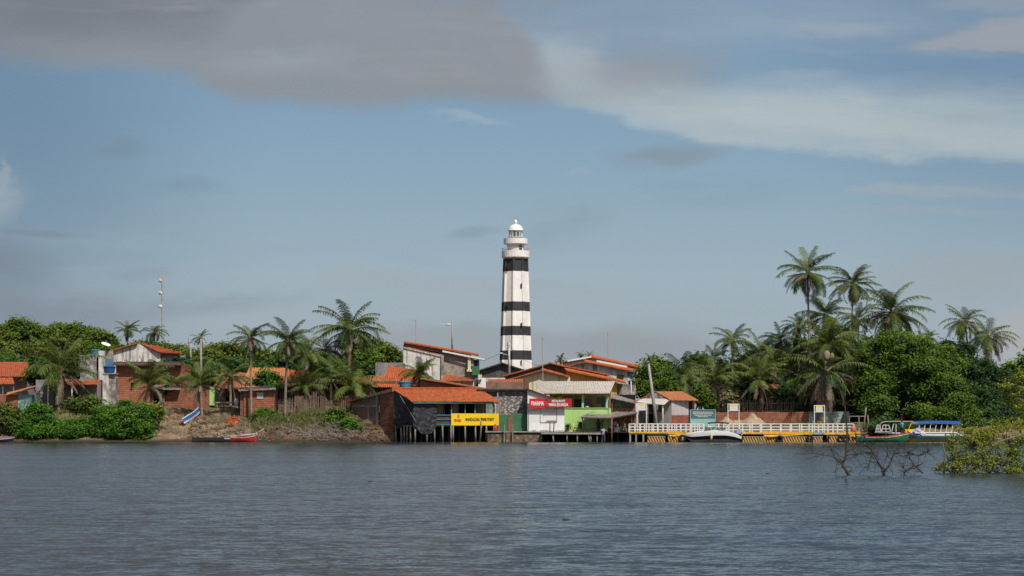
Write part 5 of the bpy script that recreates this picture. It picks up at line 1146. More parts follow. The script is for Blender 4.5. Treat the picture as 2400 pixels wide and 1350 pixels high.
# tables, stools, crates
def table(label, px, py, Y, wpx, mat, h=.75):
    c_ = P(px, py, Y); wm = wpx * Y / F / 2; t = thing('table', label, 'table', (c_.x, Y, c_.z - h)); MB().box(c_.x - wm, c_.x + wm, Y - .35, Y + .35, c_.z - .04, c_.z).build('tabletop', mat, t)
    for sx_ in (-1, 1):
        for sy_ in (-1, 1): MB().bar((c_.x + sx_ * (wm - .06), Y + sy_ * .3, c_.z - h), (c_.x + sx_ * (wm - .06), Y + sy_ * .3, c_.z - .04), .05).build('leg', 'wood_dark', t)
    return t
table('low reddish wooden table left of the person under the plank canopy', 1388, 1003.5, 222, 26, 'wood_red', .42); table('dark table beside the brown post under the canopy', 1447, 1000.5, 222.6, 22, 'metal_sheet', .55); table('pale table at the right end of the canopy beside the white railing', 1472, 1003, 223.4, 18, 'tan', .45)
def stool(label, px, py, Y, mat):
    c_ = P(px, py, Y); t = thing('stool', label, 'stool', (c_.x, Y, c_.z - .4)); MB().lathe((c_.x, Y, c_.z - .05), [(.17, 0), (.19, .02), (.19, .05), (.1, .06)], 12).build('seat', mat, t)
    for k in range(4): a = k * 1.571 + .78; MB().bar((c_.x + .16 * math.cos(a), Y + .16 * math.sin(a), c_.z - .4), (c_.x + .11 * math.cos(a), Y + .11 * math.sin(a), c_.z - .04), .035).build('leg', mat, t)
stool('dark red stool left of the low table under the canopy', 1371, 1003, 221.2, 'red_paint'); stool('dark wooden stool right of the low table', 1402, 1004, 222.8, 'wood_dark'); stool('yellowish stool near the white railing end', 1463, 1000, 221.8, 'tan')
def crate(label, px, py, Y, w_, h_, mat, cat='crate'):
    c_ = P(px, py, Y); t = thing('crate', label, cat, c_); mb = MB(); k = w_ / 2
    for i in range(4): z_ = c_.z + h_ * i / 4; mb.box(c_.x - k, c_.x + k, Y - k * .8, Y - k * .8 + .03, z_, z_ + h_ * .19).box(c_.x - k, c_.x - k + .03, Y - k * .8 + .03, Y + k * .8, z_, z_ + h_ * .19).box(c_.x + k - .03, c_.x + k, Y - k * .8 + .03, Y + k * .8, z_, z_ + h_ * .19)
    mb.box(c_.x - k + .03, c_.x + k - .03, Y - k * .8 + .03, Y + k * .8, c_.z, c_.z + .03); mb.build('slats', mat, t); mb = MB()
    for sx_ in (-1, 1): mb.box(c_.x + sx_ * (k + .012) - .03, c_.x + sx_ * (k + .012) + .03, Y - k * .8 - .03, Y - k * .8 + .02, c_.z, c_.z + h_)
    mb.build('corner_posts', mat, t)
crate('red bottle crate on the landing below the canopy edge', 1380, 1003, 223.6, .5, .36, 'red_paint'); crate('brown wooden crate stacked near the canopy post', 1394, 1003, 223.8, .55, .5, 'wood_red'); crate('dark crate at the back of the landing', 1460, 1012, 224.2, .7, .45, 'wood_dark'); crate('pale crate beside the dark table', 1474, 1012, 221.9, .5, .35, 'wood')
t = thing('ice_chest', 'white polystyrene ice chest under the canopy', 'ice chest', P(1436, 1012, 223.2)); MB().pbox(1440, 1454, 1004, 1012, 223.4, .4).build('box', 'stained', t); MB().pbox(1439.4, 1454.6, 1002.4, 1004, 223.37, .46).build('lid', 'white', t)
for px, py, Y, lb in ((1447.5, 1000.5, 222.5, 'cream bottle standing on the dark table'), (1465, 1000, 223.4, 'cream jug near the right end of the canopy')):
    c_ = P(px, py, Y); t = thing('bottle', lb, 'bottle', c_); MB().lathe(c_, [(.08, 0), (.1, .03), (.1, .2), (.04, .28), (.04, .34)], 10).build('glass_body', 'cream', t, True); MB().lathe(c_, [(.045, .34), (.045, .38)], 8).build('cap', 'red_paint', t)
t = thing('foliage_pot', 'dark green potted shrub against the lime wall beside the canopy post', 'plant', P(1360, 1001, 222.7)); foliage('foliage', [pblob(1360.5, 994, 222.7, 5, 7)], 260, .08, 'leaf_dark', t, 92); MB().lathe(P(1360, 1003, 222.7), [(.14, 0), (.2, .25), (.2, .3)], 10).build('pot', 'wood_red', t)
t = thing('foliage_pot', 'small dark plant at the left end of the plank landing', 'plant', P(1330, 1009, 222.7)); foliage('foliage', [pblob(1330, 1000, 222.7, 4.5, 6)], 200, .08, 'leaf_dark', t, 93); MB().lathe(P(1330, 1009.5, 222.7), [(.14, 0), (.2, .25), (.2, .3)], 10).build('pot', 'red_paint', t)
pz = P(1413.5, 1036, 220.2)
person('person in a lilac grey shirt and jeans leaning on the landing deck seen from behind', (pz.x, 219.75, .02 - .12), 0, LEANF, 'shirt', 'jeans', 1.02)
pz = P(1403, 1012, 223); person('person in a dark shirt sitting behind the low table under the canopy', (pz.x, 223.2, zd), R(180), SIT, 'navy', 'jeans', .95)
pz = P(1446, 1012, 223); person('seated person in a grey striped shirt right of the brown canopy post', (X(1441, 224), 224.0, zd), R(170), SIT, 'shirt', 'navy', 1.)

# ================================================================== SMALL HOUSE AND JETTY
t = house('small lilac house with an orange tile roof and pale porch awning by the jetty', 1560, 990, 226)
K = P(1574, 980, 225.2)          # nearest corner
def fz(px, py, Y): return P(px, py, Y)
Lc = P(1500, 980, 228.2); Rc = P(1621, 980, 229.6)
def onl(px, py):
    u = (px - 1574) / (1500 - 1574); Y = 225.2 + (228.2 - 225.2) * u; return P(px, py, Y)
def onr(px, py):
    u = (px - 1574) / (1621 - 1574); Y = 225.2 + (229.6 - 225.2) * u; return P(px, py, Y)
def lw(mb, x0, x1, y0, y1, off=0, th=.15, f=onl): o_ = Vector((0, -off, 0)); mb.ext([f(x0, y1) + o_, f(x1, y1) + o_, f(x1, y0) + o_, f(x0, y0) + o_], (0, th, 0)); return mb
mb = MB(); lw(mb, 1498, 1519, 942, 998); lw(mb, 1532, 1574, 942, 998); lw(mb, 1519, 1532, 942, 948); mb.ext([onl(1498, 942), onl(1574, 942), onl(1574, 937), onl(1536, 921), onl(1498, 939)], (0, .15, 0)); mb.build('front_wall', 'lilac', t)
lw(MB(), 1519, 1532, 948, 998, -.10, .05).build('door', 'darkglass', t); lw(MB(), 1519.5, 1531.5, 967, 969, -.08, .05).build('door_rail', 'lilac', t)
lw(MB(), 1543, 1553, 951, 966, .03, .06).build('window', 'green', t)
lw(MB(), 1562, 1566, 950, 962, .02, .04).build('dark_stain', 'stained_heavy', t)
lw(MB(), 1574, 1614, 937, 973, 0, .15, onr).build('side_wall', 'lilac', t); lw(MB(), 1574, 1614, 973, 998, .01, .15, onr).build('brick_plinth', 'brick', t)
lw(MB(), 1615, 1622, 938, 962, -.05, .1, onr).build('recess_shade', 'black', t); lw(MB(), 1622, 1628, 938, 998, 0, .2, onr).build('brown_pier', 'wood_red', t)  # recess slab is black as painted shade
MB().ext([P(1500, 998, 230), P(1620, 998, 232), P(1620, 935, 232), P(1500, 935, 230)], (0, .2, 0)).build('back_wall', 'black', t)  # back wall in black, indoor shade put into its colour
MB().roof(P(1568, 937, 224.4), P(1637, 938, 229.2), P(1598, 917.5, 233.6), P(1534, 917.5, 228.4), per=.22, nv=7, jit=.02).build('roof', 'tile_pale', t)
MB().roof(P(1489, 943, 230), P(1540, 935, 235), P(1598, 917.7, 233.7), P(1534, 917.7, 228.5), per=.3).build('rear_roof', 'tile_old', t)
MB().bar(P(1489, 941.5, 227.6), P(1535, 918.5, 227), .1, .12).bar(P(1535, 918.5, 227), P(1571, 937.5, 224.6), .1, .12).build('verge', 'tile_old', t)
MB().roof(P(1488, 945, 226.2), P(1557, 948.5, 223.2), P(1572, 934.5, 224.9), P(1503, 934, 227.6), per=.2, amp=.02, th=.04, nv=3, jit=.003, sag=.01).build('porch_awning', 'fibre', t)
for px, Y in ((1491.5, 226), (1518, 225), (1553.5, 223.6)): MB().tube([P(px, 1000, Y), P(px, 946.5, Y)], .075, 7).build('porch_post', 'white' if px < 1550 else 'cream', t, True)
pole('leaning weathered concrete pole in front of the small lilac house', 'pole', 1541, 1012, 1519, 846, 224, .21, .13, 'cement', name='leaning_pole', arms=[(1517, 851, 1525, 847, .12)], arm_mat='rubber')
# white lattice panel on porch
t = thing('porch_lattice', 'white lattice board hanging between the two left porch posts', 'lattice', P(1505, 960, 225.5)); MB().pbox(1494, 1514, 946, 960, 225.2, .05).build('board', 'white_metal', t)
for px in (1492.5, 1516): MB().pbox(px - .8, px + .8, 944, 998, 225.1, .1).build('upright', 'white_metal', t)

def sign_frame(label, x0, x1, y0, y1, p0, p1, Y, seed):
    t = thing('notice_frame', label, 'notice board', P((x0 + x1) / 2, 1018, Y), 'notice boards on the jetty')
    for px in (x0, x1): MB().tube([P(px, 1018, Y), P(px, y0, Y)], .055, 7).build('post', 'white_metal', t)
    MB().bar(P(x0 - 1, y0, Y), P(x1 + 1, y0, Y), .08).bar(P(x0, y1 + .5, Y), P(x1, y1 + .5, Y), .07).build('crossbar', 'white_metal', t)
    b = MB().pbox(p0, p1, y0 + 1, y1, Y - .04, .03).build('panel', 'white', t); MB().pbox(p0 + .3, p1 - .3, y0 + 1.2, y0 + 4.2, Y - .05, .01).build('yellow_header', 'sign_yellow', b)
    mb = MB(); rg = random.Random(seed)
    for i in range(3):
        x_ = p0 + 1.5
        while x_ < p1 - 2: w_ = rg.uniform(.8, 3); mb.pbox(x_, min(x_ + w_, p1 - 1), y0 + 6 + 2.6 * i, y0 + 6.7 + 2.6 * i, Y - .048, .006); x_ += w_ + .7
    mb.build('lettering', 'cement', b); return t
sign_frame('white framed notice board standing behind the stern of the speedboat', 1706, 1732, 947, 962, 1710, 1729, 222.4, 1); sign_frame('white framed notice board at the right part of the jetty', 1908.5, 1932, 950.5, 965, 1912, 1928, 222.4, 2); sign_frame('white framed notice board in front of the small lilac house porch', 1494, 1515, 946, 960.5, 1496, 1513, 222.6, 3)
# teal information board
t = thing('information_board', 'wide teal information board with four pale lines of text above the railing', 'sign', P(1648, 1000, 224.5))
MB().pbox(1619, 1676.5, 961, 981, 224.4, .12).build('upper_panel', 'teal_sign', t); MB().pbox(1618.5, 1676.5, 981, 1000, 224.42, .12).build('lower_panel', 'aqua', t)
mb = MB().pbox(1617.5, 1619, 960, 1003, 224.36, .14).pbox(1676.5, 1678, 960, 1003, 224.36, .14).pbox(1619, 1676.5, 959.8, 961, 224.36, .14); mb.build('frame', 'aqua', t)
mb = MB(); rg = random.Random(9)
for i, (a, b) in enumerate(((1624, 1670), (1623.5, 1672), (1627, 1668), (1635, 1659))):
    x_ = a; y_ = 965.2 + 3.55 * i
    while x_ < b:
        w_ = rg.uniform(1.2, 5)
        xx = x_
        while xx < min(x_ + w_, b): mb.pbox(xx, xx + .55, y_, y_ + 1.5, 224.37, .02); xx += .72
        x_ += w_ + .9
mb.build('lettering', 'ink_white', t)
# boundary walls and sand
t = thing('boundary_wall', 'long red brick boundary wall behind the jetty', 'wall', (X(1790, 237), 237, H(X(1790, 237), 237)))
mb = MB(); rng = random.Random(2); px = 1679.
while px < 1895: w_ = rng.uniform(14, 26); mb.pbox(px, min(px + w_, 1895), 965.5 + rng.uniform(-.8, .8), 1004, 237, .2); px += w_
mb.build('wall', 'brick', t); 
for px in (1772, 1868): MB().pbox(px, px + 5, 966.5, 1004, 236.95, .3).build('pier', 'brick_dark', t)
t = thing('boundary_wall', 'mouldy pale teal boundary wall to the right of the brick one', 'wall', (X(1940, 237), 237, H(X(1940, 237), 237)))
MB().pbox(1896, 1978, 964.5, 1006, 236.9, .2).build('wall', 'mold', t); MB().ext([P(1978, 1006, 236.9), P(1990, 1006, 234), P(1990, 964, 234), P(1978, 964.5, 236.9)], (0, .2, 0)).build('return_wall', 'aqua', t)
def mound(label, px, Y, rx, ry, h, mat, seed, name='sand_mound', cat='sand heap'):
    x0 = X(px, Y); ph = seed * 1.7
    def g(u, v):
        a, b = 2 * u - 1, 2 * v - 1; q = math.hypot(a, b); x_, y_ = x0 + rx * a, Y + ry * b
        return (x_, y_, H(x_, y_) - .12 + h * max(0, 1 - q) ** .8 * (1 + .18 * math.sin(x_ * 2.3 + ph) + .1 * math.sin(x_ * 5 + y_ * 3)))
    return tag(MB().grid(g, 34, 16).build(name, mat, None, True), label, cat)
M['sand'] = m_plain('pale_sand', (.46, .33, .23), (.38, .27, .18), 2, bmp=.05)
mound('long heap of building sand in front of the brick boundary wall', 1758, 232, 2.9, 2.2, 1.15, 'sand', 1); mound('smaller sand heap beside the teal information board', 1700, 232.5, 1.6, 1.6, 1.1, 'sand', 2)
heap('brick_heap', 'heap of broken red bricks against the mouldy teal wall', 'heap', 1922, 235, 1.1, .7, .8, 'brick_bright', 60, .12, 8); heap('brick_heap', 'low scatter of red bricks right of the larger brick heap', 'heap', 1952, 235, .9, .6, .4, 'brick_bright', 35, .12, 9)
# jetty
Yj = 221.3; zj = Z(1013.5, Yj)
t = thing('jetty', 'long concrete and yellow steel jetty running along the water edge', 'jetty', (X(1740, Yj), Yj, 0))
MB().box(X(1474, Yj), X(2003, Yj), Yj, 223.6, zj - .22, zj).build('deck', 'cement', t)
mb = MB()
for a, b, y0, y1 in ((1475, 1562, 1011.5, 1015.5), (1740, 1785, 1013, 1017), (1800, 1905, 1013.5, 1018), (1930, 2018, 1014, 1018.5), (1606, 1640, 1012, 1016)): mb.pbox(a, b, y0, y1, 221.18, .1)
mb.build('yellow_beam', 'yellow', t)
for px in (1477, 1491, 1508, 1600, 1640, 1690, 1735, 1795, 1830, 1898, 1940, 1996): MB().pbox(px - 1.8, px + 1.8, 1016, 1042, Yj - .03, .3).build('pile', 'cement', t)
MB().pbox(1474, 2003, 1018, 1045, 223.8, .3).build('underside_shade', 'black', t)  # black sheet painted as shade below the jetty deck
def railing(label, Y, x0, x1, n, seed):
    t = thing('railing', label, 'railing', (X(x0, Y), Y, zj), 'white railings along the jetty'); zt_ = Z(993.5, Y); p0 = None
    for i in range(n):
        x_ = X(x0 + (x1 - x0) * i / (n - 1), Y)
        if p0 is None: p0 = MB().box(x_ - .055, x_ + .055, Y - .055, Y + .055, zj - .1, zt_).build('post', 'white_metal', t); xb = x_
        else: copy_child(p0, t, (x_ - xb, 0, 0))
    for q in (.0, .34, .67): MB().box(X(x0, Y), X(x1, Y), Y - .03, Y + .03, zt_ - .05 - q * (zt_ - zj), zt_ + .05 - q * (zt_ - zj)).build('rail', 'white_metal', t)
railing('front white railing along the left half of the jetty', 221.42, 1474.5, 1648, 14, 1); railing('rear white railing behind the left half of the jetty', 223.4, 1478, 1650, 17, 2)
railing('front white railing along the right half of the jetty behind the speedboat', 221.42, 1696, 1985, 14, 3); railing('rear white railing behind the right half of the jetty', 223.4, 1660, 2001, 15, 4)
# floats and ramps
def pontoon(label, x0, x1, y0, y1, Y, tyre=None):
    t = thing('pontoon', label, 'pontoon', (X((x0 + x1) / 2, Y), Y, 0), 'striped pontoons under the jetty')
    MB().pbox(x0, x1, y0, y1 + 5, Y, 1.4).build('float', 'stripes', t); MB().pbox(x0 - .5, x1 + .5, y0 - 1.5, y0, Y - .04, 1.5).build('top_plate', 'cement', t)
    for px in (tyre or ()):
        c_ = P(px, (y0 + y1) / 2 + .5, Y - .12); mb = MB(); mb.tube([c_ + Vector((math.cos(a) * .30, 0, math.sin(a) * .30)) for a in np.linspace(0, 6.2832, 17)], .11, 7, cap=False); mb.build('tyre', 'rubber', t, True)
pontoon('striped pontoon at the left end of the jetty', 1518, 1559, 1023.5, 1031, 220.3); pontoon('short striped pontoon below the yellow ramp left of the speedboat', 1566, 1594, 1022.5, 1031, 220.25, (1599,))
pontoon('striped pontoon just right of the speedboat outboard', 1741, 1820, 1024.5, 1031.5, 220.3, (1827,)); pontoon('striped pontoon in the middle of the right half of the jetty', 1833, 1890, 1024.5, 1031.5, 220.3, (1898,)); pontoon('short striped pontoon below the right notice board', 1904, 1928, 1024, 1031.5, 220.3); pontoon('striped pontoon at the right end of the jetty with two tyres', 1944, 2019, 1023.5, 1031.5, 220.3, (1971, 1984))
def ramp(label, x0, x1, y0, y1, Y):
    t = thing('gangway', label, 'gangway', (X(x0, Y), Y, 0), 'yellow gangways of the jetty')
    MB().ext([P(x0, y1, Y - .2), P(x0 + 8, y1 + .5, Y - .7), P(x1, y0 + 1, Y - .1), P(x0 - 6, y0, Y + .6)], (0, 0, -.10)).build('plate', 'yellow', t)
    MB().bar(P(x0 - 4, y0 - 1, Y), P(x1, y0 + 1, Y - .2), .10, .3).build('side_beam', 'yellow', t)
ramp('yellow steel gangway plate left of the speedboat bow', 1570, 1606, 1014, 1021.5, 220.7); ramp('yellow steel gangway plate in the middle of the jetty', 1792, 1904, 1014.5, 1022, 220.7); ramp('yellow gangway plate at the right end of the jetty', 1994, 2018, 1015.5, 1022, 220.6)
t = thing('fender', 'round faded pink buoy hanging on the right end of the jetty', 'buoy', P(2000, 1005, 221.1)); MB().ellipsoid(P(2000, 1006, 221.0), (.30, .28, .42), 12, 8, jit=.06).build('buoy', 'pink', t, True); MB().bar(P(2000, 998, 221), P(2000, 993, 221.3), .04).build('rope', 'wood', t)

# ================================================================== BOATS
# speedboat, bow to the left
cs = P(1672, 1036, 217.6); cs.z = -.12; pt = hull_fn(cs, R(180), 5.75, 1.95, 1.34, bow=-.42, stern=-.62, bluff=2.0, sternw=.8)
t = thing('speedboat', 'white speedboat with a broad black side stripe moored at the jetty', 'speedboat', (cs.x, cs.y, 0))
hull_shell(pt, .03, .34, 0).build('hull_bottom', 'gel_dull', t, True); hull_shell(pt, .34, .64, .012).build('black_stripe', 'gel_black', t, True); hull_shell(pt, .64, 1., .02).build('hull_top', 'gel_white', t, True)
mb = MB(); mb.grid(lambda u, v: pt(.42 + .58 * u, 1, -1, 0).lerp(pt(.42 + .58 * u, 1, 1, 0), v) + Vector((0, 0, .16 * math.sin(math.pi * v) * math.sin(math.pi * min(1, (1 - u) * 1.1) * .5) ** .7)), 14, 8); mb.build('foredeck', 'gel_white', t, True)
MB().grid(lambda u, v: pt(.02 + .4 * u, .7, -1, -.05).lerp(pt(.02 + .4 * u, .7, 1, -.05), v), 6, 2).build('cockpit_floor', 'gel_white', t)
def rel(px, py, dy=0): return P(px, py, cs.y + dy)
mb = MB()
for sd in (-.7, .7): mb.grid(lambda u, v, sd=sd: rel(1650 + 40 * u + 6 * v, 1009 - (7 + 1.5 * math.sin(u * 3)) * v, sd), 8, 2)
mb.grid(lambda u, v: rel(1650 + 6 * v, 1009 - 7 * v, -.7 + 1.4 * u), 6, 2); mb.build('windshield', 'glass_tint', t)
mb = MB()
for sd in (-.75, .75):
    for a, b in (((1668, 1009), (1662, 992)), ((1672, 1009), (1690, 992)), ((1690, 1009), (1676, 992)), ((1700, 1010), (1706, 992))): mb.bar(rel(*a, sd), rel(*b, sd), .035)
mb.build('canopy_frame', 'gel_white', t)
MB().grid(lambda u, v: rel(1659 + 50 * u, 991.5 - 1.2 * math.sin(math.pi * u) - 1.4 * math.sin(math.pi * v), -.85 + 1.7 * v), 12, 6).grid(lambda u, v: rel(1659 + 50 * u, 991.5 - 1.2 * math.sin(math.pi * u) + 2.2 * v, -.85), 12, 1).grid(lambda u, v: rel(1659 + 50 * u, 991.5 - 1.2 * math.sin(math.pi * u) + 2.2 * v, .85), 12, 1).grid(lambda u, v: rel(1659, 991.5 + 2.2 * v, -.85 + 1.7 * u), 2, 1).build('bimini_canopy', 'rubber', t)
for a, b in ((1678, 1688), (1694, 1704)):
    MB().pbox(a, b, 1003, 1011, cs.y - .4, .7).build('seat', 'stained', t, False)
m0 = rel(1731, 1013); mb = MB(); mb.ext([m0 + Vector((-.22, -.17, -.05)), m0 + Vector((.22, -.17, -.18)), m0 + Vector((.30, -.17, .12)), m0 + Vector((.1, -.17, .33)), m0 + Vector((-.2, -.17, .28))], (0, .34, 0)); o = mb.build('outboard_motor', 'shirt', t); MB().ext([m0 + Vector((.0, -.07, -.05)), m0 + Vector((.22, -.07, -.1)), m0 + Vector((.36, -.07, -.9)), m0 + Vector((.2, -.07, -.95))], (0, .14, 0)).build('motor_leg', 'gel_black', o)
fc = rel(1667, 1024, -1.03); MB().ellipsoid(fc, (.13, .12, .34), 10, 8).tube([fc, fc + Vector((0, .05, .5))], .02, 5).build('fender', 'cream', t, True)
def rowboat(label, px, Y, yaw, L, B, D, bow, stern, mats, seats=2, name='wooden_boat', group=None, zoff=-.12, roll=0, sternw=.55, strip=None):
    c_ = P(px, 1036, Y); c_.z = zoff; pt = hull_fn(c_, yaw, L, B, D, bow=bow, stern=stern, sternw=sternw, bluff=2.)
    t = thing(name, label, 'boat', (c_.x, c_.y, 0), group)
    hull_shell(pt, .03, .80, 0).build('hull', mats[0], t, True); hull_shell(pt, .80, .90, .012, .06).build('stripe', mats[1], t, True); hull_shell(pt, .90, 1., .025, .08).build('gunwale', mats[2], t, True)
    MB().grid(lambda u, v: pt(.03 + .9 * u, .45, -1, -.04).lerp(pt(.03 + .9 * u, .45, 1, -.04), v), 10, 2).build('floor', 'wood', t)
    for i in range(seats):
        q = .25 + .45 * i / max(1, seats - 1); a, b = pt(q, .82, -1, -.04), pt(q, .82, 1, -.04); MB().bar(a, b, .22, .04).build('thwart', 'wood', t)
    return t, pt
t, pt = rowboat('long low black wooden canoe with white lettering moored at the bank', 502, 219.5, R(3), 4.7, .85, .62, .16, .05, ('boat_dark', 'boat_dark', 'wood_dark'), sternw=.35)
text_mesh('MARIA', P(533, 1027.5, 219.02), .62, .15, 'ink_white', t, bold=.02)
t, pt = rowboat('red wooden boat with a raised bow beside the black canoe', 571, 218.6, R(2), 2.75, 1.1, .72, .35, .02, ('red_paint', 'stained', 'red_paint'), sternw=.6)
MB().bar(pt(.0, .97, -1, .05), pt(1., .97, -1, .05) + Vector((-.1, 0, .0)), .05, .09).build('white_rubbing_strip', 'stained', t)
t, pt = rowboat('faded pink boat bow at the left edge of the picture', -5, 220, R(8), 3.2, 1.0, .48, .22, .05, ('navy', 'white', 'pink'))
# red rotting hull on the bank left
t = thing('wrecked_hull', 'rotting brown boat side lying on the bank left of the shrubs', 'boat wreck', P(50, 1030, 221.4)); mb = MB()
for i in range(6): mb.bar(P(28 + i * .6, 1024 + i * 2, 221.4), P(74 - i, 1026 + i * 1.8, 221.6), .05, .085)
mb.build('planks', 'wood_red', t); MB().bar(P(34, 1022, 221.5), P(34, 1036, 221.5), .08).bar(P(62, 1023, 221.6), P(62, 1036, 221.6), .08).build('ribs', 'wood_dark', t)
# canoe pulled up on the bank, tilted
cA, cB = P(432, 994, 226.6), P(471, 966, 231.6); ax = (cB - cA); L_ = ax.length; ax.normalize(); sd_ = ax.cross(Vector((0, 0, 1))).normalized(); up_ = sd_.cross(ax); rl = R(38); s2 = sd_ * math.cos(rl) + up_ * math.sin(rl); u2 = up_ * math.cos(rl) - sd_ * math.sin(rl)
t = thing('beached_canoe', 'blue and white canoe with a red inside pulled up on the sandy bank', 'canoe', cA)
def cn(u, f, side, off=0):
    b = .52 * (math.sin(math.pi * min(1, .06 + u * .88)) ** .55); hb = b * f ** .6 + off
    return cA + ax * (L_ * u) + s2 * (hb * side) + u2 * (.62 * f + .12 * (2 * u - 1) ** 2 - .1)
for f0, f1, m_n, nm in ((0, .3, 'white', 'white_bottom'), (.3, .88, 'blue_paint', 'hull'), (.88, 1, 'white', 'gunwale')):
    mb = MB()
    for sd in (-1, 1): mb.grid(lambda u, v: cn(u, f0 + (f1 - f0) * v, sd, .01 if nm != 'hull' else 0), 16, 2)
    mb.build(nm, m_n, t, True)
mb = MB(); [mb.grid(lambda u, v, sd=sd: cn(u, .15 + .8 * v, sd, -.05), 16, 3) for sd in (-1, 1)]; mb.build('inside', 'pink', t, True)
for u in (.3, .6): MB().bar(cn(u, .8, -1, -.04), cn(u, .8, 1, -.04), .16, .03).build('thwart', 'red_paint', t)
# green boat at the right
t, pt = rowboat('green wooden boat with a red inside and raised bow right of the jetty', 2067, 218.4, R(1), 5.5, 1.5, .72, .52, .28, ('boat_green', 'stained', 'orange_red'), 3)
MB().grid(lambda u, v: pt(.02 + .96 * u, .98 - .5 * v, 1, -.1), 16, 2).build('red_inside', 'orange_red', t)
# covered tour boat
cs = P(2186, 1036, 223.2); cs.z = -.1; pt = hull_fn(cs, R(180), 6.4, 1.9, .95, bow=.12, stern=.03, sternw=.75)
t = thing('tour_boat', 'covered passenger boat with a blue canopy and white window posts', 'boat', (cs.x, cs.y, 0))
hull_shell(pt, .03, .40, 0).build('hull', 'yellow', t, True); hull_shell(pt, .40, .78, .01).build('teal_band', 'teal_paint', t, True); hull_shell(pt, .78, 1, .02).build('white_gunwale', 'gel_white', t, True)
def rb(px, py, dy): return P(px, py, cs.y + dy)
for i, px in enumerate(range(2152, 2250, 13)):
    for dy in (-.85, .85): MB().bar(rb(px, 1013, dy), rb(px + 3.5, 993.5, dy), .06, .1).build('window_post', 'gel_white', t)
mb = MB()
for dy in (-.88, .88): mb.bar(rb(2127, 1012, dy), rb(2136, 991, dy), .07).bar(rb(2136, 991, dy), rb(2158, 992, dy), .07).bar(rb(2127, 1012, dy), rb(2150, 1013, dy), .07)
mb.build('yellow_front_frame', 'sign_yellow', t)
MB().grid(lambda u, v: rb(2140 + 112 * u, 992.5 - 5.5 * math.sin(math.pi * v) - 1.2 * math.sin(math.pi * u), -1.02 + 2.04 * v), 20, 8).build('canopy', 'canopy_blue', t, True)
MB().grid(lambda u, v: rb(2140 + 112 * u, 992.3 - 1.2 * math.sin(math.pi * u) + 2.2 * v, -1.03), 20, 1).build('canopy_edge', 'blue_paint', t)
MB().tube([rb(2064, 992, .2), rb(2074, 988.5, .2), rb(2096, 987.5, .2), rb(2140, 988, .2)], .05, 6).tube([rb(2064, 992, .2), rb(2062, 1012, .2)], .04, 6).build('bow_hoop', 'mast', t)
MB().pbox(2122, 2150, 1006, 1014, cs.y - .7, 1.4).build('yellow_bow_deck', 'sign_yellow', t); MB().pbox(2130, 2244, 1012.5, 1015, cs.y - .92, 1.84).build('side_deck', 'gel_white', t)
t = thing('boat_railing', 'white tubular railing frames standing behind the green boat', 'railing', P(2068, 1013, 222)); 
for a, b in ((2052, 2064), (2066, 2086)):
    mb = MB(); mb.bar(P(a, 1013, 222), P(a + 4, 996, 222), .07).bar(P(a + 4, 996, 222), P(b - 3, 996.5, 222), .07).bar(P(b - 3, 996.5, 222), P(b + 2, 1013, 222), .07).bar(P(a + 1.5, 1005, 222), P(b, 1005, 222), .06).bar(P(a, 1012, 222), P(b, 1012, 222), .06).bar(P((a + b) / 2, 996, 222), P((a + b) / 2, 1013, 222), .05); mb.build('frame', 'white_metal', t)
mb = MB(); mb.bar(P(2090, 1013, 222), P(2094, 994, 222), .07).bar(P(2100, 1013, 222), P(2100, 994, 222), .07).bar(P(2050, 1013.5, 222.1), P(2110, 1015, 222.1), .1); mb.build('side_frame', 'white_metal', t)
person('person in a cyan shirt standing in the boat beside the yellow bow', (X(2114.5, 222.4), 222.4, Z(1021, 222.4)), R(25), STAND, 'shirt_cyan', 'navy', .95)
t = thing('red_flag_pole', 'thin red pole standing beside the person in the cyan shirt', 'pole', P(2114, 1012, 223.6)); MB().bar(P(2114, 1012, 223.6), P(2113.5, 976, 223.6), .05).build('pole', 'red_paint', t)
t = thing('plastic_bundle', 'crumpled white and blue plastic bundle in front of the covered boat', 'bundle', P(2152, 1018, 219.9)); rg = random.Random(5); MB().ellipsoid(P(2151, 1014, 219.9), (.55, .4, .42), 14, 9, jit=.22, rng=rg).build('sheet', 'bundle', t); MB().ellipsoid(P(2161, 1017, 219.8), (.28, .25, .3), 9, 7, jit=.3, rng=rg).build('knot', 'stained', t)
heap('branch_pile', 'dark tangle of brushwood at the water in front of the covered boat', 'brushwood', 2178, 220.3, 1.9, .8, .55, 'twig', 130, .34, 21, flat=.35)
heap('dark_hull_debris', 'dark sunken planks below the brushwood', 'debris', 2150, 219.9, 1.4, .5, .3, 'wood_dark', 26, .45, 23, flat=.3)
t = thing('wooden_rack', 'rough wooden rack of poles behind the green boat', 'rack', P(2010, 1010, 225))
for a, b, c_, d_, w_ in ((2023, 1012, 2030, 955, .16), (2036, 1012, 2034, 973, .12), (1986, 976, 2029, 976, .12), (1990, 991, 2030, 991, .08), (2014, 1012, 2013, 978, .1), (1990, 1008, 1991, 976, .09), (1985, 1003, 2036, 1004, .1)): MB().tube([P(a, b, 225), P(c_, d_, 225)], w_ / 2, 7).build('pole', 'wood', t, True)

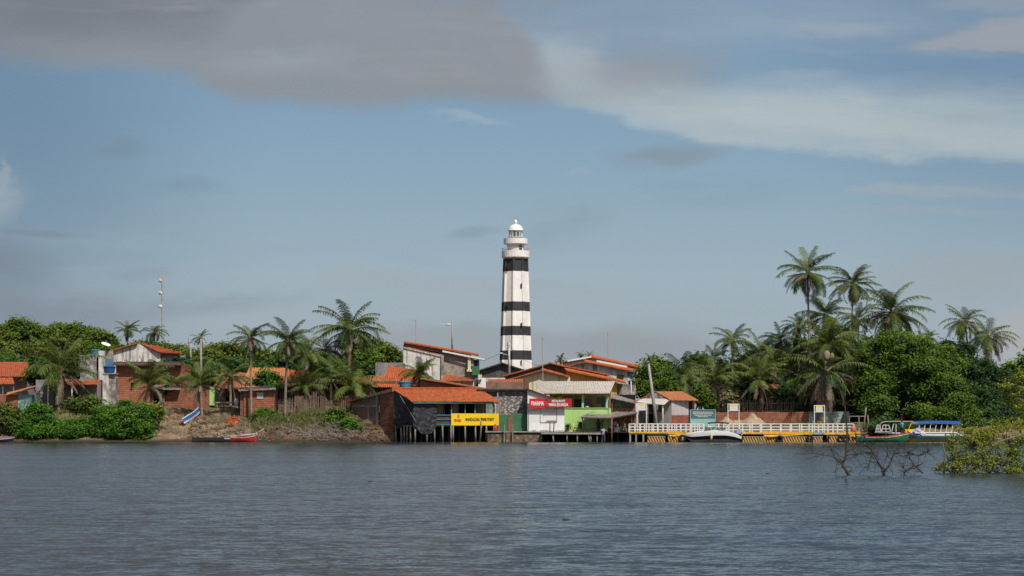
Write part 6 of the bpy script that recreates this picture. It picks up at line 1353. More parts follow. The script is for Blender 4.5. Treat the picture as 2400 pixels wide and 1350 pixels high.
# ================================================================== VEGETATION
def rope(label, a, b, sag):
    q = [Vector(a).lerp(Vector(b), i / 10) - Vector((0, 0, sag * math.sin(math.pi * i / 10))) for i in range(11)]; tag(MB().tube(q, .025, 5).build('mooring_rope', 'cream'), label, 'rope')
rope('mooring rope from the speedboat bow to the jetty', P(1616, 1018, 217.6), P(1600, 1014, 221.2), .25); rope('mooring rope from the speedboat stern to the jetty railing', P(1728, 1020, 217.7), P(1745, 1012, 221.3), .2); rope('mooring rope from the red boat bow up the sandy bank', P(600, 1014, 218.7), P(618, 1004, 224), .1); rope('mooring rope from the green boat to the wooden rack', P(2010, 1017, 218.5), P(2014, 1004, 224.9), .2)
# shrubs on the left bank
def shrub(label, bl, n, seed, Y0=222.5, size=.15, mat='leaf_bright', group='green shrubs on the left river bank', **kw):
    return bush('river_shrub', label, 'shrub', [pblob(a, b, Y0 + (c_ if len(q) > 5 else 0), rx, ry) for q in bl for (a, b, rx, ry, c_) in [(q[0], q[1], q[2], q[3], q[4] if len(q) > 4 else 0)]], n, size, mat, seed, group, **kw)
def shr(label, bl, n, seed, Y0=222.5, size=.15, mat='leaf_bright', **kw):
    return bush('river_shrub', label, 'shrub', [pblob(a, b, Y0 + dy, rx, ry) for (a, b, rx, ry, dy) in bl], n, size, mat, seed, 'green shrubs on the left river bank', **kw)
shr('large bright green shrub at the water edge right of centre in the shrub row', [(285, 993, 56, 36, 0), (330, 982, 28, 34, .6), (250, 1004, 34, 26, -.4), (328, 1012, 32, 22, -.5), (296, 962, 34, 20, .9), (240, 972, 26, 20, .8)], 17000, 31, size=.12)
shr('bright green shrub with a rounded top near the left edge', [(90, 978, 28, 32, 0), (68, 1010, 28, 20, -.4), (120, 1002, 30, 24, 0), (95, 1014, 40, 18, -.5)], 11000, 32, size=.12)
shr('low bright green shrub joining the two larger ones', [(165, 1012, 34, 16, -.2), (195, 1000, 26, 22, .3), (152, 998, 22, 14, .6)], 7000, 33, size=.12)
shr('yellow green bush spilling over the bank right of the large shrub', [(368, 968, 20, 13, 1.5), (350, 960, 18, 14, 1.8)], 1500, 34, mat='leaf_olive')
shr('dull olive scrub at the far left edge below the brick outbuilding', [(10, 985, 34, 24, .8), (30, 965, 26, 18, 1.6), (-20, 970, 30, 30, 1)], 3000, 35, mat='leaf_scrub', core=.6)
shr('pale scrub behind the shrubs below the veranda', [(215, 945, 30, 16, 9), (180, 950, 24, 12, 9)], 1600, 36, mat='leaf_scrub', core=.6)
shr('small green bush at the corner of the stilt house', [(815, 992, 13, 10, 2), (828, 998, 10, 9, 1.5)], 900, 37)
shr('green bush at the right end of the stick fence', [(787, 972, 18, 13, 5), (775, 985, 14, 9, 4)], 1100, 38, mat='leaf_tree')
shr('small plant growing beside the brick shed', [(620, 965, 10, 10, 7), (630, 970, 12, 7, 7)], 600, 39)
shr('creeping green patch on the bank below the brick shed', [(612, 975, 20, 6, 6.5), (645, 985, 14, 5, 5)], 700, 40)
shr('green vine growing over the ruined tile roof', [(628, 882, 24, 14, 22), (600, 895, 16, 8, 22), (650, 905, 22, 6, 21)], 1500, 41, mat='leaf_bright', size=.18)
# hill woodland at the left, trees whose tops show one by one
rng = random.Random(77)
def hill_tree(label, px, py, r, Y, seed, mat='leaf_scrub', squash=.72, size=.23, n=3800):
    bl = [pblob(px, py + r * .55, Y, r, r * squash)]; rg = random.Random(seed)
    for i in range(6): a = rg.uniform(0, 6.28); q = rg.uniform(.35, .8); bl.append(pblob(px + r * q * math.cos(a), py + r * .5 + r * .45 * math.sin(a), Y + rg.uniform(-2, 1), r * rg.uniform(.35, .55), r * rg.uniform(.3, .45)))
    return tree(label, bl, n, size, mat, seed, (X(px, Y), Y + .5), .2, 'rounded trees on the hill behind the village', 'broadleaf_tree', limbs=4, spread=1.9, per=18, lumps=5)
HT = [(-10, 778, 52, 322), (42, 757, 48, 326), (95, 775, 44, 332), (140, 768, 40, 340), (185, 766, 42, 336), (235, 785, 36, 328), (60, 815, 60, 300), (0, 830, 50, 285), (130, 815, 58, 296), (195, 810, 46, 300), (232, 815, 34, 298), (275, 806, 30, 325), (330, 800, 34, 340), (375, 798, 32, 345), (410, 803, 34, 335), (440, 815, 34, 318), (515, 800, 34, 330), (545, 803, 36, 325), (490, 815, 34, 310), (600, 812, 34, 330), (640, 820, 34, 315), (690, 815, 34, 335), (745, 830, 40, 300), (870, 790, 34, 300), (905, 812, 36, 296), (850, 815, 40, 292), (925, 830, 24, 298), (785, 840, 36, 290), (560, 840, 40, 285), (460, 840, 40, 280)]
for i, (px, py, r, Y) in enumerate(HT):
    hill_tree('rounded scrubby green tree on the wooded hill behind the left village houses', px, py + (14 if px > 262 else 4), r, Y, 300 + i, ['leaf_scrub', 'leaf_tree', 'leaf_scrub'][i % 3], n=5200)
hill_tree('leafy green tree overlapping the right end of the far left tile roof', 92, 868, 26, 243.5, 390, 'leaf_tree', n=2600, size=.16)
# dark undergrowth closing the gaps behind the houses
for i, (px, py, rx, ry, Y) in enumerate(((60, 880, 70, 40, 262), (180, 870, 60, 40, 266), (460, 875, 60, 34, 262), (560, 870, 60, 26, 266), (700, 880, 70, 34, 258), (800, 885, 60, 40, 256))):
    bush('undergrowth', 'dark thicket of undergrowth between the left village houses', 'thicket', [pblob(px - rx * .4, py, Y, rx * .7, ry), pblob(px + rx * .4, py + 6, Y + .8, rx * .7, ry * .9)], 3000, .26, 'leaf_dark', 500 + i, 'dark thickets between the houses', stems=2)
bush('garden_tree', 'rounded dark green tree beside the rear blue water tanks', 'tree', [pblob(1520, 880, 255, 26, 30), pblob(1545, 862, 258, 24, 18), pblob(1505, 910, 250, 18, 18), pblob(1560, 890, 256, 26, 26)], 6500, .2, 'leaf_tree', 520)
bush('garden_tree', 'low green hedge behind the small lilac house', 'tree', [pblob(1640, 925, 238, 16, 24), pblob(1660, 940, 239, 14, 20), pblob(1560, 910, 246, 30, 20)], 3500, .16, 'leaf_tree', 521)
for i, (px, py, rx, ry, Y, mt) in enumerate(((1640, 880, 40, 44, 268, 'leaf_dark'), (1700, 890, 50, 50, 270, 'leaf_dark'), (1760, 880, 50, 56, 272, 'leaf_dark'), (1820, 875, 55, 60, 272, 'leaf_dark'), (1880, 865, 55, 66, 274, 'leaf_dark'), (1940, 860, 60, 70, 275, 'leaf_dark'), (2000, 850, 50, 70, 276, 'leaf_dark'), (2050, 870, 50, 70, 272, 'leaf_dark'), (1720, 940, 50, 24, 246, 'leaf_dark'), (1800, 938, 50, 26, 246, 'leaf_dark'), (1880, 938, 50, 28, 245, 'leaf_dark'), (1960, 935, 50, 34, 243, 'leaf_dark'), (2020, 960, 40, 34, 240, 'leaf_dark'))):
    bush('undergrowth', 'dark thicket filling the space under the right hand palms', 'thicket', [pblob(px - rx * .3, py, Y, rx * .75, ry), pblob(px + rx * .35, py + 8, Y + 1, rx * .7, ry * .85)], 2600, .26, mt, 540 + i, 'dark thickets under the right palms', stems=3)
# brick hut glimpsed between the palms
t = house('orange brick hut half hidden between the palms behind the boundary wall', 1800, 940, 243, name='hut', cat='hut'); MB().wall(1778, 1830, 908, 1000, 243.5, 3, [(1786, 1792, 915, 945), (1812, 1820, 918, 940)]).build('wall', 'brick', t); MB().roof(P(1774, 910, 242.8), P(1834, 910, 242.8), P(1830, 901, 246), P(1780, 901, 246)).build('roof', 'tile_old', t); MB().pbox(1778, 1830, 906, 1000, 246, .3).build('back_wall', 'black', t)  # hut's back wall coloured black as shade behind the openings
t = house('small brick gable glimpsed below the big drooping palm', 1905, 940, 240, name='hut', cat='hut'); MB().pbox(1898, 1918, 910, 970, 240.6, 3).build('wall', 'brick_bright', t); MB().roof(P(1892, 910, 240.2), P(1926, 910, 240.2), P(1924, 902, 244), P(1894, 902, 244)).build('roof', 'tile_old', t)
# dark stick fence along the top of the boundary wall
rng = random.Random(15); t = thing('stick_fence', 'dark brushwood fence standing behind the long brick boundary wall', 'fence', (X(1800, 238.5), 238.5, H(X(1800, 238.5), 238.5)))
mb = MB(); px = 1688.
while px < 1990:
    x_ = X(px, 238.5); g0 = H(x_, 238.5); mb.tube([(x_, 238.5 + rng.uniform(-.1, .1), g0), (x_ + rng.uniform(-.2, .2), 238.5 + rng.uniform(-.1, .1), Z(936 + rng.uniform(-6, 12), 238.5))], [.035, .02], 4); px += rng.uniform(1.0, 2.6)
mb.build('sticks', 'twig', t)
MB().bar(P(1688, 962, 238.7), P(1990, 962, 238.7), .07).bar(P(1688, 945, 238.7), P(1990, 945, 238.7), .05).build('rail', 'wood_dark', t)
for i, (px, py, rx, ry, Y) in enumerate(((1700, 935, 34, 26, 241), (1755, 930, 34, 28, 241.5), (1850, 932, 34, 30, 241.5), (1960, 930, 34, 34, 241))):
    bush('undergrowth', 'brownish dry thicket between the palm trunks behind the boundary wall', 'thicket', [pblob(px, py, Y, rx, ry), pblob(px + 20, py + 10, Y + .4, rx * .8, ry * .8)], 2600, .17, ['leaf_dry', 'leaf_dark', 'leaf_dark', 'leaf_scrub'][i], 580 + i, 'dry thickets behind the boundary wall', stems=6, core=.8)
# big trees at the right
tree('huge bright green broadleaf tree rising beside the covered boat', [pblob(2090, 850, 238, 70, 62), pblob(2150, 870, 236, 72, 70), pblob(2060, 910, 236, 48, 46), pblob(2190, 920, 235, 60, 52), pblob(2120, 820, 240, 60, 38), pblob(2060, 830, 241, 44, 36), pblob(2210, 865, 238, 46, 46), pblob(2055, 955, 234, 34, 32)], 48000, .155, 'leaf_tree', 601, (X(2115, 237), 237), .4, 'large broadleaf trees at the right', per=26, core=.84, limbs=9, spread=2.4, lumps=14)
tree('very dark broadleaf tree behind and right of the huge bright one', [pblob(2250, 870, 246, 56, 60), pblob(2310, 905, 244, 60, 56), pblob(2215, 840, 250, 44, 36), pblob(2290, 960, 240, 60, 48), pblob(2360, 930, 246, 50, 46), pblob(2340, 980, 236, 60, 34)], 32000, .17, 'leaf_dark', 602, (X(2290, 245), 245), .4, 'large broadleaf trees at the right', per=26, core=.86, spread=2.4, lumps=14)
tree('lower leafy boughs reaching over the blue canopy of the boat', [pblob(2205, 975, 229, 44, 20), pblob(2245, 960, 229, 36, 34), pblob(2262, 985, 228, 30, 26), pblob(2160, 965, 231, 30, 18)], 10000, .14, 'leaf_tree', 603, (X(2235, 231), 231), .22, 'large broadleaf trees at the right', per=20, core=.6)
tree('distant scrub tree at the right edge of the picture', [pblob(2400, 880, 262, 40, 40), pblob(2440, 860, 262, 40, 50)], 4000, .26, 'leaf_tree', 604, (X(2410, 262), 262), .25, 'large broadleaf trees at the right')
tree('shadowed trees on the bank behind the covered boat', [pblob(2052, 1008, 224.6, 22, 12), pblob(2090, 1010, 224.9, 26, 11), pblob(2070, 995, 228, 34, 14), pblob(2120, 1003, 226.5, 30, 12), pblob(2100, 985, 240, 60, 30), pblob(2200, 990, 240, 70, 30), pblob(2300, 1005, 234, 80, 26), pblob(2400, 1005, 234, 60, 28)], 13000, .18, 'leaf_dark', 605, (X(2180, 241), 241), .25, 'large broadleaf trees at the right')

# palms: (label, crown x, crown y, base x, Y, frond reach, seed, options)
PL = [
 ('broad drooping palm with long grey fronds in front of the veranda house', 143, 872, 137, 233, 92, dict(ng=15, nd=9, up=1.5, lo=.25, dl=1.0, droop=1.0)),
 ('small palm silhouetted on the hill left of the radio mast', 299, 774, 300, 330, 30, dict(ng=16, nd=3, up=1.3)),
 ('small palm on the hill directly below the radio mast', 362, 780, 360, 332, 34, dict(ng=15, nd=3, up=1.2)),
 ('bushy young palm in front of the tall brick house', 349, 903, 350, 236, 66, dict(ng=16, nd=6, up=1.5, lo=.5, droop=.9, gtint=.6)),
 ('tiny far palm crown behind the two concrete posts', 470, 793, 473, 300, 24, dict(ng=12, nd=5)),
 ('short palm between the tall brick house and the low brick wall', 405, 905, 407, 240, 48, dict(ng=13, nd=5, up=1.4, lo=.3)),
 ('short stocky palm with drooping dry fronds in the yard left of the green gate', 469, 900, 474, 231, 60, dict(ng=16, nd=8, up=1.5, lo=.5, gtint=.65)),
 ('mid height palm beside the mottled tile roof', 541, 885, 540, 240, 56, dict(ng=16, nd=6, up=1.45, lo=.2)),
 ('tall slender palm left of the brick shed corner', 587, 794, 589, 230, 54, dict(ng=16, nd=7, up=1.25, lo=-.35)),
 ('tall slender palm standing at the left end of the stick fence', 676, 802, 668, 230, 62, dict(ng=19, nd=6, up=1.4, lo=-.1, lean=-2)),
 ('green palm crown to the right of the tall fence palm', 721, 838, 722, 242, 64, dict(ng=18, nd=4, up=1.45, lo=.1, gtint=.6)),
 ('largest palm of the left village with wide dark crown against the sky', 819, 775, 818, 245, 80, dict(ng=25, nd=9, up=1.4, lo=-.35, dl=.8, tr=.2)),
 ('low palm rising right behind the stick fence', 716, 910, 716, 235, 60, dict(ng=16, nd=4, up=1.5, lo=.3)),
 ('grey green palm behind the fence between two larger ones', 775, 885, 776, 240, 62, dict(ng=18, nd=6, up=1.4, lo=.0, gtint=.4)),
 ('spreading young palm touching the gable of the stilt house', 826, 912, 827, 233.5, 74, dict(ng=20, nd=4, up=1.5, lo=.15, gtint=.6)),
 ('greyish palm crown between the sky palm and the fence palms', 762, 822, 765, 247, 56, dict(ng=14, nd=8, up=.9, lo=-.3, gtint=.35)),
 ('young palm in front of the two storey white house', 985, 882, 985, 238, 56, dict(ng=17, nd=8, up=1.5, lo=.3, gtint=.62, dl=.9)),
 ('tiny distant palm behind the cream gable', 1314, 842, 1314, 320, 16, dict(ng=12, nd=0)),
 ('tiny distant palm left of the rear orange roof peak', 1362, 832, 1362, 330, 13, dict(ng=11, nd=0)),
 ('tiny distant palm at the rear orange roof peak', 1382, 832, 1384, 332, 11, dict(ng=10, nd=0)),
 ('small palm behind the leaning concrete pole', 1526, 846, 1527, 285, 24, dict(ng=13, nd=2)),
 ('palm with upright fronds above the orange roof of the lilac house', 1603, 890, 1600, 250, 70, dict(ng=20, nd=7, up=1.45, lo=.0)),
 ('palm with a pale curving trunk behind the teal information board', 1676, 893, 1684, 240, 58, dict(ng=17, nd=9, up=1.4, lo=.3, gtint=.6, lean=3)),
 ('dark palm crown standing highest left of the right palm grove', 1717, 800, 1715, 262, 50, dict(ng=18, nd=4, up=1.25, lo=-.2)),
 ('low dark palm at the left flank of the grove', 1672, 842, 1674, 262, 44, dict(ng=16, nd=3, up=1.2, lo=-.2, gtint=.4)),
 ('full palm in the middle of the grove left of the tall ones', 1783, 832, 1784, 255, 66, dict(ng=22, nd=8, up=1.35, lo=-.2)),
 ('palm with a curved trunk and grey skirt behind the jetty wall', 1778, 893, 1768, 240, 66, dict(ng=18, nd=11, up=1.5, lo=.3, gtint=.65, lean=-8)),
 ('shaded palm between the curved palm and the big drooping one', 1848, 868, 1850, 250, 60, dict(ng=18, nd=8, up=1.35, gtint=.4)),
 ('tallest palm of the grove with long drooping skirt and thin trunk', 1893, 640, 1900, 258, 68, dict(ng=20, nd=9, up=1.45, lo=-.75, droop=.9, dl=.95, nuts=True)),
 ('second tallest palm with a round open crown', 1998, 666, 1996, 265, 58, dict(ng=24, nd=7, up=1.35, lo=-.6, dl=.8, nuts=True)),
 ('dark palm crown directly right of the tallest trunk', 1934, 742, 1936, 262, 66, dict(ng=18, nd=5, up=1.3, lo=-.05, gtint=.42)),
 ('small dark palm crown left of the tallest trunk', 1872, 768, 1872, 270, 42, dict(ng=16, nd=4, gtint=.4)),
 ('large bright palm in the centre of the grove', 1942, 812, 1940, 246, 82, dict(ng=24, nd=5, up=1.5, lo=.1, gtint=.66)),
 ('massive palm with a heavy skirt of grey fronds behind the jetty', 1935, 872, 1925, 236, 92, dict(ng=14, nd=17, up=.9, lo=-.3, gtint=.4, tr=.22)),
 ('wide crowned palm just left of the huge bright tree', 2090, 734, 2083, 262, 86, dict(ng=25, nd=9, up=1.35, lo=-.55, dl=.85, tr=.2)),
 ('tiny palm crown peeping over the dark tree', 2178, 792, 2178, 290, 28, dict(ng=13, nd=3)),
 ('left one of the twin palms near the right edge', 2262, 756, 2278, 263, 56, dict(ng=20, nd=6, up=1.4, lo=-.4, nuts=True, lean=3)),
 ('right one of the twin palms with grey hanging fronds', 2316, 790, 2316, 258, 60, dict(ng=17, nd=13, up=1.2, lo=-.3, gtint=.4)),
 ('shaded palm behind the second tallest trunk', 2012, 752, 2012, 272, 46, dict(ng=17, nd=5, gtint=.35)),
 ('dark palm in the grove between the curved palm and the brick hut', 1815, 850, 1812, 250, 56, dict(ng=17, nd=8, gtint=.35)),
 ('short dark palm directly behind the right notice board', 1905, 905, 1905, 241, 50, dict(ng=14, nd=9, gtint=.4)),
 ('dark palm behind the teal information board grove edge', 1640, 868, 1640, 256, 50, dict(ng=17, nd=6, gtint=.4)),
 ('high dark palm right of the highest left grove crown', 1830, 800, 1830, 264, 48, dict(ng=17, nd=5, gtint=.35)),
 ('low fan shaped palm in front of the dark thicket right of the curved palm', 1722, 915, 1722, 243, 44, dict(ng=14, nd=8, gtint=.45)),
 ('young palm at the left edge of the huge bright tree', 2032, 880, 2030, 244, 58, dict(ng=18, nd=6, up=1.45, gtint=.5)),
 ('grey skirted palm behind the large bright one in the grove', 1890, 820, 1890, 256, 60, dict(ng=16, nd=9, up=1.2, gtint=.35)),
 ('small palm crown half out of the right edge of the picture', 2402, 852, 2400, 270, 26, dict(ng=13, nd=4)),
 ('shaded palm under the second tallest palm', 1975, 800, 1976, 262, 56, dict(ng=16, nd=7, gtint=.35)),
 ('shaded palm low in the grove beside the brick hut', 1735, 880, 1735, 252, 52, dict(ng=16, nd=8, gtint=.4)),
 ('shaded palm above the right part of the boundary wall', 1990, 880, 1990, 248, 56, dict(ng=15, nd=9, gtint=.35)),
]
for i, (lb, cx, cy, bx, Y, r, kw) in enumerate(PL): palm(lb, cx, cy, bx, Y, r, 700 + i, **kw)
t = thing('spathe_pod', 'large pale rounded palm pod on the massive skirted palm', 'palm pod', P(1940, 832, 234.6)); MB().ellipsoid(P(1938, 834, 234.6), (.42, .35, .6), 12, 8, jit=.05).build('pod', 'bark', t, True); MB().ellipsoid(P(1950, 838, 234.5), (.3, .3, .55), 10, 7, jit=.06).build('green_pod', 'rachis', t, True)
# loose dead fronds on the ground behind the fence etc.
tank('distant blue water tank above the palms right of the lilac house', 1629, 1650, 833, 843, 275); t = thing('tank_stand', 'thin pale stand under the distant blue tank', 'stand', P(1640, 860, 275)); 
for px in (1634, 1640, 1646): MB().bar(P(px, 900, 275.4), P(px, 843, 275.4), .14).build('leg', 'stained', t)

# black birds
def bird(label, px, py, Y, s_=1.):
    c_ = P(px, py, Y); t = thing('black_bird', label, 'bird', c_); mb = MB(); k = .16 * s_
    mb.tube([c_ + Vector(q) * s_ for q in ((-.02, .0, -.22), (.0, 0, -.1), (.02, 0, .08), (.0, 0, .2), (-.03, 0, .27), (-.1, 0, .27))], [.03, .09 * s_, .12 * s_, .07 * s_, .05 * s_, .012], 8); mb.build('body', 'hair', t, True)
    MB().ext([c_ + Vector((.03, -.05, -.05)) * s_, c_ + Vector((.1, -.05, -.42)) * s_, c_ + Vector((.02, -.05, -.42)) * s_], (0, .1, 0)).build('tail', 'hair', t)
bird('black vulture perched on the tallest palm', 1907, 617, 257.6, 1.3); bird('black bird perched on top of the leaning concrete pole', 1520, 843, 224, 1.2); bird('black bird on the drooping fronds of the slender palm', 594, 798, 229.5, 1.2)

# utility posts and cables
pole('white concrete utility post left of the tiny far palm', 'utility pole', 448, 905, 446.5, 800, 262, .13, .10, 'cement', [(440, 802, 452, 801, .06)], group='utility posts behind the village')
pole('shorter white concrete utility post right behind the yard palm', 'utility pole', 472, 905, 470.5, 794, 255, .15, .12, 'cement', group='utility posts behind the village')
pole('thin dark antenna rod between hill trees and the white utility post', 'pole', 442, 830, 441, 791, 262, .04, .03, 'wood_dark', name='pole')
def cable(label, a, b, sag, r=.018):
    q = [Vector(a).lerp(Vector(b), i / 14) - Vector((0, 0, sag * math.sin(math.pi * i / 14))) for i in range(15)]
    o = MB().tube(q, r, 4).build('power_cable', 'rubber'); tag(o, label, 'cable', 'power cables over the village')
cable('power cable running from the left edge to the white ruin', P(-10, 822, 262), P(235, 822, 262), .25, .03); cable('power cable from the two storey house to the lighthouse street lamp', P(1122, 845, 284), P(1174, 827, 284), .2, .02); cable('power cable from the street lamp down to the cream gable roof', P(1193, 812, 284), P(1272, 858, 262), .6, .02); cable('power cable between the white utility posts and the hill', P(447, 802, 262), P(600, 830, 262), 1., .02); cable('power cable from the utility post to the whitewashed house', P(447, 803, 262), P(330, 808, 262), .6, .02)

# bank details: rubble, driftwood, grass
def scatter(name, label, cat, n, xr, yr, s0, s1, mat, seed, flat=.5, kind='stuff', zo=.02, long=1.2, mats=None):
    rg = random.Random(seed); mb = MB()
    for i in range(n):
        Y = rg.uniform(*yr); x_ = rg.uniform(X(xr[0], Y), X(xr[1], Y)); z_ = H(x_, Y)
        if z_ < .05: continue
        k = rg.uniform(s0, s1); a = rg.uniform(0, 3.14); d_ = Vector((math.cos(a), math.sin(a), rg.uniform(-.3, .3))) * k * long; c_ = Vector((x_, Y, z_ + zo + k * .2)); mb.bar(c_ - d_, c_ + d_, k * rg.uniform(.7, 1.3), k * flat, rg.randrange(len(mats)) if mats else 0)
    return tag(mb.build(name, mats or mat), label, cat, None, kind)
scatter('bank_rubble', 'broken brick and stone rubble strewn over the left river bank', 'rubble', 1500, (440, 850), (220.6, 229.5), .04, .16, 'rubble', 41, mats=['rubble', 'brick_dark', 'wood_dark', 'twig_pale', 'twig'])
scatter('bank_litter', 'pale litter strewn over the left river bank', 'litter', 170, (385, 900), (220.6, 228), .03, .10, 'litter', 42, mats=['stained', 'litter', 'teal_blue', 'litter', 'litter'])
scatter('yard_rubble', 'brick rubble strewn in front of the long low brick wall', 'rubble', 260, (370, 500), (229, 237), .05, .15, 'brick', 43, mats=['brick', 'brick_dark', 'rubble', 'tile_mid'])
scatter('quay_rubble', 'rubble at the foot of the stilt house gable', 'rubble', 420, (790, 935), (220.2, 226), .05, .2, 'rubble', 44, mats=['rubble', 'brick_dark', 'wood_dark'])
rg = random.Random(12); mb = MB()
for i in range(460):
    Y = rg.uniform(220.9, 226.5); px = rg.gauss(752, 42); px = min(max(px, 660), 850); x_ = X(px, Y); z_ = H(x_, Y) + rg.random() ** 2 * .5 * math.exp(-((px - 752) / 50) ** 2); a = rg.uniform(0, 6.28); l = rg.uniform(.3, 1.3)
    p0_ = Vector((x_, Y, z_ + .05)); p1_ = p0_ + Vector((math.cos(a) * l, math.sin(a) * l * .4, rg.uniform(-.35, .5))); mid = p0_.lerp(p1_, .5) + Vector((rg.uniform(-.15, .15), 0, rg.uniform(0, .2))); mb.tube([p0_, mid, p1_], [rg.uniform(.018, .05), .022, .01], 4, rg.randrange(3), cap=False)
tag(mb.build('driftwood_pile', ['deadwood', 'twig_pale', 'wood']), 'tangled pile of bleached dead branches on the bank below the stick fence', 'driftwood', None, 'stuff')
def blades(name, label, n, fn, seed, mat='leaf_dry', s_=.25, kindtag='stuff', cat='grass'):
    rg = np.random.default_rng(seed); V = []; 
    while len(V) < n * 4:
        px, Y = fn(rg); x_ = X(px, Y); z_ = H(x_, Y)
        if z_ < .3: continue
        a = rg.uniform(0, 6.28); h = s_ * rg.uniform(.4, 1.5); w_ = .035; le = rg.normal(0, .35, 2) * h; ca, sa_ = math.cos(a) * w_, math.sin(a) * w_
        V += [(x_ - ca, Y - sa_, z_ - .02), (x_ + ca, Y + sa_, z_ - .02), (x_ + ca * .3 + le[0], Y + sa_ * .3 + le[1], z_ + h), (x_ - ca * .3 + le[0], Y - sa_ * .3 + le[1], z_ + h)]
    V = np.array(V); o = arrays(name, V, np.arange(len(V)).reshape(-1, 4), rg.uniform(0, 1, n), [mat], None, None, V[0]); return tag(o, label, cat, None, kindtag)
blades('dry_grass', 'dry yellowish grass and weeds on the left river bank', 9000, lambda g: (g.uniform(590, 830), g.uniform(224, 231.5)), 51)
blades('weeds', 'scattered green weeds along the top of the left river bank', 7000, lambda g: (590 + 240 * g.random(), g.uniform(225.5, 232)), 52, 'leaf_tree', .26, cat='weeds')
blades('yard_weeds', 'sparse dry weeds on the sandy bank', 3500, lambda g: (g.uniform(370, 600), g.uniform(223, 238)), 53, 'leaf_dry', .18, cat='weeds')
blades('verge_grass', 'green grass beneath the shrubs at the left edge', 6000, lambda g: (g.uniform(-60, 380), g.uniform(223, 239)), 54, 'leaf_scrub', .3)
blades('shore_grass', 'grass and weeds at the foot of the right hand walls', 5000, lambda g: (g.uniform(1620, 2040), g.uniform(224.5, 236)), 55, 'leaf_scrub', .2)

# ================================================================== NEAR RIGHT: MANGROVE AND DEAD BRANCHES
def mangrove(label, blobs, n, seed, base, size, stems, mat='leaf_olive', core=0):
    t = thing('mangrove_bush', label, 'mangrove', (base[0], base[1], -.1), 'mangroves in the near water'); foliage('foliage', blobs, n, size, mat, t, seed, core=core, per=16, spread=1.8, thin_back=.8, wild=.25, floor=.05)
    mb = MB(); rg = random.Random(seed)
    for (pts, r0) in stems: mb.tube([Vector(p) for p in pts], [r0 * (1 - .75 * i / (len(pts) - 1)) for i in range(len(pts))], 7)
    for i in range(60):
        q = rg.choice(blobs); a = Vector((q[0] + rg.gauss(0, .3) * q[3], q[1] + rg.gauss(0, .3) * q[4], max(.0, q[2] - q[5] * .7))); e = Vector((q[0] + rg.gauss(0, .6) * q[3], q[1] + rg.gauss(0, .5) * q[4], q[2] + rg.uniform(-.2, .8) * q[5])); mb.tube([a, a.lerp(e, .5) + Vector((rg.gauss(0, .08), 0, .05)), e], [.022, .015, .006], 5)
    mb.build('stems', 'twig_pale', t, True); return t
Yn = 96.
mangrove('olive green mangrove bush growing out of the near water at the right', [pblob(2300, 1060, Yn, 62, 44), pblob(2360, 1040, Yn + .6, 60, 52), pblob(2262, 1040, Yn + .3, 42, 40), pblob(2330, 1095, Yn - .4, 66, 24), pblob(2415, 1070, Yn, 44, 44), pblob(2252, 1090, Yn - .2, 30, 22), pblob(2290, 1022, Yn + 1, 30, 18), pblob(2385, 1016, Yn + 1.5, 40, 24)], 11000, 801, (X(2330, Yn), Yn), .062,
    [([P(2312, 1118, Yn - .9), P(2318, 1060, Yn - .95), P(2340, 1035, Yn - .9), P(2400, 1018, Yn - .8), P(2440, 985, Yn - .8)], .07), ([P(2312, 1118, Yn - .6), P(2350, 1070, Yn - .7), P(2372, 1030, Yn)], .04)])
mangrove('taller sparse yellowish mangrove cut off by the right edge', [pblob(2400, 930, Yn + 3, 40, 34), pblob(2370, 905, Yn + 3, 26, 24), pblob(2410, 885, Yn + 3, 30, 26), pblob(2420, 970, Yn + 2, 40, 30)], 3400, 802, (X(2420, Yn + 3), Yn + 3), .062,
    [([P(2430, 1118, Yn + 3), P(2420, 990, Yn + 3), P(2385, 930, Yn + 3), P(2352, 895, Yn + 3)], .06), ([P(2420, 1000, Yn + 3), P(2360, 950, Yn + 2.8), P(2340, 940, Yn + 2.8)], .04), ([P(2425, 1020, Yn + 2.4), P(2365, 958, Yn + 2.2)], .03)])
mangrove('low sprig of green mangrove leaves at the left tip of the bush', [pblob(2226, 1096, Yn - .5, 24, 12), pblob(2240, 1075, Yn - .5, 16, 20), pblob(2200, 1098, Yn - .5, 10, 4)], 620, 803, (X(2216, Yn), Yn - .5), .06,
    [([P(2212, 1122, Yn - .5), P(2214, 1060, Yn - .5), P(2209, 1036, Yn - .5)], .05), ([P(2250, 1116, Yn - .5), P(2228, 1096, Yn - .5), P(2196, 1098, Yn - .5)], .025)])
Yd = 92.
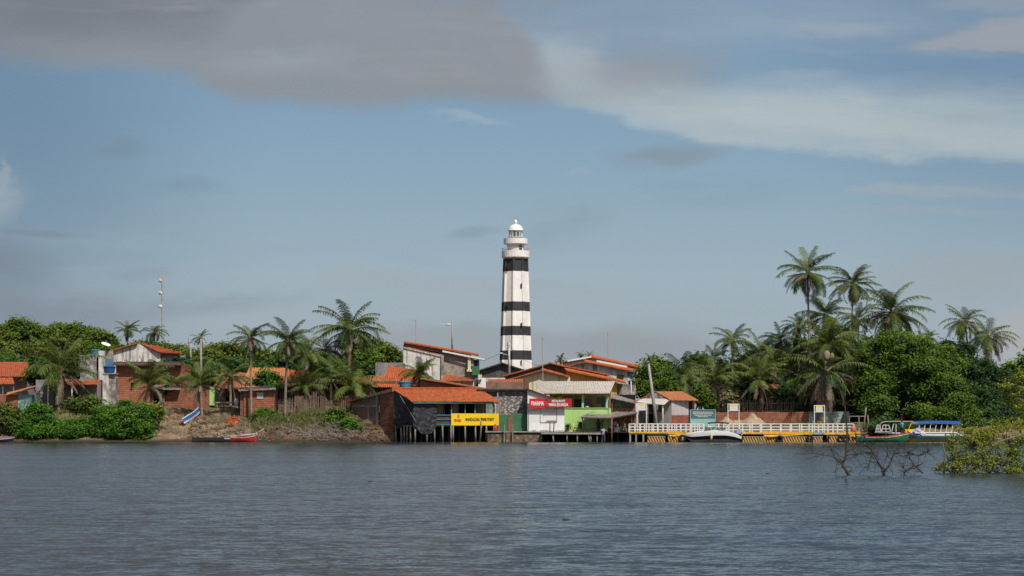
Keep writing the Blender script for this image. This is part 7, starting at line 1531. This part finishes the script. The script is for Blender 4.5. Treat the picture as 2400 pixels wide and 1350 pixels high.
def dead(label, limbs, seed, twigs=40, mat='twig', spread=.5):
    rg = random.Random(seed); b = limbs[0][0][0]; base = P(*b[:2], Yd + (b[2] if len(b) > 2 else 0)); t = thing('dead_mangrove', label, 'dead branches', base, 'dead mangrove branches in the near water')
    mb = MB(); segs = []
    for (pts, r0, r1) in limbs:
        q = [P(p[0], p[1], Yd + (p[2] if len(p) > 2 else 0)) for p in pts]; 
        fine = []
        for i in range(len(q) - 1):
            for k in range(4): fine.append(q[i].lerp(q[i + 1], k / 4) + Vector((rg.gauss(0, .014), rg.gauss(0, .02), rg.gauss(0, .014))))
        fine.append(q[-1]); mb.tube(fine, list(np.linspace(r0, r1, len(fine))), 6); segs += list(zip(fine, fine[1:]))
    mb.build('branches', mat, t, True); tw = MB()
    for i in range(int(twigs * .95)):
        a, c_ = rg.choice(segs); p_ = a.lerp(c_, rg.random()); 
        if p_.z < .02: continue
        d_ = Vector((rg.gauss(0, 1), rg.gauss(0, .6), rg.gauss(.15, .8))).normalized(); l = rg.uniform(.15, spread); pts = [p_]
        for k in range(4): d_ = (d_ + Vector((rg.gauss(0, .3), rg.gauss(0, .2), rg.gauss(-.02, .3)))).normalized(); pts.append(pts[-1] + d_ * l / 3)
        tw.tube(pts, [.015, .012, .010, .008, .006], 4, 0, cap=False)
    tw.build('twigs', 'twig', t); return t
dead('tall crooked dead branch standing alone out of the near water', [([(1993, 1117), (1975, 1092), (1984, 1062), (1986, 1010), (1985, 975), (1975, 930), (1962, 900)], .065, .018), ([(1976, 1090), (1950, 1070), (1905, 1062), (1880, 1065)], .025, .006), ([(1985, 1058), (2008, 1047), (2030, 1040)], .022, .008), ([(1983, 1066), (2010, 1064), (2046, 1062)], .022, .008), ([(2004, 1012), (2012, 1048), (2026, 1063)], .018, .008), ([(1940, 1046), (1962, 1062), (1976, 1090)], .02, .008), ([(1976, 1088), (1958, 1072), (1948, 1050)], .016, .006), ([(1975, 1092), (1995, 1095), (1998, 1105)], .02, .008), ([(1984, 1040), (1950, 1050), (1925, 1062), (1905, 1085)], .016, .005)], 901, 60, spread=.7)
dead('forked dead branch with twiggy arms in the middle of the dead branches', [([(2071, 1112), (2068, 1098), (2046, 1062), (2030, 1030), (2020, 1008)], .06, .010), ([(2072, 1106), (2090, 1080), (2094, 1062), (2126, 1060)], .045, .014), ([(2096, 1060), (2104, 1048), (2130, 1036), (2146, 1020)], .022, .008), ([(2046, 1062), (2036, 1090), (2034, 1102)], .022, .008), ([(2046, 1062), (2020, 1058), (2000, 1072)], .02, .006), ([(2082, 1072), (2078, 1045), (2075, 1012)], .015, .006), ([(2021, 1008), (2032, 1046), (2047, 1062)], .016, .006), ([(2060, 1096), (2054, 1070), (2062, 1040)], .014, .005), ([(2100, 1062), (2125, 1075), (2140, 1072)], .014, .005)], 902, 110, spread=.6)
dead('low dead branch with a bushy tuft of twigs near the mangrove', [([(2162, 1109), (2142, 1090), (2130, 1068), (2126, 1058)], .03, .012), ([(2142, 1092), (2122, 1104), (2118, 1110)], .03, .012), ([(2126, 1060), (2150, 1068), (2178, 1060)], .014, .005), ([(2160, 1060), (2182, 1056)], .01, .004), ([(2124, 1106), (2110, 1085)], .012, .004)], 903, 100, spread=.5)
dead('short black stub of wood breaking the water left of the mangrove', [([(2246, 1117), (2252, 1110), (2256, 1098)], .04, .01), ([(2252, 1112), (2270, 1112)], .02, .006)], 904, 6)
dead('long fallen branch lying in the water at the right edge', [([(2372, 1118, -1), (2400, 1128, -1.5), (2440, 1140, -2)], .045, .03)], 905, 4)
for px, py, Y, lb in ((868, 1129, 84, 'small dark floating leaf on the left middle water'), (1799, 1110, 95, 'small dark floating twig on the water right of centre'), (1326, 1219, 52, 'tiny dark speck floating on the near water')):
    c_ = P(px, py, CH * F / (py - HZ)); c_.z = .012; tag(MB().ellipsoid(c_, (.10, .04, .03), 8, 4).build('floating_debris', 'twig'), lb, 'debris')
